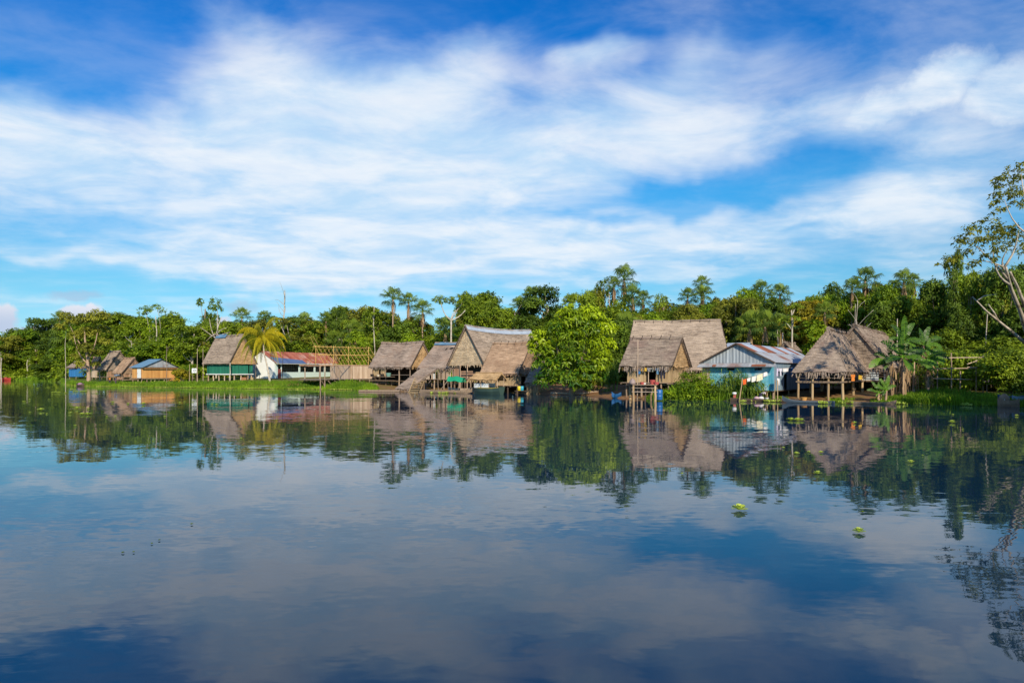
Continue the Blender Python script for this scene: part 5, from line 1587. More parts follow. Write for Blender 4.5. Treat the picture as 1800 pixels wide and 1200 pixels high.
p0, p1 = at(1747, 712, 68.8), at(1783, 712, 67.6); d = Vector((p1.x - p0.x, p1.y - p0.y - .2, 0))
T, c, d, s = canoe('canoe', 'short brown canoe with a white painted bow at the right edge', ((p0.x + p1.x) / 2, (p0.y + p1.y) / 2 - .6), -d, d.length, 1.1, .75, M['wood_red'], rise=.2, seats=2)
mb = MB()
q = c + d * (d.length * 0)
tip = c + d * ((p1 - p0).length / 2 - .1)
for sg in (1, -1):
    mb.face([tip + Vector((0, 0, .86)), tip + Vector((0, 0, .35)), tip - d * .55 + s * .36 * sg + Vector((0, 0, .28)), tip - d * .55 + s * .43 * sg + Vector((0, 0, .72))])
mb.build('bow_paint', M['white_wall'], T)
mb = MB(); q = c + Vector((-.2, .3, .55)); mb.lathe(q, [(0, 0), (.42, 0), (.46, .2), (.36, .5), (.15, .68), (0, .7)], 10); tag(mb.build('bundle', M['wood_red'], loc=q, smooth=True), 'reddish bundle heaped in the white-bowed canoe', 'bundle')
p0, p1 = at(1690, 708, 71.6), at(1722, 709, 70.6); d = Vector((p1.x - p0.x, p1.y - p0.y, 0))
canoe('canoe', 'small dark teal canoe half hidden in the grass right of the banana plants', ((p0.x + p1.x) / 2, (p0.y + p1.y) / 2 - .2), d, d.length, .8, .42, paint('teal', (.01, .10, .11)), rise=.1, seats=2)
for px, py, Y, L_, c_, lb in ((1780, 694, 70.5, 2.0, (.06, .10, .24), 'dark blue canoe drawn up behind the white-bowed one'), (1800, 695, 69.5, 1.6, (.3, .36, .48), 'pale blue canoe drawn up at the right edge of the bank')):
    p = at(px, 700, Y)
    T, c, d, s = canoe('canoe', lb, (p.x, p.y), (1, -.15, 0), L_ * 1.4, .9, .6, paint('cn%d' % px, c_), seats=2, rise=.2)
    T.location.z = gz(p.x, p.y) + .12
# far left
p = at(9, 669, 252)
T, c, d, s = canoe('canoe', 'red canoe at the far left end of the bank', (p.x, p.y), (1, -.3, 0), 5.6, 1.3, 1.0, paint('redboat', (.42, .05, .035)), rise=.3, seats=2)
mb = MB(); q = c + Vector((.3, 0, .7)); mb.lathe(q, [(0, 0), (.6, 0), (.62, .3), (.4, .6), (0, .65)], 10); tag(mb.build('bundle', paint('redbundle', (.38, .10, .06)), loc=q, smooth=True), 'reddish load heaped in the far-left red canoe', 'bundle')
p = at(143, 671, 157)
T, c, d, s = canoe('canoe', 'small dark canoe at the foot of the leaning riverside tree', (p.x, p.y - .4), (1, -.4, 0), 2.6, .9, .55, M['wood_dark'], seats=1)
mb = MB(); q = c + Vector((0, 0, .3)); mb.lathe(q, [(0, 0), (.5, 0), (.55, .25), (.35, .5), (0, .55)], 10); tag(mb.build('bundle', cloth('mauve', (.34, .20, .28)), loc=q, smooth=True), 'mauve bundle in the small canoe by the riverside tree', 'bundle')
# outboard motor and load at the dugout's left end
p = at(1291, 692, 80.0)
T = thing('outboard_motor', 'red and white outboard motor on the left end of the long dugout', 'motor', (p.x, p.y, .3)); mb = MB()
mb.lathe((p.x, p.y, .75), [(0, 0), (.18, 0), (.26, .08), (.26, .24), (.1, .3), (0, .3)], 12); mb.build('cowl', M['white_wall'], T, smooth=True)
mb = MB(); mb.bar((p.x, p.y, .2), (p.x + .05, p.y, .78), .3, .26); mb.build('body', paint('motorred', (.42, .10, .08)), T)
mb = MB(); mb.tube([(p.x - .1, p.y, .3), (p.x - 1.3, p.y + .1, -.02)], .03, 6); mb.build('shaft', M['black'], T)
for px, c_, lb, nm in ((1328, (.55, .38, .42), 'pink cloth bundle lying in the long dugout', 'bundle'), (1336, (.74, .72, .74), 'white laundry heap in the long dugout by the bending person', 'laundry_heap'), (1413, (.62, .33, .10), 'orange tan basket on the bank under the open hut', 'basket')):
    Y = 78.9 if px < 1400 else 78.5; p = at(px, 700, Y); q = Vector((p.x, p.y - .35 if px < 1400 else p.y, .3 if px < 1400 else gz(p.x, p.y))); mb = MB()
    k = .32 if px < 1400 else .36
    if nm == 'basket':
        mb.lathe(q, [(0, 0), (k * .7, 0), (k, .4), (k * 1.05, .42), (k * .9, .4), (k * .62, .05), (0, .05)], 14)
    else:
        mb.lathe(q, [(0, 0), (k, 0), (k * 1.1, .1), (k * .7, .24), (k * .2, .3), (0, .3)], 9)
    tag(mb.build(nm, cloth('b%d' % px, c_), loc=q, smooth=nm != 'basket'), lb, {'bundle': 'bundle', 'laundry_heap': 'laundry', 'basket': 'basket'}[nm])
# blue canoe on the earth bank below hut I, logs on the shore
p = at(1084, 682, 88.5)
T, c, d, s = canoe('canoe', 'bright blue canoe drawn up on the red earth left of the grey hut', (p.x, p.y), (1, .9, 0), 2.0, .75, .5, paint('bluecanoe', (.015, .11, .30)), seats=2)
T.location.z = gz(p.x, p.y) + .1
for k, (x0_, x1_, y0, Y, r_, lb) in enumerate(((968, 1012, 692, 101, .13, 'pale drift log lying along the waterline under the mango tree'), (1005, 1042, 690, 100.4, .11, 'second pale drift log on the earth bank right of the first'), (1018, 1052, 694, 99.4, .09, 'thin branch stranded at the edge of the red earth'))):
    a, b = at(x0_, y0, Y), at(x1_, y0, Y - 1.2); mb = MB()
    mb.tube([Vector((a.x + (b.x - a.x) * i / 6, a.y + (b.y - a.y) * i / 6 + rng.uniform(-.1, .1), max(.06, gz(a.x + (b.x - a.x) * i / 6, a.y + (b.y - a.y) * i / 6)) + r_ + rng.uniform(0, .06))) for i in range(7)], [r_ * (1.2 - .1 * i) for i in range(7)], 7)
    tag(mb.build('drift_log', M['wood_pale'], loc=(a.x, a.y, .1), smooth=True), lb, 'log')

# pole trellis and dim shed on the right bank
T = thing('pole_trellis', 'long frame of thin poles standing under the trees right of the banana plants', 'trellis', (at(1700, 680, 79).x, 79, 1.0))
for px, yt in ((1648, 628), (1672, 620), (1688, 652), (1716, 634), (1728, 625), (1735, 632), (1755, 647)):
    Y = 79 + rng.uniform(-.6, .6); p = at(px, 680, Y); pole(T, 'post', (p.x, p.y, .5), (p.x, p.y, at(px, yt, Y).z), .07, M['wood'], rng)
for (xa, ya, xb, yb) in ((1640, 629, 1735, 628), (1640, 648, 1775, 646), (1640, 665, 1712, 667), (1700, 645, 1750, 647), (1700, 640, 1722, 632)):
    pole(T, 'rail', at(xa, ya, 78.7), at(xb, yb, 78.9), .05, M['wood_pale'], rng)
h = slope_front((1760, 655), 84, 12, 1702, 640, hw=2.2)
T = house_thing(h, 'dim open shed with a mauve panel under the trees at right', 'shed', 'shed')
mb = MB(); sheet_slope(mb, h.P(0, h.hw, h.zE), h.P(h.L, h.hw, h.zE), h.P(h.L, 0, h.zR), h.P(0, 0, h.zR), rng); mb.build('roof', M['wood_dark'], T)
mb = MB(); sheet_slope(mb, h.P(0, -h.hw, h.zE), h.P(h.L, -h.hw, h.zE), h.P(h.L, 0, h.zR), h.P(0, 0, h.zR), rng); mb.build('roof', M['wood_dark'], T)
mb = MB(); plank_wall(mb, h.P(h.L * .5, h.hw - .5, 0), h.P(h.L * .85, h.hw - .5, 0), 3.5 - 20 * 84 / FP, 3.5 - 8 * 84 / FP, rng, w=.5); mb.build('panel', paint('mauvepanel', (.16, .13, .2)), T)
mb = MB(); plank_wall(mb, h.P(.3, -h.hw + .3, 0), h.P(h.L - .3, -h.hw + .3, 0), 1.0, h.zE + .1, rng); mb.build('wall', M['wood_dark'], T)
stilts(T, h, [.3, h.L - .3], [h.hw - .3, -h.hw + .3], h.zE + .05, M['wood'], rng)
# ------------------------------------------------------------------ vegetation builders
def rvec(r):
    while True:
        v = Vector((r.uniform(-1, 1), r.uniform(-1, 1), r.uniform(-1, 1)))
        if 0.05 < v.length < 1:
            return v.normalized()


def leaf_quad(mb, c, nrm, ax, l, w, t, droop=0.0):
    """one pointed leaf: base at c, along ax"""
    sd = nrm.cross(ax)
    if sd.length < 1e-3:
        sd = ax.orthogonal()
    sd = sd.normalized() * (w / 2)
    tip = c + ax * l + Vector((0, 0, -droop * l))
    mid = c + ax * (l * .45)
    mb.face([c, mid + sd, tip, mid - sd], None, t)


def leaf_cloud(mb, rng, lobes, leaf, per, droop=0.2, spread=0.75, clump=0.22, flat=0.7, asp=0.5, tv=0.22):
    """lobes: (centre, rx, ry, rz, tint). Clumps of leaves sit on each lobe's shell and a few inside it"""
    for (c, rx, ry, rz, tint) in lobes:
        n = max(6, int(per * (rx * ry * rz) ** (2 / 3)))
        for _ in range(n):
            d = rvec(rng)
            if d.z < -0.55:
                d.z *= -0.6; d.normalize()
            k = rng.uniform(.72, 1.06) if rng.random() < .8 else rng.uniform(.2, .7)
            cc = c + Vector((d.x * rx * k, d.y * ry * k, d.z * rz * k))
            cr = clump * (rx + ry + rz) / 3 * rng.uniform(.6, 1.35)
            ct = tint + rng.uniform(-tv, tv)
            for _ in range(rng.randint(9, 17)):
                o = Vector((rng.gauss(0, .55), rng.gauss(0, .55), rng.gauss(0, .55 * flat))) * cr
                nr = (d * .7 + Vector((0, 0, .7)) + rvec(rng) * spread).normalized()
                ax = rvec(rng); ax = (ax - nr * ax.dot(nr)); ax = (ax.normalized() + d * .3 + Vector((0, 0, -droop))).normalized()
                l = leaf * rng.uniform(.65, 1.4)
                leaf_quad(mb, cc + o, nr, ax, l, l * asp, min(1, max(0, ct + rng.uniform(-.14, .14))), droop * .4)


def limb(mb, p, q, r0, r1, rng, n=5, bend=.12, sides=6):
    L = (q - p).length; off = rvec(rng) * L * bend
    pts = [p.lerp(q, i / n) + off * math.sin(math.pi * i / n) for i in range(n + 1)]
    mb.tube(pts, [r0 + (r1 - r0) * i / n for i in range(n + 1)], sides, rng.random())
    return pts


def make_tree_meshes(kind, seed):
    """a crown and a trunk mesh for a tree 20 m tall and about 12 m wide, standing at the origin"""
    r = random.Random(seed)
    lobes = []
    tr = MB()
    cr = MB()
    if kind == 'dense':
        for _ in range(15):
            a = r.uniform(0, 6.28); rad = r.uniform(0, 4.6); z = r.uniform(6, 17.2)
            k = math.sqrt(max(.1, 1 - ((z - 10.5) / 8.2) ** 2)); s = r.uniform(1.6, 3.1)
            lobes.append((Vector((math.cos(a) * rad * k, math.sin(a) * rad * k, z)), s * 1.15, s * 1.15, s * .85, .5 + r.uniform(-.2, .2)))
        leaf_cloud(cr, r, lobes, .62, 9.5)
        trunk_top = 12; tw = .45
    elif kind == 'spread':
        for _ in range(26):
            a = r.uniform(0, 6.28); rad = 5.4 * math.sqrt(r.random()); z = r.uniform(8.5, 18.4) - rad * .3
            s = r.uniform(1.4, 2.6)
            lobes.append((Vector((math.cos(a) * rad, math.sin(a) * rad, z)), s * 1.25, s * 1.25, s * .58, .5 + r.uniform(-.25, .25)))
        leaf_cloud(cr, r, lobes, .58, 11, clump=.26, flat=.5)
        trunk_top = 15; tw = .45
    elif kind == 'loose':
        for _ in range(17):
            a = r.uniform(0, 6.28); rad = 5.2 * math.sqrt(r.random()); z = r.uniform(10, 19)
            s = r.uniform(.9, 1.8)
            lobes.append((Vector((math.cos(a) * rad, math.sin(a) * rad, z)), s * 1.2, s * 1.2, s * .7, .5 + r.uniform(-.25, .25)))
        leaf_cloud(cr, r, lobes, .5, 9, clump=.3)
        trunk_top = 14; tw = .32
    elif kind == 'tall':
        for _ in range(16):
            a = r.uniform(0, 6.28); z = r.uniform(3, 18.8); rad = r.uniform(.3, 3.2) * (1.25 if z > 11 else .8)
            s = r.uniform(1.2, 2.3)
            lobes.append((Vector((math.cos(a) * rad, math.sin(a) * rad, z)), s, s, s * .9, .5 + r.uniform(-.22, .22)))
        leaf_cloud(cr, r, lobes, .55, 9.5, droop=.45)
        trunk_top = 15; tw = .4
    else:   # mound: leafy to the ground
        for _ in range(16):
            a = r.uniform(0, 6.28); z = r.uniform(1.5, 16.5); rad = 5.2 * math.sqrt(r.random()) * math.sqrt(max(.12, 1 - (z / 19) ** 2))
            s = r.uniform(2.0, 3.4)
            lobes.append((Vector((math.cos(a) * rad, math.sin(a) * rad, z)), s, s, s * .9, .5 + r.uniform(-.2, .2)))
        leaf_cloud(cr, r, lobes, .75, 8.5, clump=.24)
        trunk_top = 8; tw = .35
    top = Vector((r.uniform(-.6, .6), r.uniform(-.6, .6), trunk_top))
    pts = limb(tr, Vector((0, 0, -1.2)), top, tw, tw * .45, r, 7, .03, 8)
    for (c, rx, ry, rz, t) in lobes[::2]:
        s = pts[r.randint(3, 6)]
        if c.z > s.z - 1:
            limb(tr, s, c, tw * .4, .05, r)
    return cr.build('crown', [M['leaf_mid']]), tr.build('trunk', [M['bark']], smooth=True)


PROTO = {}
for kind, n_ in (('dense', 4), ('spread', 3), ('loose', 3), ('tall', 3), ('mound', 3)):
    PROTO[kind] = []
    for i in range(n_):
        c_, t_ = make_tree_meshes(kind, 300 + hash_ if False else 300 + 17 * i + len(kind) * 5)
        PROTO[kind].append((c_.data, t_.data))
        bpy.data.objects.remove(c_); bpy.data.objects.remove(t_)


def linked(name, me, parent, mat_=None):
    o = bpy.data.objects.new(name, me); C.objects.link(o); o.parent = parent
    if mat_:
        o.material_slots[0].link = 'OBJECT'; o.material_slots[0].material = mat_
    return o


TR = random.Random(99)


def tree(kind, px, ytop, wpx, Y, label, leafm='leaf_mid', bark='bark', name='rainforest_tree', group=None, var=None, ybase=None, cat='tree'):
    X = (px - 900) * Y / FP; top = HC + (652 - ytop) * Y / FP
    g = gz(X, Y)
    if ybase:
        g = HC + (652 - ybase) * Y / FP
    T = thing(name, label, cat, (X, Y, g), group)
    sz = (top - g) / 19.6; sx = (wpx * Y / FP) / 12.4
    me_top = max(v_.co.z for v_ in PROTO[kind][(var if var is not None else 0) % len(PROTO[kind])][0].vertices) if False else 19.0
    sz = (top - g) / me_top
    T.scale = (sx * 1.12, sx * 1.12, sz); T.rotation_euler = (0, 0, TR.uniform(0, 6.28))
    v = PROTO[kind]; cm, tm = v[(var if var is not None else TR.randint(0, 99)) % len(v)]
    linked('crown', cm, T, M[leafm]); linked('trunk', tm, T, M[bark])
    return T


# ---- fan palms
def fan_meshes(seed):
    r = random.Random(seed)
    cr = MB(); dr = MB()
    for k in range(17):          # unit: crown radius about 1, hub at the origin
        a = k * 2.4 + r.uniform(-.2, .2); e = R(-35 + 120 * (k / 16)) + r.uniform(-.15, .15)
        d = Vector((math.cos(a) * math.cos(e), math.sin(a) * math.cos(e), math.sin(e)))
        pl = r.uniform(.42, .6); hub = d * pl
        cr.tube([Vector((0, 0, -.05)), hub * .5 + Vector((0, 0, .03)), hub], [.022, .016, .012], 4, .4)
        sd = d.cross(Vector((0, 0, 1)));  sd = sd.normalized() if sd.length > .05 else Vector((1, 0, 0))
        up = sd.cross(d).normalized()
        t = min(1, max(0, .15 + .6 * (k / 16) + r.uniform(-.15, .2)))
        for j in range(21):
            th = R(-125 + 250 * j / 20)
            ax = (d * math.cos(th) + sd * math.sin(th)).normalized()
            l = r.uniform(.36, .47) * (1 - .15 * abs(th) / 2.2)
            w = up.cross(ax).normalized() * .019
            m_ = hub + ax * l * .6 + up * .02; tip = hub + ax * l + Vector((0, 0, -.14 - .10 * r.random()))
            cr.face([hub, m_ + w, tip, m_ - w], None, min(1, max(0, t + r.uniform(-.1, .1))))
    for k in range(9):
        a = k * .7 + r.uniform(-.2, .2); rr = r.uniform(.10, .26)
        for j in range(8):
            p = Vector((math.cos(a) * rr * .4, math.sin(a) * rr * .4, -.10)); q = Vector((math.cos(a + r.uniform(-.3, .3)) * rr, math.sin(a + r.uniform(-.3, .3)) * rr, -r.uniform(.45, .95)))
            w = Vector((-math.sin(a), math.cos(a), 0)) * .03
            dr.face([p - w * .4, p + w * .4, q + w, q - w], None, r.random())
    return cr.build('crown', [M['palm_leaf']]), dr.build('dry_skirt', [M['dry_leaf']])


FAN = []
for i in range(3):
    a, b = fan_meshes(500 + i); FAN.append((a.data, b.data)); bpy.data.objects.remove(a); bpy.data.objects.remove(b)
tb = MB(); tb.tube([(0, 0, -.05), (.006, 0, .3), (-.004, .004, .7), (0, 0, 1)], [.011, .008, .007, .0065], 8); _t = tb.build('trunk', [M['bark_warm']], smooth=True); FANT = _t.data; bpy.data.objects.remove(_t)


def fan_palm(px, ytop, wpx, Y, label, group='fan palms above the forest', skirt=True, name='fan_palm'):
    X = (px - 900) * Y / FP; rad = wpx * Y / FP / 2 * 1.7
    top = HC + (652 - ytop) * Y / FP; g = gz(X, Y); hub = top - rad * .78
    T = thing(name, label, 'palm tree', (X, Y, g), group)
    i = TR.randint(0, 2)
    o = linked('crown', FAN[i][0], T); o.location = (0, 0, hub - g); o.scale = (rad,) * 3; o.rotation_euler = (0, 0, TR.uniform(0, 6.28))
    if skirt:
        o = linked('dry_skirt', FAN[i][1], T); o.location = (0, 0, hub - g); o.scale = (rad * .75, rad * .75, rad * (.95 + .4 * TR.random()))
    o = linked('trunk', FANT, T); o.scale = (22, 22, hub - g)
    return T


# ---- the forest, from the left.  kind, column, top row, width, depth, foliage, label
G = 'trees at the forest edge behind the village'
FOREST = [
    ('mound', -40, 585, 70, 270, 'leaf_dark', 'dark leafy tree cut by the left edge of the view'),
    ('dense', 18, 574, 58, 285, 'leaf_mid', 'rounded green tree over the far-left red canoe'),
    ('dense', 45, 580, 50, 265, 'leaf_dark', 'dark rounded tree left of the flat-topped forest tree'),
    ('spread', 80, 553, 56, 275, 'leaf_dark', 'flat-topped dark tree at far left beside a small fan palm'),
    ('tall', 62, 600, 44, 262, 'leaf_mid', 'shrubby green tree with a pale forked stem near the far bank'),
    ('dense', 100, 580, 60, 255, 'leaf_dark', 'deep green tree under the flat-topped far-left tree'),
    ('mound', 20, 618, 60, 262, 'leaf_mid', 'low leafy tree at the far-left water edge'),
    ('mound', 92, 628, 55, 240, 'leaf_dark', 'low dark bushy tree left of the thin pale stem'),
    ('dense', 168, 560, 62, 240, 'leaf_mid', 'green tree top right of the far-left fan palm'),
    ('spread', 205, 546, 80, 225, 'leaf_mid', 'broad layered tree above the steep thatched hut'),
    ('dense', 180, 600, 60, 215, 'leaf_dark', 'dark tree behind the steep thatched hut'),
    ('dense', 240, 548, 66, 218, 'leaf_mid', 'leafy tree above the brown thatched hut'),
    ('loose', 270, 540, 62, 205, 'leaf_lime', 'open yellow-green tree with pale limbs above the orange shack'),
    ('dense', 298, 546, 66, 210, 'leaf_mid', 'tall leafy tree over the right half of the orange shack'),
    ('mound', 262, 588, 74, 180, 'leaf_lime', 'bright leafy tree just behind the blue metal roof'),
    ('mound', 312, 592, 60, 176, 'leaf_lime', 'bright bushy tree behind the white emblem sign'),
    ('tall', 362, 511, 58, 190, 'leaf_dark', 'tallest dark tree with a narrow layered top above the green hut'),
    ('dense', 330, 570, 52, 195, 'leaf_dark', 'dark tree left of the tallest layered tree'),
    ('spread', 340, 566, 60, 170, 'leaf_mid', 'layered green tree with spreading limbs left of the green hut roof'),
    ('dense', 405, 556, 62, 190, 'leaf_mid', 'rounded tree right of the tallest layered tree'),
    ('dense', 440, 560, 66, 182, 'leaf_olive', 'olive green tree behind the coconut palm'),
    ('loose', 530, 562, 80, 197, 'leaf_olive', 'open olive tree with pale branches right of the coconut palm'),
    ('mound', 525, 592, 60, 192, 'leaf_mid', 'bushy green tree behind the red school roof'),
    ('dense', 478, 580, 60, 184, 'leaf_mid', 'green tree behind the left end of the school'),
    ('spread', 597, 536, 30, 200, 'leaf_dark', 'small flat-topped tree high above the cane roof frame'),
    ('dense', 548, 556, 62, 204, 'leaf_olive', 'olive tree behind the small flat-topped one'),
    ('tall', 615, 556, 50, 185, 'leaf_mid', 'slender leafy tree above the right end of the cane frame'),
    ('mound', 634, 580, 44, 160, 'leaf_lime', 'bright dome-shaped tree left of the open thatched house'),
    ('spread', 650, 534, 74, 190, 'leaf_olive', 'broad olive tree with a thin pale trunk above the open thatched house'),
    ('dense', 690, 560, 60, 180, 'leaf_mid', 'green tree behind the palm with the red-brown skirt'),
    ('mound', 716, 583, 40, 152, 'leaf_lime', 'small cone-shaped bright tree behind the open thatched house'),
    ('mound', 680, 592, 60, 158, 'leaf_olive', 'olive bushy tree behind the open thatched house roof'),
    ('dense', 735, 555, 60, 175, 'leaf_olive', 'olive tree between the fan palms and the white forked tree'),
    ('dense', 815, 510, 60, 185, 'leaf_dark', 'tall dark tree left of the biggest leafy crown'),
    ('dense', 848, 503, 74, 180, 'leaf_mid', 'biggest leafy crown above the grey ridge of the largest house'),
    ('mound', 800, 565, 50, 160, 'leaf_lime', 'bright green tree right behind the white forked trunk'),
    ('dense', 880, 535, 56, 172, 'leaf_mid', 'green tree above the right end of the largest roof'),
    ('dense', 905, 545, 50, 178, 'leaf_olive', 'pale olive tree left of the small fan palm group'),
    ('spread', 962, 500, 76, 165, 'leaf_dark', 'domed dark tree behind the upper left of the mango tree'),
    ('dense', 930, 545, 60, 160, 'leaf_dark', 'dark tree behind the left shoulder of the mango tree'),
    ('loose', 1062, 495, 56, 165, 'leaf_mid', 'open airy tree left of the tallest fan palm'),
    ('dense', 1010, 540, 60, 160, 'leaf_mid', 'green tree showing over the top of the mango tree'),
    ('mound', 1085, 560, 60, 120, 'leaf_dark', 'dark bushy tree between the mango tree and the large broad house'),
    ('tall', 1165, 505, 52, 150, 'leaf_mid', 'upright vine-covered tree above the large broad house'),
    ('dense', 1125, 540, 52, 152, 'leaf_dark', 'dark tree at the left end of the large broad roof'),
    ('mound', 1150, 548, 50, 130, 'leaf_lime', 'bright leafy tree just over the ridge of the large broad roof'),
    ('dense', 1200, 532, 60, 150, 'leaf_dark', 'dark tree under the right fan palms above the large broad roof'),
    ('dense', 1258, 518, 70, 150, 'leaf_mid', 'rounded green tree above the right end of the large broad roof'),
    ('dense', 1295, 540, 60, 140, 'leaf_lime', 'light green tree above the zinc gable'),
    ('dense', 1310, 528, 50, 155, 'leaf_mid', 'green tree left of the paired fan palms'),
    ('spread', 1408, 525, 82, 128, 'leaf_gold', 'golden-leaved spreading tree above the rusty sheet roof'),
    ('mound', 1440, 560, 60, 118, 'leaf_lime', 'bright yellow-green tree behind the open hut roof'),
    ('spread', 1418, 512, 44, 160, 'leaf_dark', 'small dark flat crown behind the golden tree'),
    ('dense', 1455, 493, 70, 145, 'leaf_dark', 'dark domed tree left of the tall right-hand fan palm'),
    ('dense', 1480, 530, 55, 130, 'leaf_mid', 'green tree over the peak of the second shaggy hut'),
    ('mound', 1350, 590, 70, 120, 'leaf_dark', 'dark undergrowth tree behind the rusty sheet roof'),
    ('dense', 1560, 492, 62, 125, 'leaf_olive', 'olive tree between the right-hand fan palms'),
    ('dense', 1545, 530, 72, 108, 'leaf_dark', 'dark tree with a climber-wrapped trunk behind the banana plants'),
    ('dense', 1600, 510, 72, 108, 'leaf_mid', 'leafy tree above the banana plants'),
    ('dense', 1640, 478, 66, 112, 'leaf_dark', 'dark rounded tree left of the vine-hung spire'),
    ('tall', 1676, 436, 42, 98, 'leaf_dark', 'narrow vine-hung tree that rises as a dark spire at right'),
    ('dense', 1690, 530, 60, 96, 'leaf_dark', 'dark tree at the foot of the vine-hung spire'),
    ('mound', 1650, 560, 70, 96, 'leaf_mid', 'bushy green tree behind the pole trellis'),
    ('dense', 1740, 470, 66, 98, 'leaf_olive', 'olive tree behind the pale leaning trunks'),
    ('dense', 1790, 455, 70, 100, 'leaf_mid', 'large green tree behind the pale trunks at the right edge'),
    ('mound', 1720, 585, 80, 90, 'leaf_mid', 'low green tree over the dim shed with the mauve panel'),
    ('mound', 1780, 590, 70, 84, 'leaf_mid', 'broad low tree hanging over the right end of the bank'),
    ('dense', 1760, 452, 70, 93, 'leaf_dark', 'tall dark tree right behind the pale leaning trunks'),
    ('tall', 1703, 478, 58, 97, 'leaf_mid', 'leafy tree between the vine-hung spire and the pale leaning trunks'),
    ('mound', 1792, 520, 86, 90, 'leaf_dark', 'dense dark tree low behind the pale trunks at the right edge'),
    ('dense', 1850, 480, 90, 98, 'leaf_mid', 'tree cut by the right edge of the view'),
    ('mound', 1850, 580, 90, 84, 'leaf_dark', 'low tree cut by the right edge of the bank'),
    ('spread', 150, 548, 78, 169, 'leaf_olive', 'leaning olive-brown tree on a thick tan trunk at the water edge'),
]
for i, (kind, px, yt, w, Y, lm, lb) in enumerate(FOREST):
    if lm == 'leaf_olive' and px == 150:
        continue
    tree(kind, px, yt, w, Y, lb, lm, 'bark_pale' if kind in ('loose', 'spread') else 'bark', group=G, var=i)

REG = [(0, 110, 592, 268, 'green tree filling the far-left canopy around the flat-topped tree'), (110, 330, 572, 222, 'green tree filling the canopy behind the orange shack and brown huts'), (330, 470, 580, 198, 'green tree filling the canopy behind the green hut'),
       (470, 640, 566, 206, 'green tree filling the canopy behind the school and cane frame'), (640, 800, 566, 172, 'green tree filling the canopy behind the open thatched house'), (800, 1000, 556, 168, 'green tree filling the canopy behind the largest house'),
       (1000, 1290, 540, 150, 'green tree filling the canopy behind the large broad roof'), (1290, 1470, 536, 138, 'green tree filling the canopy behind the rusty sheet roof'), (1470, 1680, 516, 122, 'green tree filling the canopy behind the shaggy huts'), (1680, 1900, 484, 104, 'green tree filling the canopy at the right edge')]
RF = random.Random(12)
for (a, b, yt, Y, lb) in REG:
    n_ = max(4, int((b - a) / (19 if b < 1001 else 15)))
    for k in range(n_):
        px = a + (b - a) * (k + .5) / n_ + RF.uniform(-8, 8)
        tree(('dense', 'tall', 'mound', 'dense', 'spread')[RF.randint(0, 4)], px, yt - 14 + RF.uniform(-22, 22), RF.uniform(44, 66), Y + RF.uniform(-9, 14), lb, ('leaf_mid', 'leaf_dark', 'leaf_olive', 'leaf_mid', 'leaf_lime')[RF.randint(0, 4)], group='canopy trees: ' + lb[26:])
# the bank runs on to the right, out of the picture; its trees shade the right end of the village
for k, (x, y, h_, w_, lb) in enumerate(((50, 42, 15, 10, 'broad tree on the near right bank, first beyond the view'), (57, 46, 17, 12, 'tall tree on the near right bank, second beyond the view'), (66, 52, 18, 12, 'dark tree on the near right bank, third beyond the view'), (58, 36, 15, 11, 'low tree on the near right bank, nearest the viewer'), (46, 37, 21, 8, 'slender tall tree leaning over the near right bank'), (54.5, 55, 15, 9, 'leafy tree on the right bank just outside the view, farther one'), (51, 56.5, 13, 8, 'leafy tree on the right bank just outside the view, smaller one'))):
    T = tree(('dense', 'tall', 'dense', 'spread', 'loose', 'dense', 'mound')[k], 900 + FP * x / y, 652 - (h_ - HC) * FP / y, w_ * FP / y, y, lb, 'leaf_mid', var=k)
# thicket that fills the foot of the forest: nobody could count it
ub = MB(); r = random.Random(3)
for px in range(-120, 1960, 7):
    for row in range(4):
        Yb = lerp_table([(-200, 262), (60, 255), (110, 212), (160, 190), (330, 168), (440, 178), (600, 194), (645, 156), (700, 142), (900, 138), (1060, 118), (1300, 122), (1500, 106), (1620, 92), (1960, 84)], px)
        Y = Yb + row * 9 + r.uniform(-3, 4); x = (px + r.uniform(-5, 5) - 900) * Y / FP
        hgt = (2.6 + row * 2.6) * r.uniform(.6, 1.45); g = gz(x, Y)
        s = r.uniform(1.3, 2.3)
        leaf_cloud(ub, r, [(Vector((x, Y, g + hgt * .55)), s, s, hgt * .55, r.uniform(.15, .75))], .8, 3.0, clump=.3)
u_ = ub.build('undergrowth', M['leaf_mid']); u_['kind'] = 'stuff'

# riverside olive tree on a thick trunk
def limbed_tree(name, base, lobes, limbs, leaf, per, leafm, bark, label, trunk, cat='tree', group=None, seed=1, droop=.25, clump=.26, asp=.5):
    r = random.Random(seed)
    T = thing(name, label, cat, base, group)
    tb_ = MB()
    for path, r0, r1 in trunk:
        n = len(path)
        pts = []
        for i in range(n - 1):
            for k in range(4):
                pts.append(Vector(path[i]).lerp(Vector(path[i + 1]), k / 4) + rvec(r) * r0 * .12)
        pts.append(Vector(path[-1]))
        tb_.tube(pts, [r0 + (r1 - r0) * i / (len(pts) - 1) for i in range(len(pts))], 9, .6)
    for (p, q, a, b) in limbs:
        limb(tb_, Vector(p), Vector(q), a, b, r)
    tb_.build('trunk', M[bark], T, smooth=True)
    if lobes:
        cb_ = MB(); leaf_cloud(cb_, r, lobes, leaf, per, droop=droop, clump=clump, asp=asp)
        cb_.build('crown', M[leafm], T)
    return T


def A(px, py, Y):
    return at(px, py, Y)


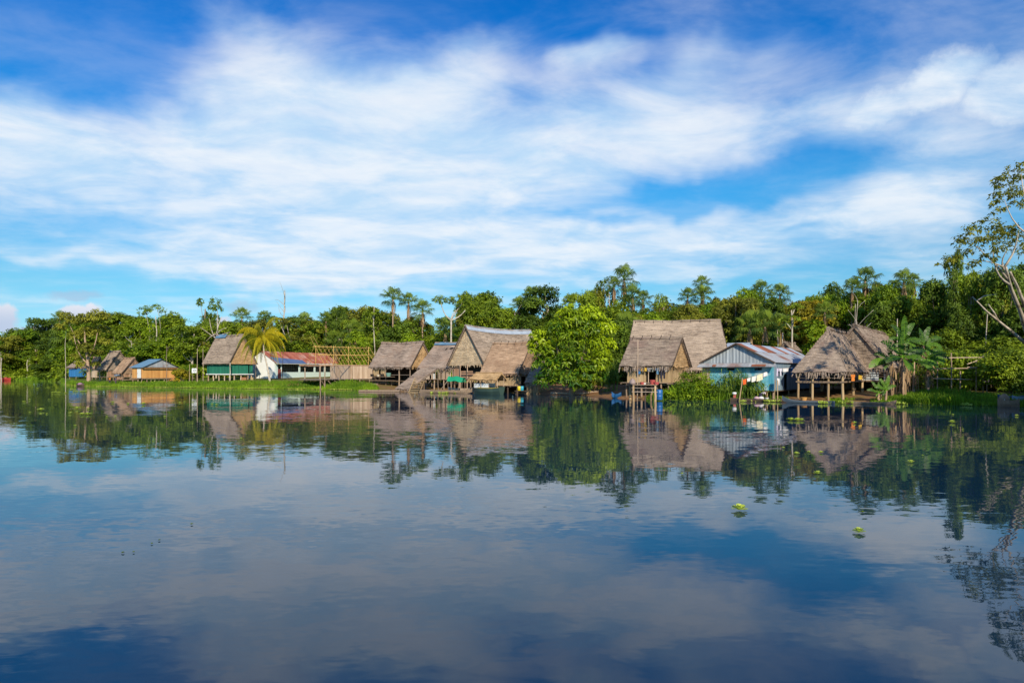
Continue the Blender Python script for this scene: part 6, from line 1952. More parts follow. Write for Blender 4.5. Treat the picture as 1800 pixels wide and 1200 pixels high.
Y0 = 164; g0 = gz(A(155, 0, Y0).x, Y0)
r = random.Random(41); lob = []
for px, py, s in ((150, 560, 2.2), (172, 556, 2.4), (128, 565, 2), (115, 556, 1.7), (160, 585, 2.4), (138, 590, 2.2), (180, 580, 1.8), (150, 612, 2.0), (168, 622, 1.7), (135, 628, 1.5), (183, 600, 1.4), (140, 640, 1.2), (165, 640, 1.2), (105, 575, 1.4)):
    lob.append((A(px, py, Y0 + r.uniform(-3, 3)), s * .95, s * .95, s * .62, r.uniform(.3, .9)))
b0 = Vector((A(156, 0, Y0).x, Y0, g0))
limbed_tree('riverside_tree', b0, lob, [(A(155, 640, Y0), A(130, 590, Y0 - 1), .18, .05), (A(155, 635, Y0), A(172, 575, Y0 + 1), .2, .05), (A(152, 620, Y0), A(118, 560, Y0), .14, .04), (A(156, 645, Y0), A(140, 635, Y0 - 2), .13, .04)],
            .5, 20, 'leaf_olive', 'bark_warm', 'leaning olive-brown tree on a thick tan trunk at the left water edge', [([b0 - Vector((0, 0, 1)), A(155.5, 655, Y0), A(154, 635, Y0), A(150, 600, Y0), A(148, 575, Y0)], .55, .10)], seed=42)

# thin pale stems and bare trees
STEMS = [  # column, base row, top row, depth, radius, label, branchy
    (3, 668, 618, 250, .32, 'pale leafless trunk at the far left edge', 1), (115, 668, 578, 168, .10, 'thin pale stem left of the riverside tree', 0), (47, 668, 632, 256, .25, 'short forked pale trunk on the far-left bank', 1),
    (276, 660, 556, 196, .26, 'pale trunk showing through the leaves above the orange shack', 0), (380, 640, 560, 168, .24, 'pale trunk with wide-forking limbs behind the green hut', 2), (499, 620, 510, 198, .28, 'tall bare white tree with a few dark tufts at its tips', 3),
    (657, 620, 538, 158, .17, 'thin white trunk rising behind the open thatched house', 1), (793, 620, 530, 150, .21, 'white forked trunk rising left of the tall gable', 4), (1072, 560, 500, 158, .2, 'white trunk right of the mango tree top', 1),
    (905, 600, 548, 165, .16, 'thin pale trunk above the left end of the mango tree', 1), (1392, 640, 545, 112, .22, 'pale trunk forking under the golden tree', 1), 
    (1503, 590, 534, 104, .08, 'left bare stem above the second shaggy hut', 0), (1509, 590, 528, 103, .09, 'right bare stem above the second shaggy hut', 3), (1578, 640, 560, 100, .13, 'pale trunk wrapped in climbers behind the banana plants', 0), (1734, 600, 552, 92, .12, 'thin white stem under the pale leaning trunks', 0),
    (1366, 640, 580, 118, .14, 'leaning pale stem behind the rusty roof', 0), (1378, 640, 585, 116, .16, 'straight pale stem behind the rusty roof', 0), (232, 632, 598, 196, .15, 'bleached bare snag above the brown hut', 3)]
for k, (px, yb, yt, Y, rr, lb, br) in enumerate(STEMS):
    r = random.Random(700 + k)
    p = A(px, yb, Y); q = A(px + (r.uniform(-3, 3)), yt, Y); g = gz(p.x, p.y)
    base = Vector((p.x, p.y, g)); H_ = q.z - g
    trunk = [([base - Vector((0, 0, .8)), base.lerp(q, .4) + Vector((r.uniform(-.3, .3), 0, 0)), base.lerp(q, .75) + Vector((r.uniform(-.3, .3), 0, 0)), q], rr * .85, rr * .38)]
    limbs = []; lobes = []
    if br == 4:
        f = A(793, 563, Y); trunk = [([base - Vector((0, 0, .8)), base.lerp(f, .5), f], rr, rr * .85)]
        for tx, ty in ((775, 532), (812, 533), (802, 545), (818, 545)):
            limbs.append((f, A(tx, ty, Y), rr * .7, .07))
        for tx, ty, s in ((770, 527, 1.2), (784, 528, 1.3), (800, 528, 1.3), (815, 525, 1.4), (822, 535, 1.1)):
            lobes.append((A(tx, ty, Y), s * 1.5, s * 1.5, s * .75, .6))
    elif br == 2:
        f = A(380, 592, Y)
        for tx, ty in ((352, 575), (362, 600), (398, 576), (404, 584), (368, 560), (390, 556), (382, 545)):
            limbs.append((f + Vector((0, 0, r.uniform(-1, 1))), A(tx, ty, Y + r.uniform(-2, 2)), rr * .55, .06))
    elif br:
        for _ in range(4 + 5 * (br == 3)):
            s = base.lerp(q, r.uniform(.55, .98)); e = s + Vector((r.uniform(-1, 1) * H_ * .16, r.uniform(-1, 1) * H_ * .12, H_ * r.uniform(.05, .2)))
            limbs.append((s, e, rr * .32, .02))
            if br == 1 or (br == 3 and px == 499 and r.random() < .3):
                lobes.append((e, .9, .9, .5, .4))
    limbed_tree('bare_tree' if br in (0, 3) else 'pale_tree', base, lobes, limbs, .45, 8, 'leaf_mid', 'bark_pale', lb, trunk, seed=800 + k, group='pale stems among the forest')

# ---- fan palms
PALMS = [(105, 546, 24, 262, 'small fan palm between the two far-left clouds'), (118, 566, 46, 225, 'low fan palm left of the riverside tree crown'), (140, 562, 44, 230, 'second low fan palm beside the riverside tree crown'),
         (425, 538, 30, 196, 'squat fan palm right of the tallest layered tree'), (465, 544, 24, 192, 'small fan palm just above the coconut palm'), (536, 546, 30, 204, 'fan palm top right of the tall bare white tree'), (573, 545, 28, 203, 'fan palm top above the cane frame left end'),
         (590, 575, 40, 199, 'low fan palm over the cane roof frame'), (625, 560, 34, 172, 'fan palm with drooping fronds above the cane frame right end'),
         (691, 502, 34, 168, 'tall fan palm with a red-brown skirt above the open thatched house'), (718, 512, 30, 170, 'fan palm just right of the one with the red-brown skirt'), (743, 525, 32, 165, 'shorter fan palm left of the white forked trunk'),
         (783, 555, 40, 156, 'low fan palm behind the white forked trunk'), (932, 501, 30, 172, 'fan palm left of the domed dark tree'), (912, 520, 26, 170, 'shorter fan palm left of the domed dark tree'),
         (1097, 464, 40, 158, 'tallest fan palm right of the mango tree'), (1079, 486, 26, 158, 'left lower crown beside the tallest fan palm'), (1112, 499, 34, 150, 'bright fan palm right below the tallest one'), (1130, 508, 28, 154, 'fan palm with pale blue fronds right of the bright one'), (1100, 545, 46, 140, 'low drooping fan palm right of the mango tree'),
         (1118, 556, 22, 125, 'young yellow-green palm at the left end of the large broad ridge'),
         (1233, 482, 28, 150, 'high fan palm above the large broad roof'), (1209, 503, 30, 150, 'left lower fan palm above the large broad roof'), (1236, 499, 30, 148, 'bright fan palm just under the high one'),
         (1338, 491, 36, 145, 'left of the paired fan palms above the zinc house'), (1371, 496, 34, 142, 'right of the paired fan palms above the zinc house'), (1322, 506, 26, 148, 'small fan palm left of the paired ones'),
         (1318, 545, 46, 122, 'left low palm in the dim grove behind the zinc house'), (1345, 540, 48, 120, 'middle low palm in the dim grove behind the zinc house'), (1372, 548, 44, 120, 'right low palm in the dim grove behind the zinc house'), (1450, 527, 32, 118, 'slender palm right of the golden tree'),
         (1521, 466, 40, 122, 'tallest fan palm on the right, with a dry tan skirt'), (1498, 487, 32, 122, 'fan palm left of the tallest right-hand one'), (1589, 472, 36, 122, 'fan palm above the banana plants'), (1606, 478, 26, 124, 'fan palm right behind the one above the banana plants'), (1573, 490, 24, 126, 'small fan palm left of the one above the banana plants')]
for (px, yt, w, Y, lb) in PALMS:
    fan_palm(px, yt, w, Y, lb)

# ---- mango tree
r = random.Random(60); Y0 = 99
lob = []  # lobe tints: leaf variety, plus sunlit top and shaded base painted in
for px, py, w, h_, t in ((1005, 560, 40, 30, .55), (1035, 553, 42, 26, .8), (980, 575, 36, 28, .42), (1062, 575, 34, 32, .85), (950, 592, 32, 28, .82), (1000, 595, 46, 34, .42), (1045, 605, 40, 34, .6), (965, 615, 36, 32, .48),
                         (940, 610, 22, 26, .75), (1005, 632, 44, 34, .35), (1055, 635, 34, 34, .6), (972, 645, 36, 30, .30), (1030, 655, 40, 30, .34), (948, 640, 24, 30, .32), (995, 665, 46, 24, .26), (1070, 610, 22, 34, .82), (1062, 660, 24, 26, .25), (955, 668, 26, 22, .2), (1030, 575, 40, 30, .35), (1000, 540, 18, 14, .85), (985, 553, 16, 14, .9), (1020, 676, 34, 14, .22)):
    k = Y0 / FP
    lob.append((A(px, py, Y0 + 2.5 * (1 - abs(px - 1005) / 85) * -1 + r.uniform(-.8, 1.2)), w * k * .56, w * k * .56, h_ * k * .60, max(.06, t * 1.1 - .17)))
bx = A(1005, 0, Y0 + 1).x; b0 = Vector((bx, Y0 + 1, gz(bx, Y0 + 1)))
T = thing('mango_tree', 'big rounded mango tree with yellow-green upper leaves between the thatched houses', 'tree', b0)
mb = MB(); leaf_cloud(mb, r, lob, .52, 23, droop=.55, clump=.25, asp=.36, tv=.2, spread=.6); mb.build('crown', M['mango_leaf'], T)
mb = MB(); limb(mb, b0 - Vector((0, 0, .5)), b0 + Vector((0, .3, 4.5)), .5, .35, r, 6, .03, 9)
for (c, rx, ry, rz, t) in lob[::2]:
    limb(mb, b0 + Vector((0, .2, r.uniform(1.5, 4.5))), c, .2, .04, r)
mb.build('trunk', M['bark'], T, smooth=True)

# ---- coconut palm
r = random.Random(61); Y0 = 138.5
b0 = Vector((A(475, 0, Y0).x, Y0, gz(A(475, 0, Y0).x, Y0))); hub = A(462, 596, Y0)
T = thing('coconut_palm', 'yellow-green coconut palm on a slim curved trunk beside the white school', 'palm tree', b0)
mb = MB(); mb.tube([b0 - Vector((0, 0, .5)), b0 + Vector((-.1, 0, .4)), A(472, 655, Y0), A(469, 640, Y0), A(464, 620, Y0), hub], [.34, .24, .19, .16, .15, .15], 9); mb.build('trunk', M['bark_pale'], T, smooth=True)
for k in range(30):
    a = k * 2.399 + r.uniform(-.15, .15)
    e = R(80 - 105 * (k / 29)) + r.uniform(-.1, .1)
    L_ = r.uniform(5.6, 7.2)
    d = Vector((math.cos(a) * math.cos(e), math.sin(a) * math.cos(e), math.sin(e)))
    mb = MB(); pts = []; p = hub.copy(); v = d * (L_ / 14)
    for i in range(15):
        pts.append(p.copy()); p = p + v; v = v + Vector((0, 0, -.0088 * L_ * (1 + i * .15))); v = v.normalized() * (L_ / 14)
    mb.tube(pts, [.05 * (1 - i / 16) + .008 for i in range(15)], 5, .9)
    tn = .18 + .55 * r.random() + (.15 if k < 6 else 0)
    for i in range(1, 15):
        for sub in range(4):
            q = pts[i - 1].lerp(pts[i], sub / 4); ax = (pts[i] - pts[i - 1]).normalized()
            sd = ax.cross(Vector((0, 0, 1))); sd = sd.normalized() if sd.length > .05 else Vector((1, 0, 0))
            ll = 1.05 * math.sin(math.pi * min(1, (i + sub / 4) / 15 * .86 + .12)) + .15
            for sg in (1, -1):
                dd = (sd * sg * .5 + ax * .4 + Vector((0, 0, -.75 - r.random() * .5))).normalized()
                w = ax * .03
                mm = q + dd * ll * .5 + Vector((0, 0, .05)); tip = q + dd * ll + Vector((0, 0, -.22 * ll))
                mb.face([q - w, q + w, mm + w * 1.1, tip, mm - w * 1.1], None, min(1, max(0, tn + r.uniform(-.14, .14))))
    mb.build('frond', M['coco_leaf'], T)
for k in range(7):
    a = k * .9; c = hub + Vector((math.cos(a) * .28, math.sin(a) * .28, -.25 - .1 * (k % 2))); mb = MB(); mb.lathe(c, [(0, -.14), (.1, -.1), (.14, 0), (.1, .1), (0, .14)], 8); mb.build('coconut', M['thatch_gold'], T, smooth=True)


# ---- banana plants
def banana(px, yb, Y, ht, leaves, label, seed, dry=6):
    r = random.Random(seed); p = A(px, yb, Y); b = Vector((p.x, p.y, gz(p.x, p.y)))
    leaves = [(a_, e_, l_ * .9, t_ * .8) for a_, e_, l_, t_ in leaves] + [(r.uniform(0, 360), r.uniform(-30, 45), r.uniform(1.5, 2.4) * min(1, ht / 3.5), r.uniform(.1, .6)) for _ in range(5)]
    T = thing('banana_plant', label, 'banana plant', b, 'banana plants beside the shaggy huts')
    top = b + Vector((r.uniform(-.2, .2), 0, ht))
    mb = MB(); limb(mb, b - Vector((0, 0, .3)), top, .17, .09, r, 5, .03, 8); mb.build('stem', M['bark_warm'], T, smooth=True)
    for k, (a, e, L_, t) in enumerate(leaves):
        mb = MB(); a, e = R(a), R(e)
        d = Vector((math.cos(a) * math.cos(e), math.sin(a) * math.cos(e) * .6 - .15, math.sin(e))).normalized()
        q = top.copy(); v = d * (L_ / 12); pts = []
        for i in range(13):
            pts.append(q.copy()); q = q + v; v = (v + Vector((0, 0, -.012 * L_ * (i / 6)))).normalized() * (L_ / 12)
        mb.tube(pts, [.035 * (1 - i / 14) + .006 for i in range(13)], 5, .95)
        for sg in (1, -1):
            for i in range(2, 12):
                ax = (pts[i + 1] - pts[i]).normalized(); view = Vector((r.uniform(-.2, .2), -1, .5)).normalized()
                sd = ax.cross(view); sd = sd.normalized() if sd.length > .1 else Vector((0, 0, 1))
                w0 = .33 * math.sin(math.pi * min(1, (i - 1.2) / 11)) ** .6 * L_ / 2.6 + .02; w1 = .33 * math.sin(math.pi * min(1, max(.02, (i - .2) / 11))) ** .6 * L_ / 2.6 + .02
                if i == 11:
                    w1 = .03
                gap = .72 if r.random() < .6 else 1.0
                s0 = sd * sg; dn = Vector((0, 0, -.16))
                mb.face([pts[i], pts[i].lerp(pts[i + 1], gap), pts[i].lerp(pts[i + 1], gap) + s0 * w1 + dn * w1, pts[i] + s0 * w0 + dn * w0], None, min(1, max(0, t + r.uniform(-.12, .12))))
        mb.build('leaf', M['banana_leaf'], T)
    if dry:
        mb = MB()
        for k in range(dry * 4):
            a = r.uniform(0, 6.28); z0_ = ht * r.uniform(.4, 1.0); ll = ht * r.uniform(.15, .5)
            p0_ = b + Vector((math.cos(a) * .15, math.sin(a) * .15, z0_)); p1_ = p0_ + Vector((math.cos(a) * r.uniform(.1, .8), math.sin(a) * r.uniform(.1, .6), -min(ll, z0_ - .1)))
            w = Vector((-math.sin(a), math.cos(a), 0)) * r.uniform(.03, .10); m_ = p0_.lerp(p1_, .5) + Vector((math.cos(a) * .18, math.sin(a) * .18, .1))
            t = r.random()
            mb.face([p0_ - w * .3, p0_ + w * .3, m_ + w, m_ - w], None, t); mb.face([m_ - w, m_ + w, p1_ + w * .7, p1_ - w * .8], None, t)
        mb.build('dry_leaves', M['dry_leaf'], T)


banana(1589, 694, 76, 4.6, [(100, 75, 3.4, .25), (160, 52, 3.6, .2), (20, 35, 3.4, .12), (200, 8, 3.0, .25), (60, 62, 2.6, .5), (335, 12, 2.6, .5)], 'central banana plant with dark broad leaves and a thick tan skirt of dry ones', 1, 9)
banana(1570, 692, 77, 4.2, [(178, 6, 3.4, .75), (150, 40, 2.4, .5), (100, 65, 2.4, .3), (215, -15, 2.0, .4)], 'left banana plant with one bright leaf stretched over the hut eave', 2, 8)
banana(1606, 693, 77, 4.0, [(5, 10, 3.0, .8), (350, -10, 2.8, .75), (50, 50, 2.6, .4), (110, 70, 2.2, .4)], 'right banana plant with yellow-green leaves bent to the right', 3, 8)
banana(1632, 692, 78, 4.3, [(30, 45, 2.6, .4), (0, 20, 2.8, .5), (75, 70, 2.6, .5), (150, 45, 2.2, .4), (330, 5, 2.2, .8)], 'rightmost banana plant beside the pole trellis', 4, 7)
banana(1588, 690, 84, 6.3, [(95, 80, 3.6, .35), (50, 60, 3.2, .25), (140, 60, 3.0, .3), (20, 20, 2.4, .2), (165, 25, 2.4, .3)], 'tall banana plant standing behind the others', 5, 10)
banana(1622, 690, 86, 5.8, [(60, 65, 3.0, .4), (20, 40, 3.0, .3), (110, 70, 2.6, .35), (150, 35, 2.6, .4), (340, 15, 2.4, .6)], 'back banana plant with ragged tips near the right trees', 6, 12)
for k, (px, Y, lb) in enumerate(((1545, 74.5, 'low green banana shoot left of the dry-skirted plants'), (1556, 74.2, 'second low banana shoot beside the brown canoe'))):
    banana(px, 700, Y, 1.0 + .3 * k, [(70, 70, 1.9, .55), (120, 60, 1.7, .5), (30, 40, 1.5, .6), (160, 35, 1.6, .55)], lb, 20 + k, 1)

# ---- tall cane and reeds
def cane(px, yb, Y, n, ht, sp, label, seed, col='cane'):
    r = random.Random(seed); p = A(px, yb, Y); b = Vector((p.x, p.y, gz(p.x, p.y)))
    T = thing('cane_clump', label, 'cane plant', b, 'clumps of tall cane')
    st = MB(); lf = MB()
    for k in range(n):
        q = b + Vector((r.gauss(0, sp), r.gauss(0, sp * .5), -.2)); t = q + Vector((r.uniform(-.5, .5), r.uniform(-.3, .3), ht * r.uniform(.6, 1.05)))
        st.tube([q, q.lerp(t, .5), t], [.03, .022, .01], 5, r.random())
        for j in range(9):
            s = q.lerp(t, r.uniform(.35, 1)); a = r.uniform(0, 6.28); ll = ht * r.uniform(.25, .5)
            d = Vector((math.cos(a), math.sin(a) * .8, 0)); w = Vector((-d.y, d.x, 0)) * .05
            m_ = s + d * ll * .4 + Vector((0, 0, ll * .35)); e = s + d * ll * .8 + Vector((0, 0, r.uniform(-.1, .25) * ll)); tn = r.random()
            lf.face([s - w * .5, s + w * .5, m_ + w, m_ - w], None, tn); lf.face([m_ - w, m_ + w, e], None, tn)
    st.build('stem', M['cane'], T); lf.build('blades', M[col], T)


for k, a in enumerate(((1282, 692, 81.5, 26, 3.4, .8, 'left clump of tall cane before the turquoise wall'), (1302, 692, 81.2, 26, 3.5, .8, 'tall cane clump behind the leaning line pole'), (1320, 692, 80.6, 22, 2.7, .8, 'shorter cane clump under the white washing'), (1334, 692, 80.4, 16, 2.4, .6, 'small cane clump left of the upright washing post'),
                       (1075, 690, 96.5, 16, 4.2, .55, 'pale green cane clump between the mango tree and the grey hut'), (1066, 690, 97.2, 9, 2.8, .6, 'thin brownish cane under the right side of the mango tree'))):
    cane(*a, seed=50 + k)


# ---- shrubs
def shrub(px, yb, Y, w, ht, label, seed, lm='leaf_lime', leaf=.22, group='shrubs along the bank'):
    r = random.Random(seed); p = A(px, yb, Y); b = Vector((p.x, p.y, gz(p.x, p.y)))
    T = thing('shrub', label, 'shrub', b, group)
    mb = MB(); lob = []
    for _ in range(9):
        s = ht * r.uniform(.2, .36); lob.append((b + Vector((r.uniform(-.5, .5) * w, r.uniform(-.35, .35) * w, ht * r.uniform(.2, .82))), s * 1.2, s * 1.2, s, r.uniform(.2, .9)))
    leaf_cloud(mb, r, lob, leaf, 38, clump=.36, droop=.3); mb.build('foliage', M[lm], T)
    mb = MB()
    for (c, *_r) in lob[:6]:
        limb(mb, b - Vector((0, 0, .2)), c, .05, .015, r)
    mb.build('stem', M['bark'], T)


for k, a in enumerate(((1225, 690, 82.8, 2.6, 3.1, 'tallest yellow-green shrub right of the grey hut'), (1243, 692, 82.6, 2.2, 2.4, 'leafy shrub in front of the pale boarded corner'), (1262, 692, 82.4, 2.0, 1.9, 'dark green shrub left of the tall cane'),
                       (1208, 694, 82.9, 1.8, 1.9, 'low shrub at the foot of the grey hut steps'), (1178, 698, 83.2, 1.6, 1.3, 'small yellow-leaved shrub right of the blue barrel'), (1045, 690, 99.0, 1.7, 1.8, 'dry brown-tipped bush under the mango tree'))):
    shrub(*a, seed=70 + k, lm='leaf_dark' if k == 2 else ('leaf_olive' if k == 5 else 'leaf_lime'))
for k, (px, Y, w, ht, lb, lm) in enumerate(((330, 158, 3.4, 3.6, 'bright shrub behind the emblem sign', 'leaf_lime'), (318, 150, 2.6, 2.6, 'shrub with yellow leaves right of the plank pile', 'leaf_gold'), (600, 166, 2.4, 3.0, 'shrub in the gap between the school and the plank wall', 'leaf_lime'), (1660, 82, 3.5, 4.4, 'leafy shrub tangled in the pole trellis', 'leaf_mid'), (1690, 83, 3.6, 4.6, 'broad shrub behind the middle of the pole trellis', 'leaf_mid'), (1776, 77, 3.2, 5.2, 'dark shrub with hanging leaves at the right end of the bank', 'leaf_mid'))):
    shrub(px, 680, Y, w, ht, lb, 90 + k, lm, .34)

# ---- grass: along the bank, nobody could count it
gb_ = MB(); r = random.Random(17)
HT = [(-200, .9), (0, 1.0), (110, .7), (118, .5), (300, .45), (560, .5), (600, .75), (640, .85), (662, .5), (668, 0), (1055, 0), (1135, 0), (1150, 1.1), (1200, 1.5), (1285, 1.2), (1296, .45), (1345, .35), (1400, .25), (1440, .2), (1530, .3), (1560, .5), (1620, .8), (1690, .9), (1720, .5), (1800, .45), (2000, .8)]
DEP = [(-200, 9), (110, 9), (140, 7), (640, 4.5), (700, 2), (1140, 2.2), (1290, 3.2), (1400, 2), (1560, 3), (1620, 7), (2000, 8)]
for _ in range(74000):
    px = r.uniform(-160, 1980); ht = lerp_table(HT, px)
    if ht < .05:
        continue
    d = lerp_table(DEP, px) * r.random() ** 1.4 - .35
    Y = shore(px) + d; x = (px - 900) * Y / FP
    if Y > 120 and r.random() < .25:
        continue
    n0 = mnoise.noise(Vector((x * .25, Y * .25, 2)))
    hh = ht * (1 + .55 * n0) * r.uniform(.45, 1.25)
    if 1300 < px < 1530 and n0 < .05:
        continue
    g = max(gz(x, Y), -.05); w = (.035 + .02 * (Y > 100)) * r.uniform(.7, 1.5)
    a = r.uniform(0, 3.14); sx, sy = math.cos(a) * w, math.sin(a) * w
    lx, ly = r.uniform(-.45, .45) * hh, r.uniform(-.4, .4) * hh
    n1 = mnoise.noise(Vector((x * .09, Y * .2, 8)))
    if n1 > .34 and d > .5 and r.random() < .75:
        continue
    t = min(1, max(0, .40 + .5 * n0 + .35 * n1 + r.uniform(-.25, .3) + (.25 if d < .3 else 0)))
    gb_.face([(x - sx, Y - sy, g - .05), (x + sx, Y + sy, g - .05), (x + sx * .8 + lx * .4, Y + sy + ly * .4, g + hh * .62), (x + lx, Y + ly, g + hh), (x - sx * .8 + lx * .4, Y - sy + ly * .4, g + hh * .6)], None, t)
g_ = gb_.build('grass', M['grass']); g_['kind'] = 'stuff'

# fringe of floating plants along the left bank
fb = MB(); r = random.Random(18)
for _ in range(5200):
    px = r.uniform(112, 664); d = -r.random() ** 2 * 1.3 + .1
    Y = shore(px) + d; x = (px - 900) * Y / FP
    if mnoise.noise(Vector((x * .3, 0, 4))) < -.15 and d < -.3:
        continue
    for k in range(3):
        a = r.uniform(0, 6.28); l = r.uniform(.15, .34); dd = Vector((math.cos(a), math.sin(a), r.uniform(.15, .9))).normalized()
        leaf_quad(fb, Vector((x, Y, .03)), Vector((0, 0, 1)), dd, l, l * .6, r.uniform(.4, 1))
for (x0_, x1_, Y, n_) in ((757, 812, 107.6, 420), (1440, 1462, 73.6, 260), (1474, 1500, 73.2, 420), (1560, 1640, 72.4, 420), (1300, 1372, 77.6, 200), (1690, 1800, 69.4, 260)):
    for _ in range(n_):
        px = r.uniform(x0_, x1_); yy = Y + r.gauss(0, .55); yy = min(yy, shore(px) + .6); x = (px - 900) * yy / FP
        if mnoise.noise(Vector((x * .8, 3, 1))) < 0:
            continue
        for k in range(3):
            a = r.uniform(0, 6.28); l = r.uniform(.12, .40); dd = Vector((math.cos(a), math.sin(a), r.uniform(.3, 1.6))).normalized()
            leaf_quad(fb, Vector((x, yy, .03)), Vector((0, 0, 1)), dd, l, l * .45, r.uniform(.1, .9))
f_ = fb.build('floating_weed', M['lettuce']); f_['kind'] = 'stuff'


# ---- water lettuce rosettes, each drifting mat a thing
def lettuce(px, py, wpx, label, seed, group=None, dark=False):
    r = random.Random(seed); Y = HC * FP / (py - 652); x = (px - 900) * Y / FP; W_ = wpx * Y / FP
    n = max(1, int(W_ / .34)) if W_ > .5 else 1
    mb = MB()
    for k in range(n * (2 if n > 2 else 1)):
        cx = x + (r.uniform(-.5, .5) * (W_ - .2) if n > 1 else 0); cy = Y + (r.uniform(-.6, .6) if n > 1 else 0)
        rad = min(W_, .42) / 2 * r.uniform(.8, 1.15) if n > 1 else W_ / 2
        for ring, (m_, el_, f) in enumerate(((8, 14, 1.0), (7, 38, .9), (5, 66, .72))):
            for j in range(m_):
                a = 6.283 * j / m_ + ring * .5 + r.uniform(-.2, .2); e = R(el_ + r.uniform(-9, 9)); ll = rad * f * 1.12
                d = Vector((math.cos(a) * math.cos(e), math.sin(a) * math.cos(e), math.sin(e))); s = Vector((-math.sin(a), math.cos(a), 0)); b_ = Vector((cx, cy, .015)) + d * ll * .1
                w = ll * .36; t = min(1, max(0, .35 + .25 * ring + r.uniform(-.2, .2)))
                up = s.cross(d) * -ll * .06
                mb.face([b_, b_ + d * ll * .55 + s * w * .8 + up, b_ + d * ll * .9 + s * w, b_ + d * ll + up * .5, b_ + d * ll * .9 - s * w, b_ + d * ll * .55 - s * w * .8 + up], None, t)
    o = mb.build('water_lettuce', M['leaf_dark'] if dark else M['lettuce'], loc=(x, Y, 0))
    tag(o, label, 'water plant', group)


LET = [(1300, 897, 25, 'largest water lettuce rosette, alone on open sky-blue water'), (1510, 936, 19, 'bright water lettuce rosette nearest the viewer, right of centre'), (1516, 901, 7, 'small dark rosette just above the nearest bright one', 1), (1437, 833, 13, 'yellowish rosette on the reflected roof tips right of centre'), (1601, 813, 11, 'round rosette on the dark reflection at right'),
       (1402, 739, 31, 'wide leafy mat drifting in front of the grey blue canoe'), (1502, 744, 8, 'small pale rosette in front of the brown canoe'), (1674, 743, 11, 'flat yellow rosette in front of the small teal canoe'), (1377, 788, 6, 'leftmost of the four rosettes in a row on the reflected roof'), (1400, 798, 10, 'lowest of the four rosettes in a row on the reflected roof'), (1422, 795, 6, 'third of the four rosettes on the reflected roof'), (1443, 796, 8, 'rightmost of the four rosettes on the reflected roof'),
       (1787, 731, 6, 'tiny flat rosette below the white-bowed canoe'), (1553, 721, 4, 'tiny rosette just below the right end of the brown canoe'), (1675, 729, 4, 'tiny rosette above the flat yellow one at right'), (1622, 801, 4, 'tiny rosette up and right of the round one at right'), (1199, 833, 5, 'tiny rosette alone below the reflection of the large broad roof'),
       (146, 729, 26, 'broad water lettuce mat, lowest of those at far left'), (140, 688, 30, 'long bright mat close to the left bank by the riverside tree'), (100, 690, 17, 'mat of three rosettes left of the long bright mat'), (116, 691, 8, 'small round mat between the two long left mats'), (126, 685, 11, 'thin mat touching the left end of the long bright mat'),
       (72, 722, 12, 'stretched small mat among the far-left rosettes'), (42, 707, 6, 'single yellow rosette on dark water at far left'), (124, 727, 7, 'rosette just left of the broad far-left mat'), (136, 719, 10, 'thin mat above the broad far-left mat'), (155, 719, 6, 'small rosette right of the thin far-left mat'),
       (132, 749, 6, 'lowest single rosette at far left'), (198, 708, 7, 'yellow rosette on the reflection of the orange shack, leftmost'), (225, 710, 5, 'small rosette in the middle of the orange shack reflection'), (252, 711, 9, 'yellow rosette at the right of the orange shack reflection'), (373, 711, 5, 'left rosette on the green hut reflection'), (381, 712, 6, 'right rosette on the green hut reflection'), (290, 733, 5, 'lone small rosette below the emblem sign')]
for k, a in enumerate(LET):
    lettuce(a[0], a[1], a[2], a[3], 900 + k, 'water lettuce drifting on the river', dark=len(a) > 4)
for k, (px, py) in enumerate(((52, 703), (86, 703), (53, 725), (82, 728), (30, 679), (20, 679), (66, 683), (203, 732), (188, 733), (170, 692), (316, 708), (324, 707), (339, 708), (425, 711), (424, 771))):
    lettuce(px, py, 4.5, 'tiny pale rosette floating on the dark tree reflections in the left third', 950 + k, 'tiny water lettuce on the left reflections')
for k, (px, py, w) in enumerate(((216, 972, 5), (235, 971, 4), (267, 956, 4), (280, 950, 4), (337, 922, 5))):
    lettuce(px, py, w, 'tiny dark leaf floating on the open water at lower left', 980 + k, 'dark floating leaves at lower left', dark=True)

# ---- big pale-trunked tree at the right edge
Y0 = 62
r = random.Random(88)
lob = []
for px, py, s, t in ((1700, 425, 1.1, .3), (1715, 400, 1.0, .5), (1735, 395, 1.1, .5), (1745, 415, 1.2, .35), (1725, 430, 1.0, .3), (1695, 445, .8, .5), (1770, 405, 1.1, .4), (1790, 420, 1.2, .3), (1760, 435, 1.0, .25), (1785, 410, 1.0, .35), (1665, 462, .8, .3), (1680, 455, .6, .4), (1735, 455, .9, .25), (1715, 465, .8, .3), (1800, 440, 1.1, .3),
                     (1795, 295, 1.0, .5), (1780, 310, .9, .4), (1762, 325, .9, .45), (1750, 345, .8, .5), (1775, 345, .9, .35), (1790, 335, .9, .35), (1748, 360, .6, .5), (1785, 360, .7, .4), (1757, 372, .5, .5), (1805, 350, 1.1, .35), (1810, 310, 1.1, .4), (1750, 318, .5, .4)):
    lob.append((A(px, py, Y0 + r.uniform(-2, 2)), s * .95, s * .95, s * .62, t))
g0 = gz(A(1815, 0, 72).x, 72)
b0 = Vector((A(1815, 0, 72).x, 72, g0))
Ym = 68
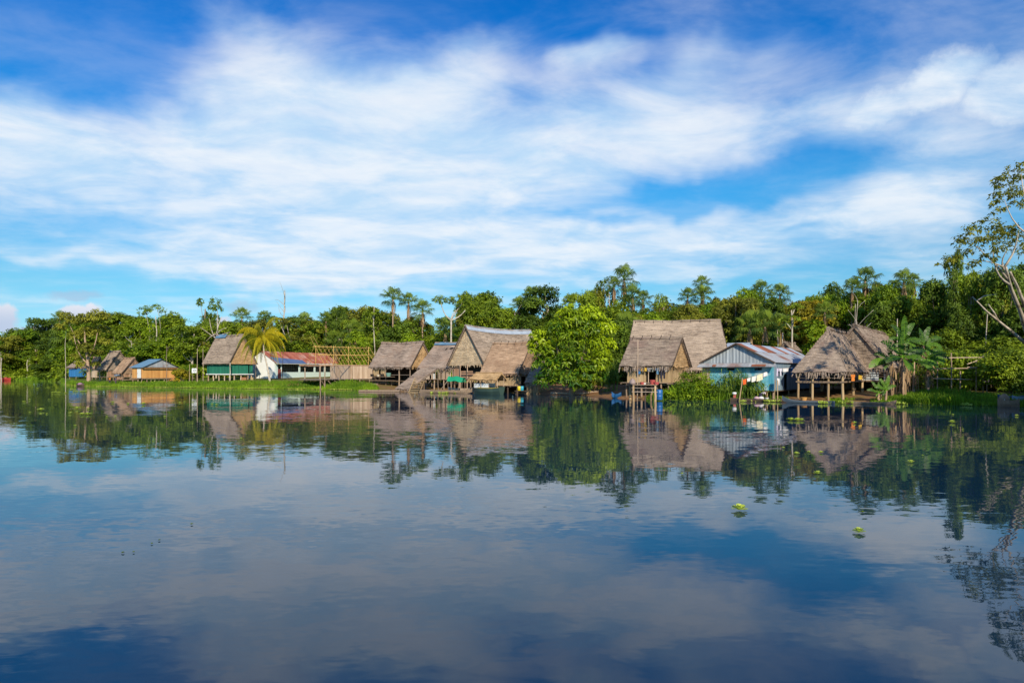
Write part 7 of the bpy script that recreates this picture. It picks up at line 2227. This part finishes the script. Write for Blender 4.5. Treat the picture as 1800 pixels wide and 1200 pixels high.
limbed_tree('river_tree', b0, lob, [(A(1774, 500, 64), A(1745, 440, Y0), .12, .04), (A(1770, 490, 64), A(1715, 432, Y0), .12, .03), (A(1765, 470, 63), A(1790, 410, Y0), .12, .03), (A(1765, 470, 63), A(1700, 455, Y0), .08, .02), (A(1818, 420, 62), A(1765, 350, Y0), .1, .02), (A(1818, 400, 62), A(1795, 305, Y0), .1, .03), (A(1765, 475, 63), A(1770, 440, Y0), .1, .03)],
            .30, 17, 'leaf_olive', 'bark_pale', 'tall open tree with pale leaning trunks at the right edge',
            [([b0 - Vector((0, 0, .5)), A(1806, 585, 70), A(1793, 545, 68), A(1778, 510, 66), A(1768, 470, 63)], .30, .11), ([A(1812, 600, 71), A(1805, 548, 68), A(1790, 508, 66), A(1776, 478, 64)], .22, .09),
             ([A(1812, 612, 71), A(1790, 592, 70), A(1765, 572, 69), A(1735, 548, 68), A(1710, 522, 67)], .18, .05), ([A(1755, 565, 69), A(1748, 550, 68), A(1737, 534, 68)], .1, .03), ([A(1718, 528, 67.5), A(1730, 520, 67), A(1752, 517, 67)], .07, .02), ([A(1815, 620, 72), A(1825, 500, 66), A(1820, 400, 62)], .3, .1)], seed=89, droop=.5, clump=.34, asp=.42)
# ------------------------------------------------------------------ people
def skin_mesh(name, chains, m, parent, sub=2):
    """chains: list of [(point, radius), ...]; points that coincide are welded, so limbs grow from one body"""
    vs_, es, rad = [], [], []
    idx = {}

    def vid(p, r_):
        k = tuple(round(c, 4) for c in p)
        if k not in idx:
            idx[k] = len(vs_); vs_.append(p); rad.append(r_)
        return idx[k]
    for ch in chains:
        prev = None
        for p, r_ in ch:
            i = vid(p, r_)
            if prev is not None and prev != i:
                es.append((prev, i))
            prev = i
    base = Vector(parent['_w'])
    me = bpy.data.meshes.new(name); me.from_pydata([tuple(Vector(p) - base) for p in vs_], es, []); me.materials.append(m)
    o = bpy.data.objects.new(name, me); C.objects.link(o); o.parent = parent
    md = o.modifiers.new('skin', 'SKIN'); md.use_smooth_shade = True
    if not me.skin_vertices:
        bpy.context.view_layer.objects.active = o
    sv = me.skin_vertices[0].data
    for i, r_ in enumerate(rad):
        sv[i].radius = (r_, r_)
    sv[0].use_root = True
    sm = o.modifiers.new('sub', 'SUBSURF'); sm.levels = sub; sm.render_levels = sub
    o['_w'] = tuple(base)
    return o


def person(label, base, yaw, pose, skin, top, bottom, hair, scale=1.0):
    """pose gives joints in the person's own frame: x to their left, y forward, z up"""
    T = thing('person', label, 'person', base)
    cs, sn = math.cos(yaw), math.sin(yaw)
    b = Vector(base)

    def w(p):
        return Vector((b.x + scale * (p[0] * cs - p[1] * sn), b.y + scale * (p[0] * sn + p[1] * cs), b.z + scale * p[2]))
    J = {k: w(v) for k, v in pose.items()}
    s = scale
    neck0 = J['chest'].lerp(J['head'], .45)
    fwd = w((0, 1, 0)) - b; fwd.normalize()
    chains = [[(J['pelvis'], .14 * s), (J['pelvis'].lerp(J['chest'], .5), .125 * s), (J['chest'], .135 * s), (neck0, .055 * s), (J['head'] - (J['head'] - neck0) * .2, .085 * s), (J['head'] + (J['head'] - neck0) * .35, .088 * s)],
              [(J['head'] - (J['head'] - neck0) * .2, .085 * s), (J['head'] - (J['head'] - neck0) * .15 + fwd * .11 * s, .018 * s)]]
    for sd in 'LR':
        chains.append([(J['chest'], .135 * s), (J['sh' + sd], .06 * s), (J['el' + sd], .042 * s), (J['wr' + sd], .03 * s)])
        hd = (J['wr' + sd] - J['el' + sd]).normalized(); sx_ = hd.cross(fwd); sx_ = sx_.normalized() if sx_.length > .1 else Vector((1, 0, 0))
        palm = J['wr' + sd] + hd * .07 * s
        chains[-1].append((palm, .03 * s))
        for f in range(4):
            k0 = palm + hd * .035 * s + sx_ * (f - 1.5) * .02 * s
            chains.append([(palm, .03 * s), (k0, .011 * s), (k0 + hd * (.035 + .006 * (f in (1, 2))) * s + fwd * .012 * s, .009 * s), (k0 + hd * .06 * s + fwd * .03 * s, .008 * s)])
        th = J['wr' + sd] + hd * .03 * s + sx_ * .035 * s
        chains.append([(J['wr' + sd], .03 * s), (th, .012 * s), (th + hd * .045 * s + fwd * .02 * s, .009 * s)])
        chains.append([(J['pelvis'], .14 * s), (J['hip' + sd], .09 * s), (J['kn' + sd], .058 * s), (J['an' + sd], .04 * s), (J['an' + sd] + fwd * .15 * s - Vector((0, 0, .03 * s)), .035 * s)])
    skin_mesh('body', chains, skin, T)
    skin_mesh('top', [[(J['pelvis'].lerp(J['chest'], .08), .158 * s), (J['pelvis'].lerp(J['chest'], .5), .15 * s), (J['chest'], .158 * s)]] + [[(J['chest'], .158 * s), (J['sh' + d], .085 * s), (J['sh' + d].lerp(J['el' + d], .62), .07 * s)] for d in 'LR'], top, T)
    skin_mesh('bottom', [[(J['pelvis'], .165 * s), (J['hip' + d], .115 * s), (J['kn' + d], .085 * s), (J['kn' + d].lerp(J['an' + d], .3), .075 * s)] for d in 'LR'], bottom, T)
    up = (J['head'] - neck0).normalized(); hc = J['head'] + up * .035 * s - fwd * .02 * s
    mb = MB(); R_ = random.Random(3)
    prof = 8
    pts = []; fs = []
    for i in range(prof + 1):
        th = math.pi * .62 * i / prof
        for k in range(12):
            a = 6.283 * k / 12
            side = up.cross(fwd).normalized()
            p = hc + (up * math.cos(th) + (fwd * math.cos(a) + side * math.sin(a)) * math.sin(th)) * (.118 * s + R_.uniform(-.004, .004)) - fwd * .018 * s * i / prof
            pts.append(p)
    for i in range(prof):
        for k in range(12):
            k2 = (k + 1) % 12
            if i > 4 and k in (0, 1, 11, 10):
                continue
            fs.append((i * 12 + k, i * 12 + k2, (i + 1) * 12 + k2, (i + 1) * 12 + k))
    mb.shared(pts, fs); mb.build('hair', hair, T, smooth=True)
    return T


SKIN = paint('skin', (.34, .17, .095), .6); HAIR = M['black']
STAND = dict(pelvis=(0, 0, .92), chest=(0, .02, 1.28), head=(0, .05, 1.6), shL=(.19, 0, 1.38), shR=(-.19, 0, 1.38), elL=(.25, -.02, 1.1), elR=(-.25, -.02, 1.1), wrL=(.24, .1, .86), wrR=(-.24, .12, .88),
             hipL=(.095, 0, .86), hipR=(-.095, 0, .86), knL=(.11, .03, .47), knR=(-.11, .02, .47), anL=(.11, -.02, .07), anR=(-.11, -.02, .07))
BEND = dict(pelvis=(0, -.16, .86), chest=(0, .24, 1.02), head=(0, .56, 1.06), shL=(.19, .28, 1.02), shR=(-.19, .28, 1.02), elL=(.23, .38, .74), elR=(-.23, .38, .74), wrL=(.14, .5, .5), wrR=(-.14, .5, .5),
            hipL=(.095, -.16, .82), hipR=(-.095, -.16, .82), knL=(.12, .0, .45), knR=(-.12, -.02, .45), anL=(.12, -.08, .07), anR=(-.12, -.1, .07))
p = A(1342, 699, 79.6)
person('person in a white top and dark shorts bending over a white bucket at the bank', (p.x - .15, 79.6, gz(p.x, 79.6) + .02), R(-105), BEND, SKIN, cloth('top1', (.78, .68, .74)), cloth('short1', (.05, .05, .09)), HAIR)
q = A(1348, 702, 79.3); mb = MB(); k = Vector((q.x + .05, 79.45, gz(q.x, 79.45)))
T = thing('bucket', 'white bucket at the hands of the bending person', 'bucket', k)
mb.lathe(k, [(0, 0), (.17, 0), (.22, .42), (.235, .43), (.235, .46), (.2, .46), (.16, .05), (0, .05)], 16); mb.build('body', M['white_wall'], T)
mb = MB(); mb.tube([k + Vector((.22 * math.cos(t_ * .314), .02, .44 + .16 * math.sin(t_ * .314))) for t_ in range(11)], .009, 5); mb.build('handle', M['zinc'], T)
p = A(197.5, 664, 158); person('person in an orange top standing between the two thatched huts at left', (p.x, p.y - 1, gz(p.x, p.y - 1)), R(170), STAND, SKIN, cloth('orange2', (.66, .26, .04)), cloth('short2', (.05, .05, .07)), HAIR)
p = A(208, 664, 156.5); person('person in a dark blue top standing before the cream wall of the brown hut', (p.x, p.y - 1, gz(p.x, p.y - 1)), R(150), STAND, SKIN, cloth('navy', (.05, .06, .13)), cloth('short3', (.10, .09, .11)), HAIR)

# anything built with a scratch tag keeps only the four public properties
for o in C.objects:
    if '_w' in o:
        del o['_w']
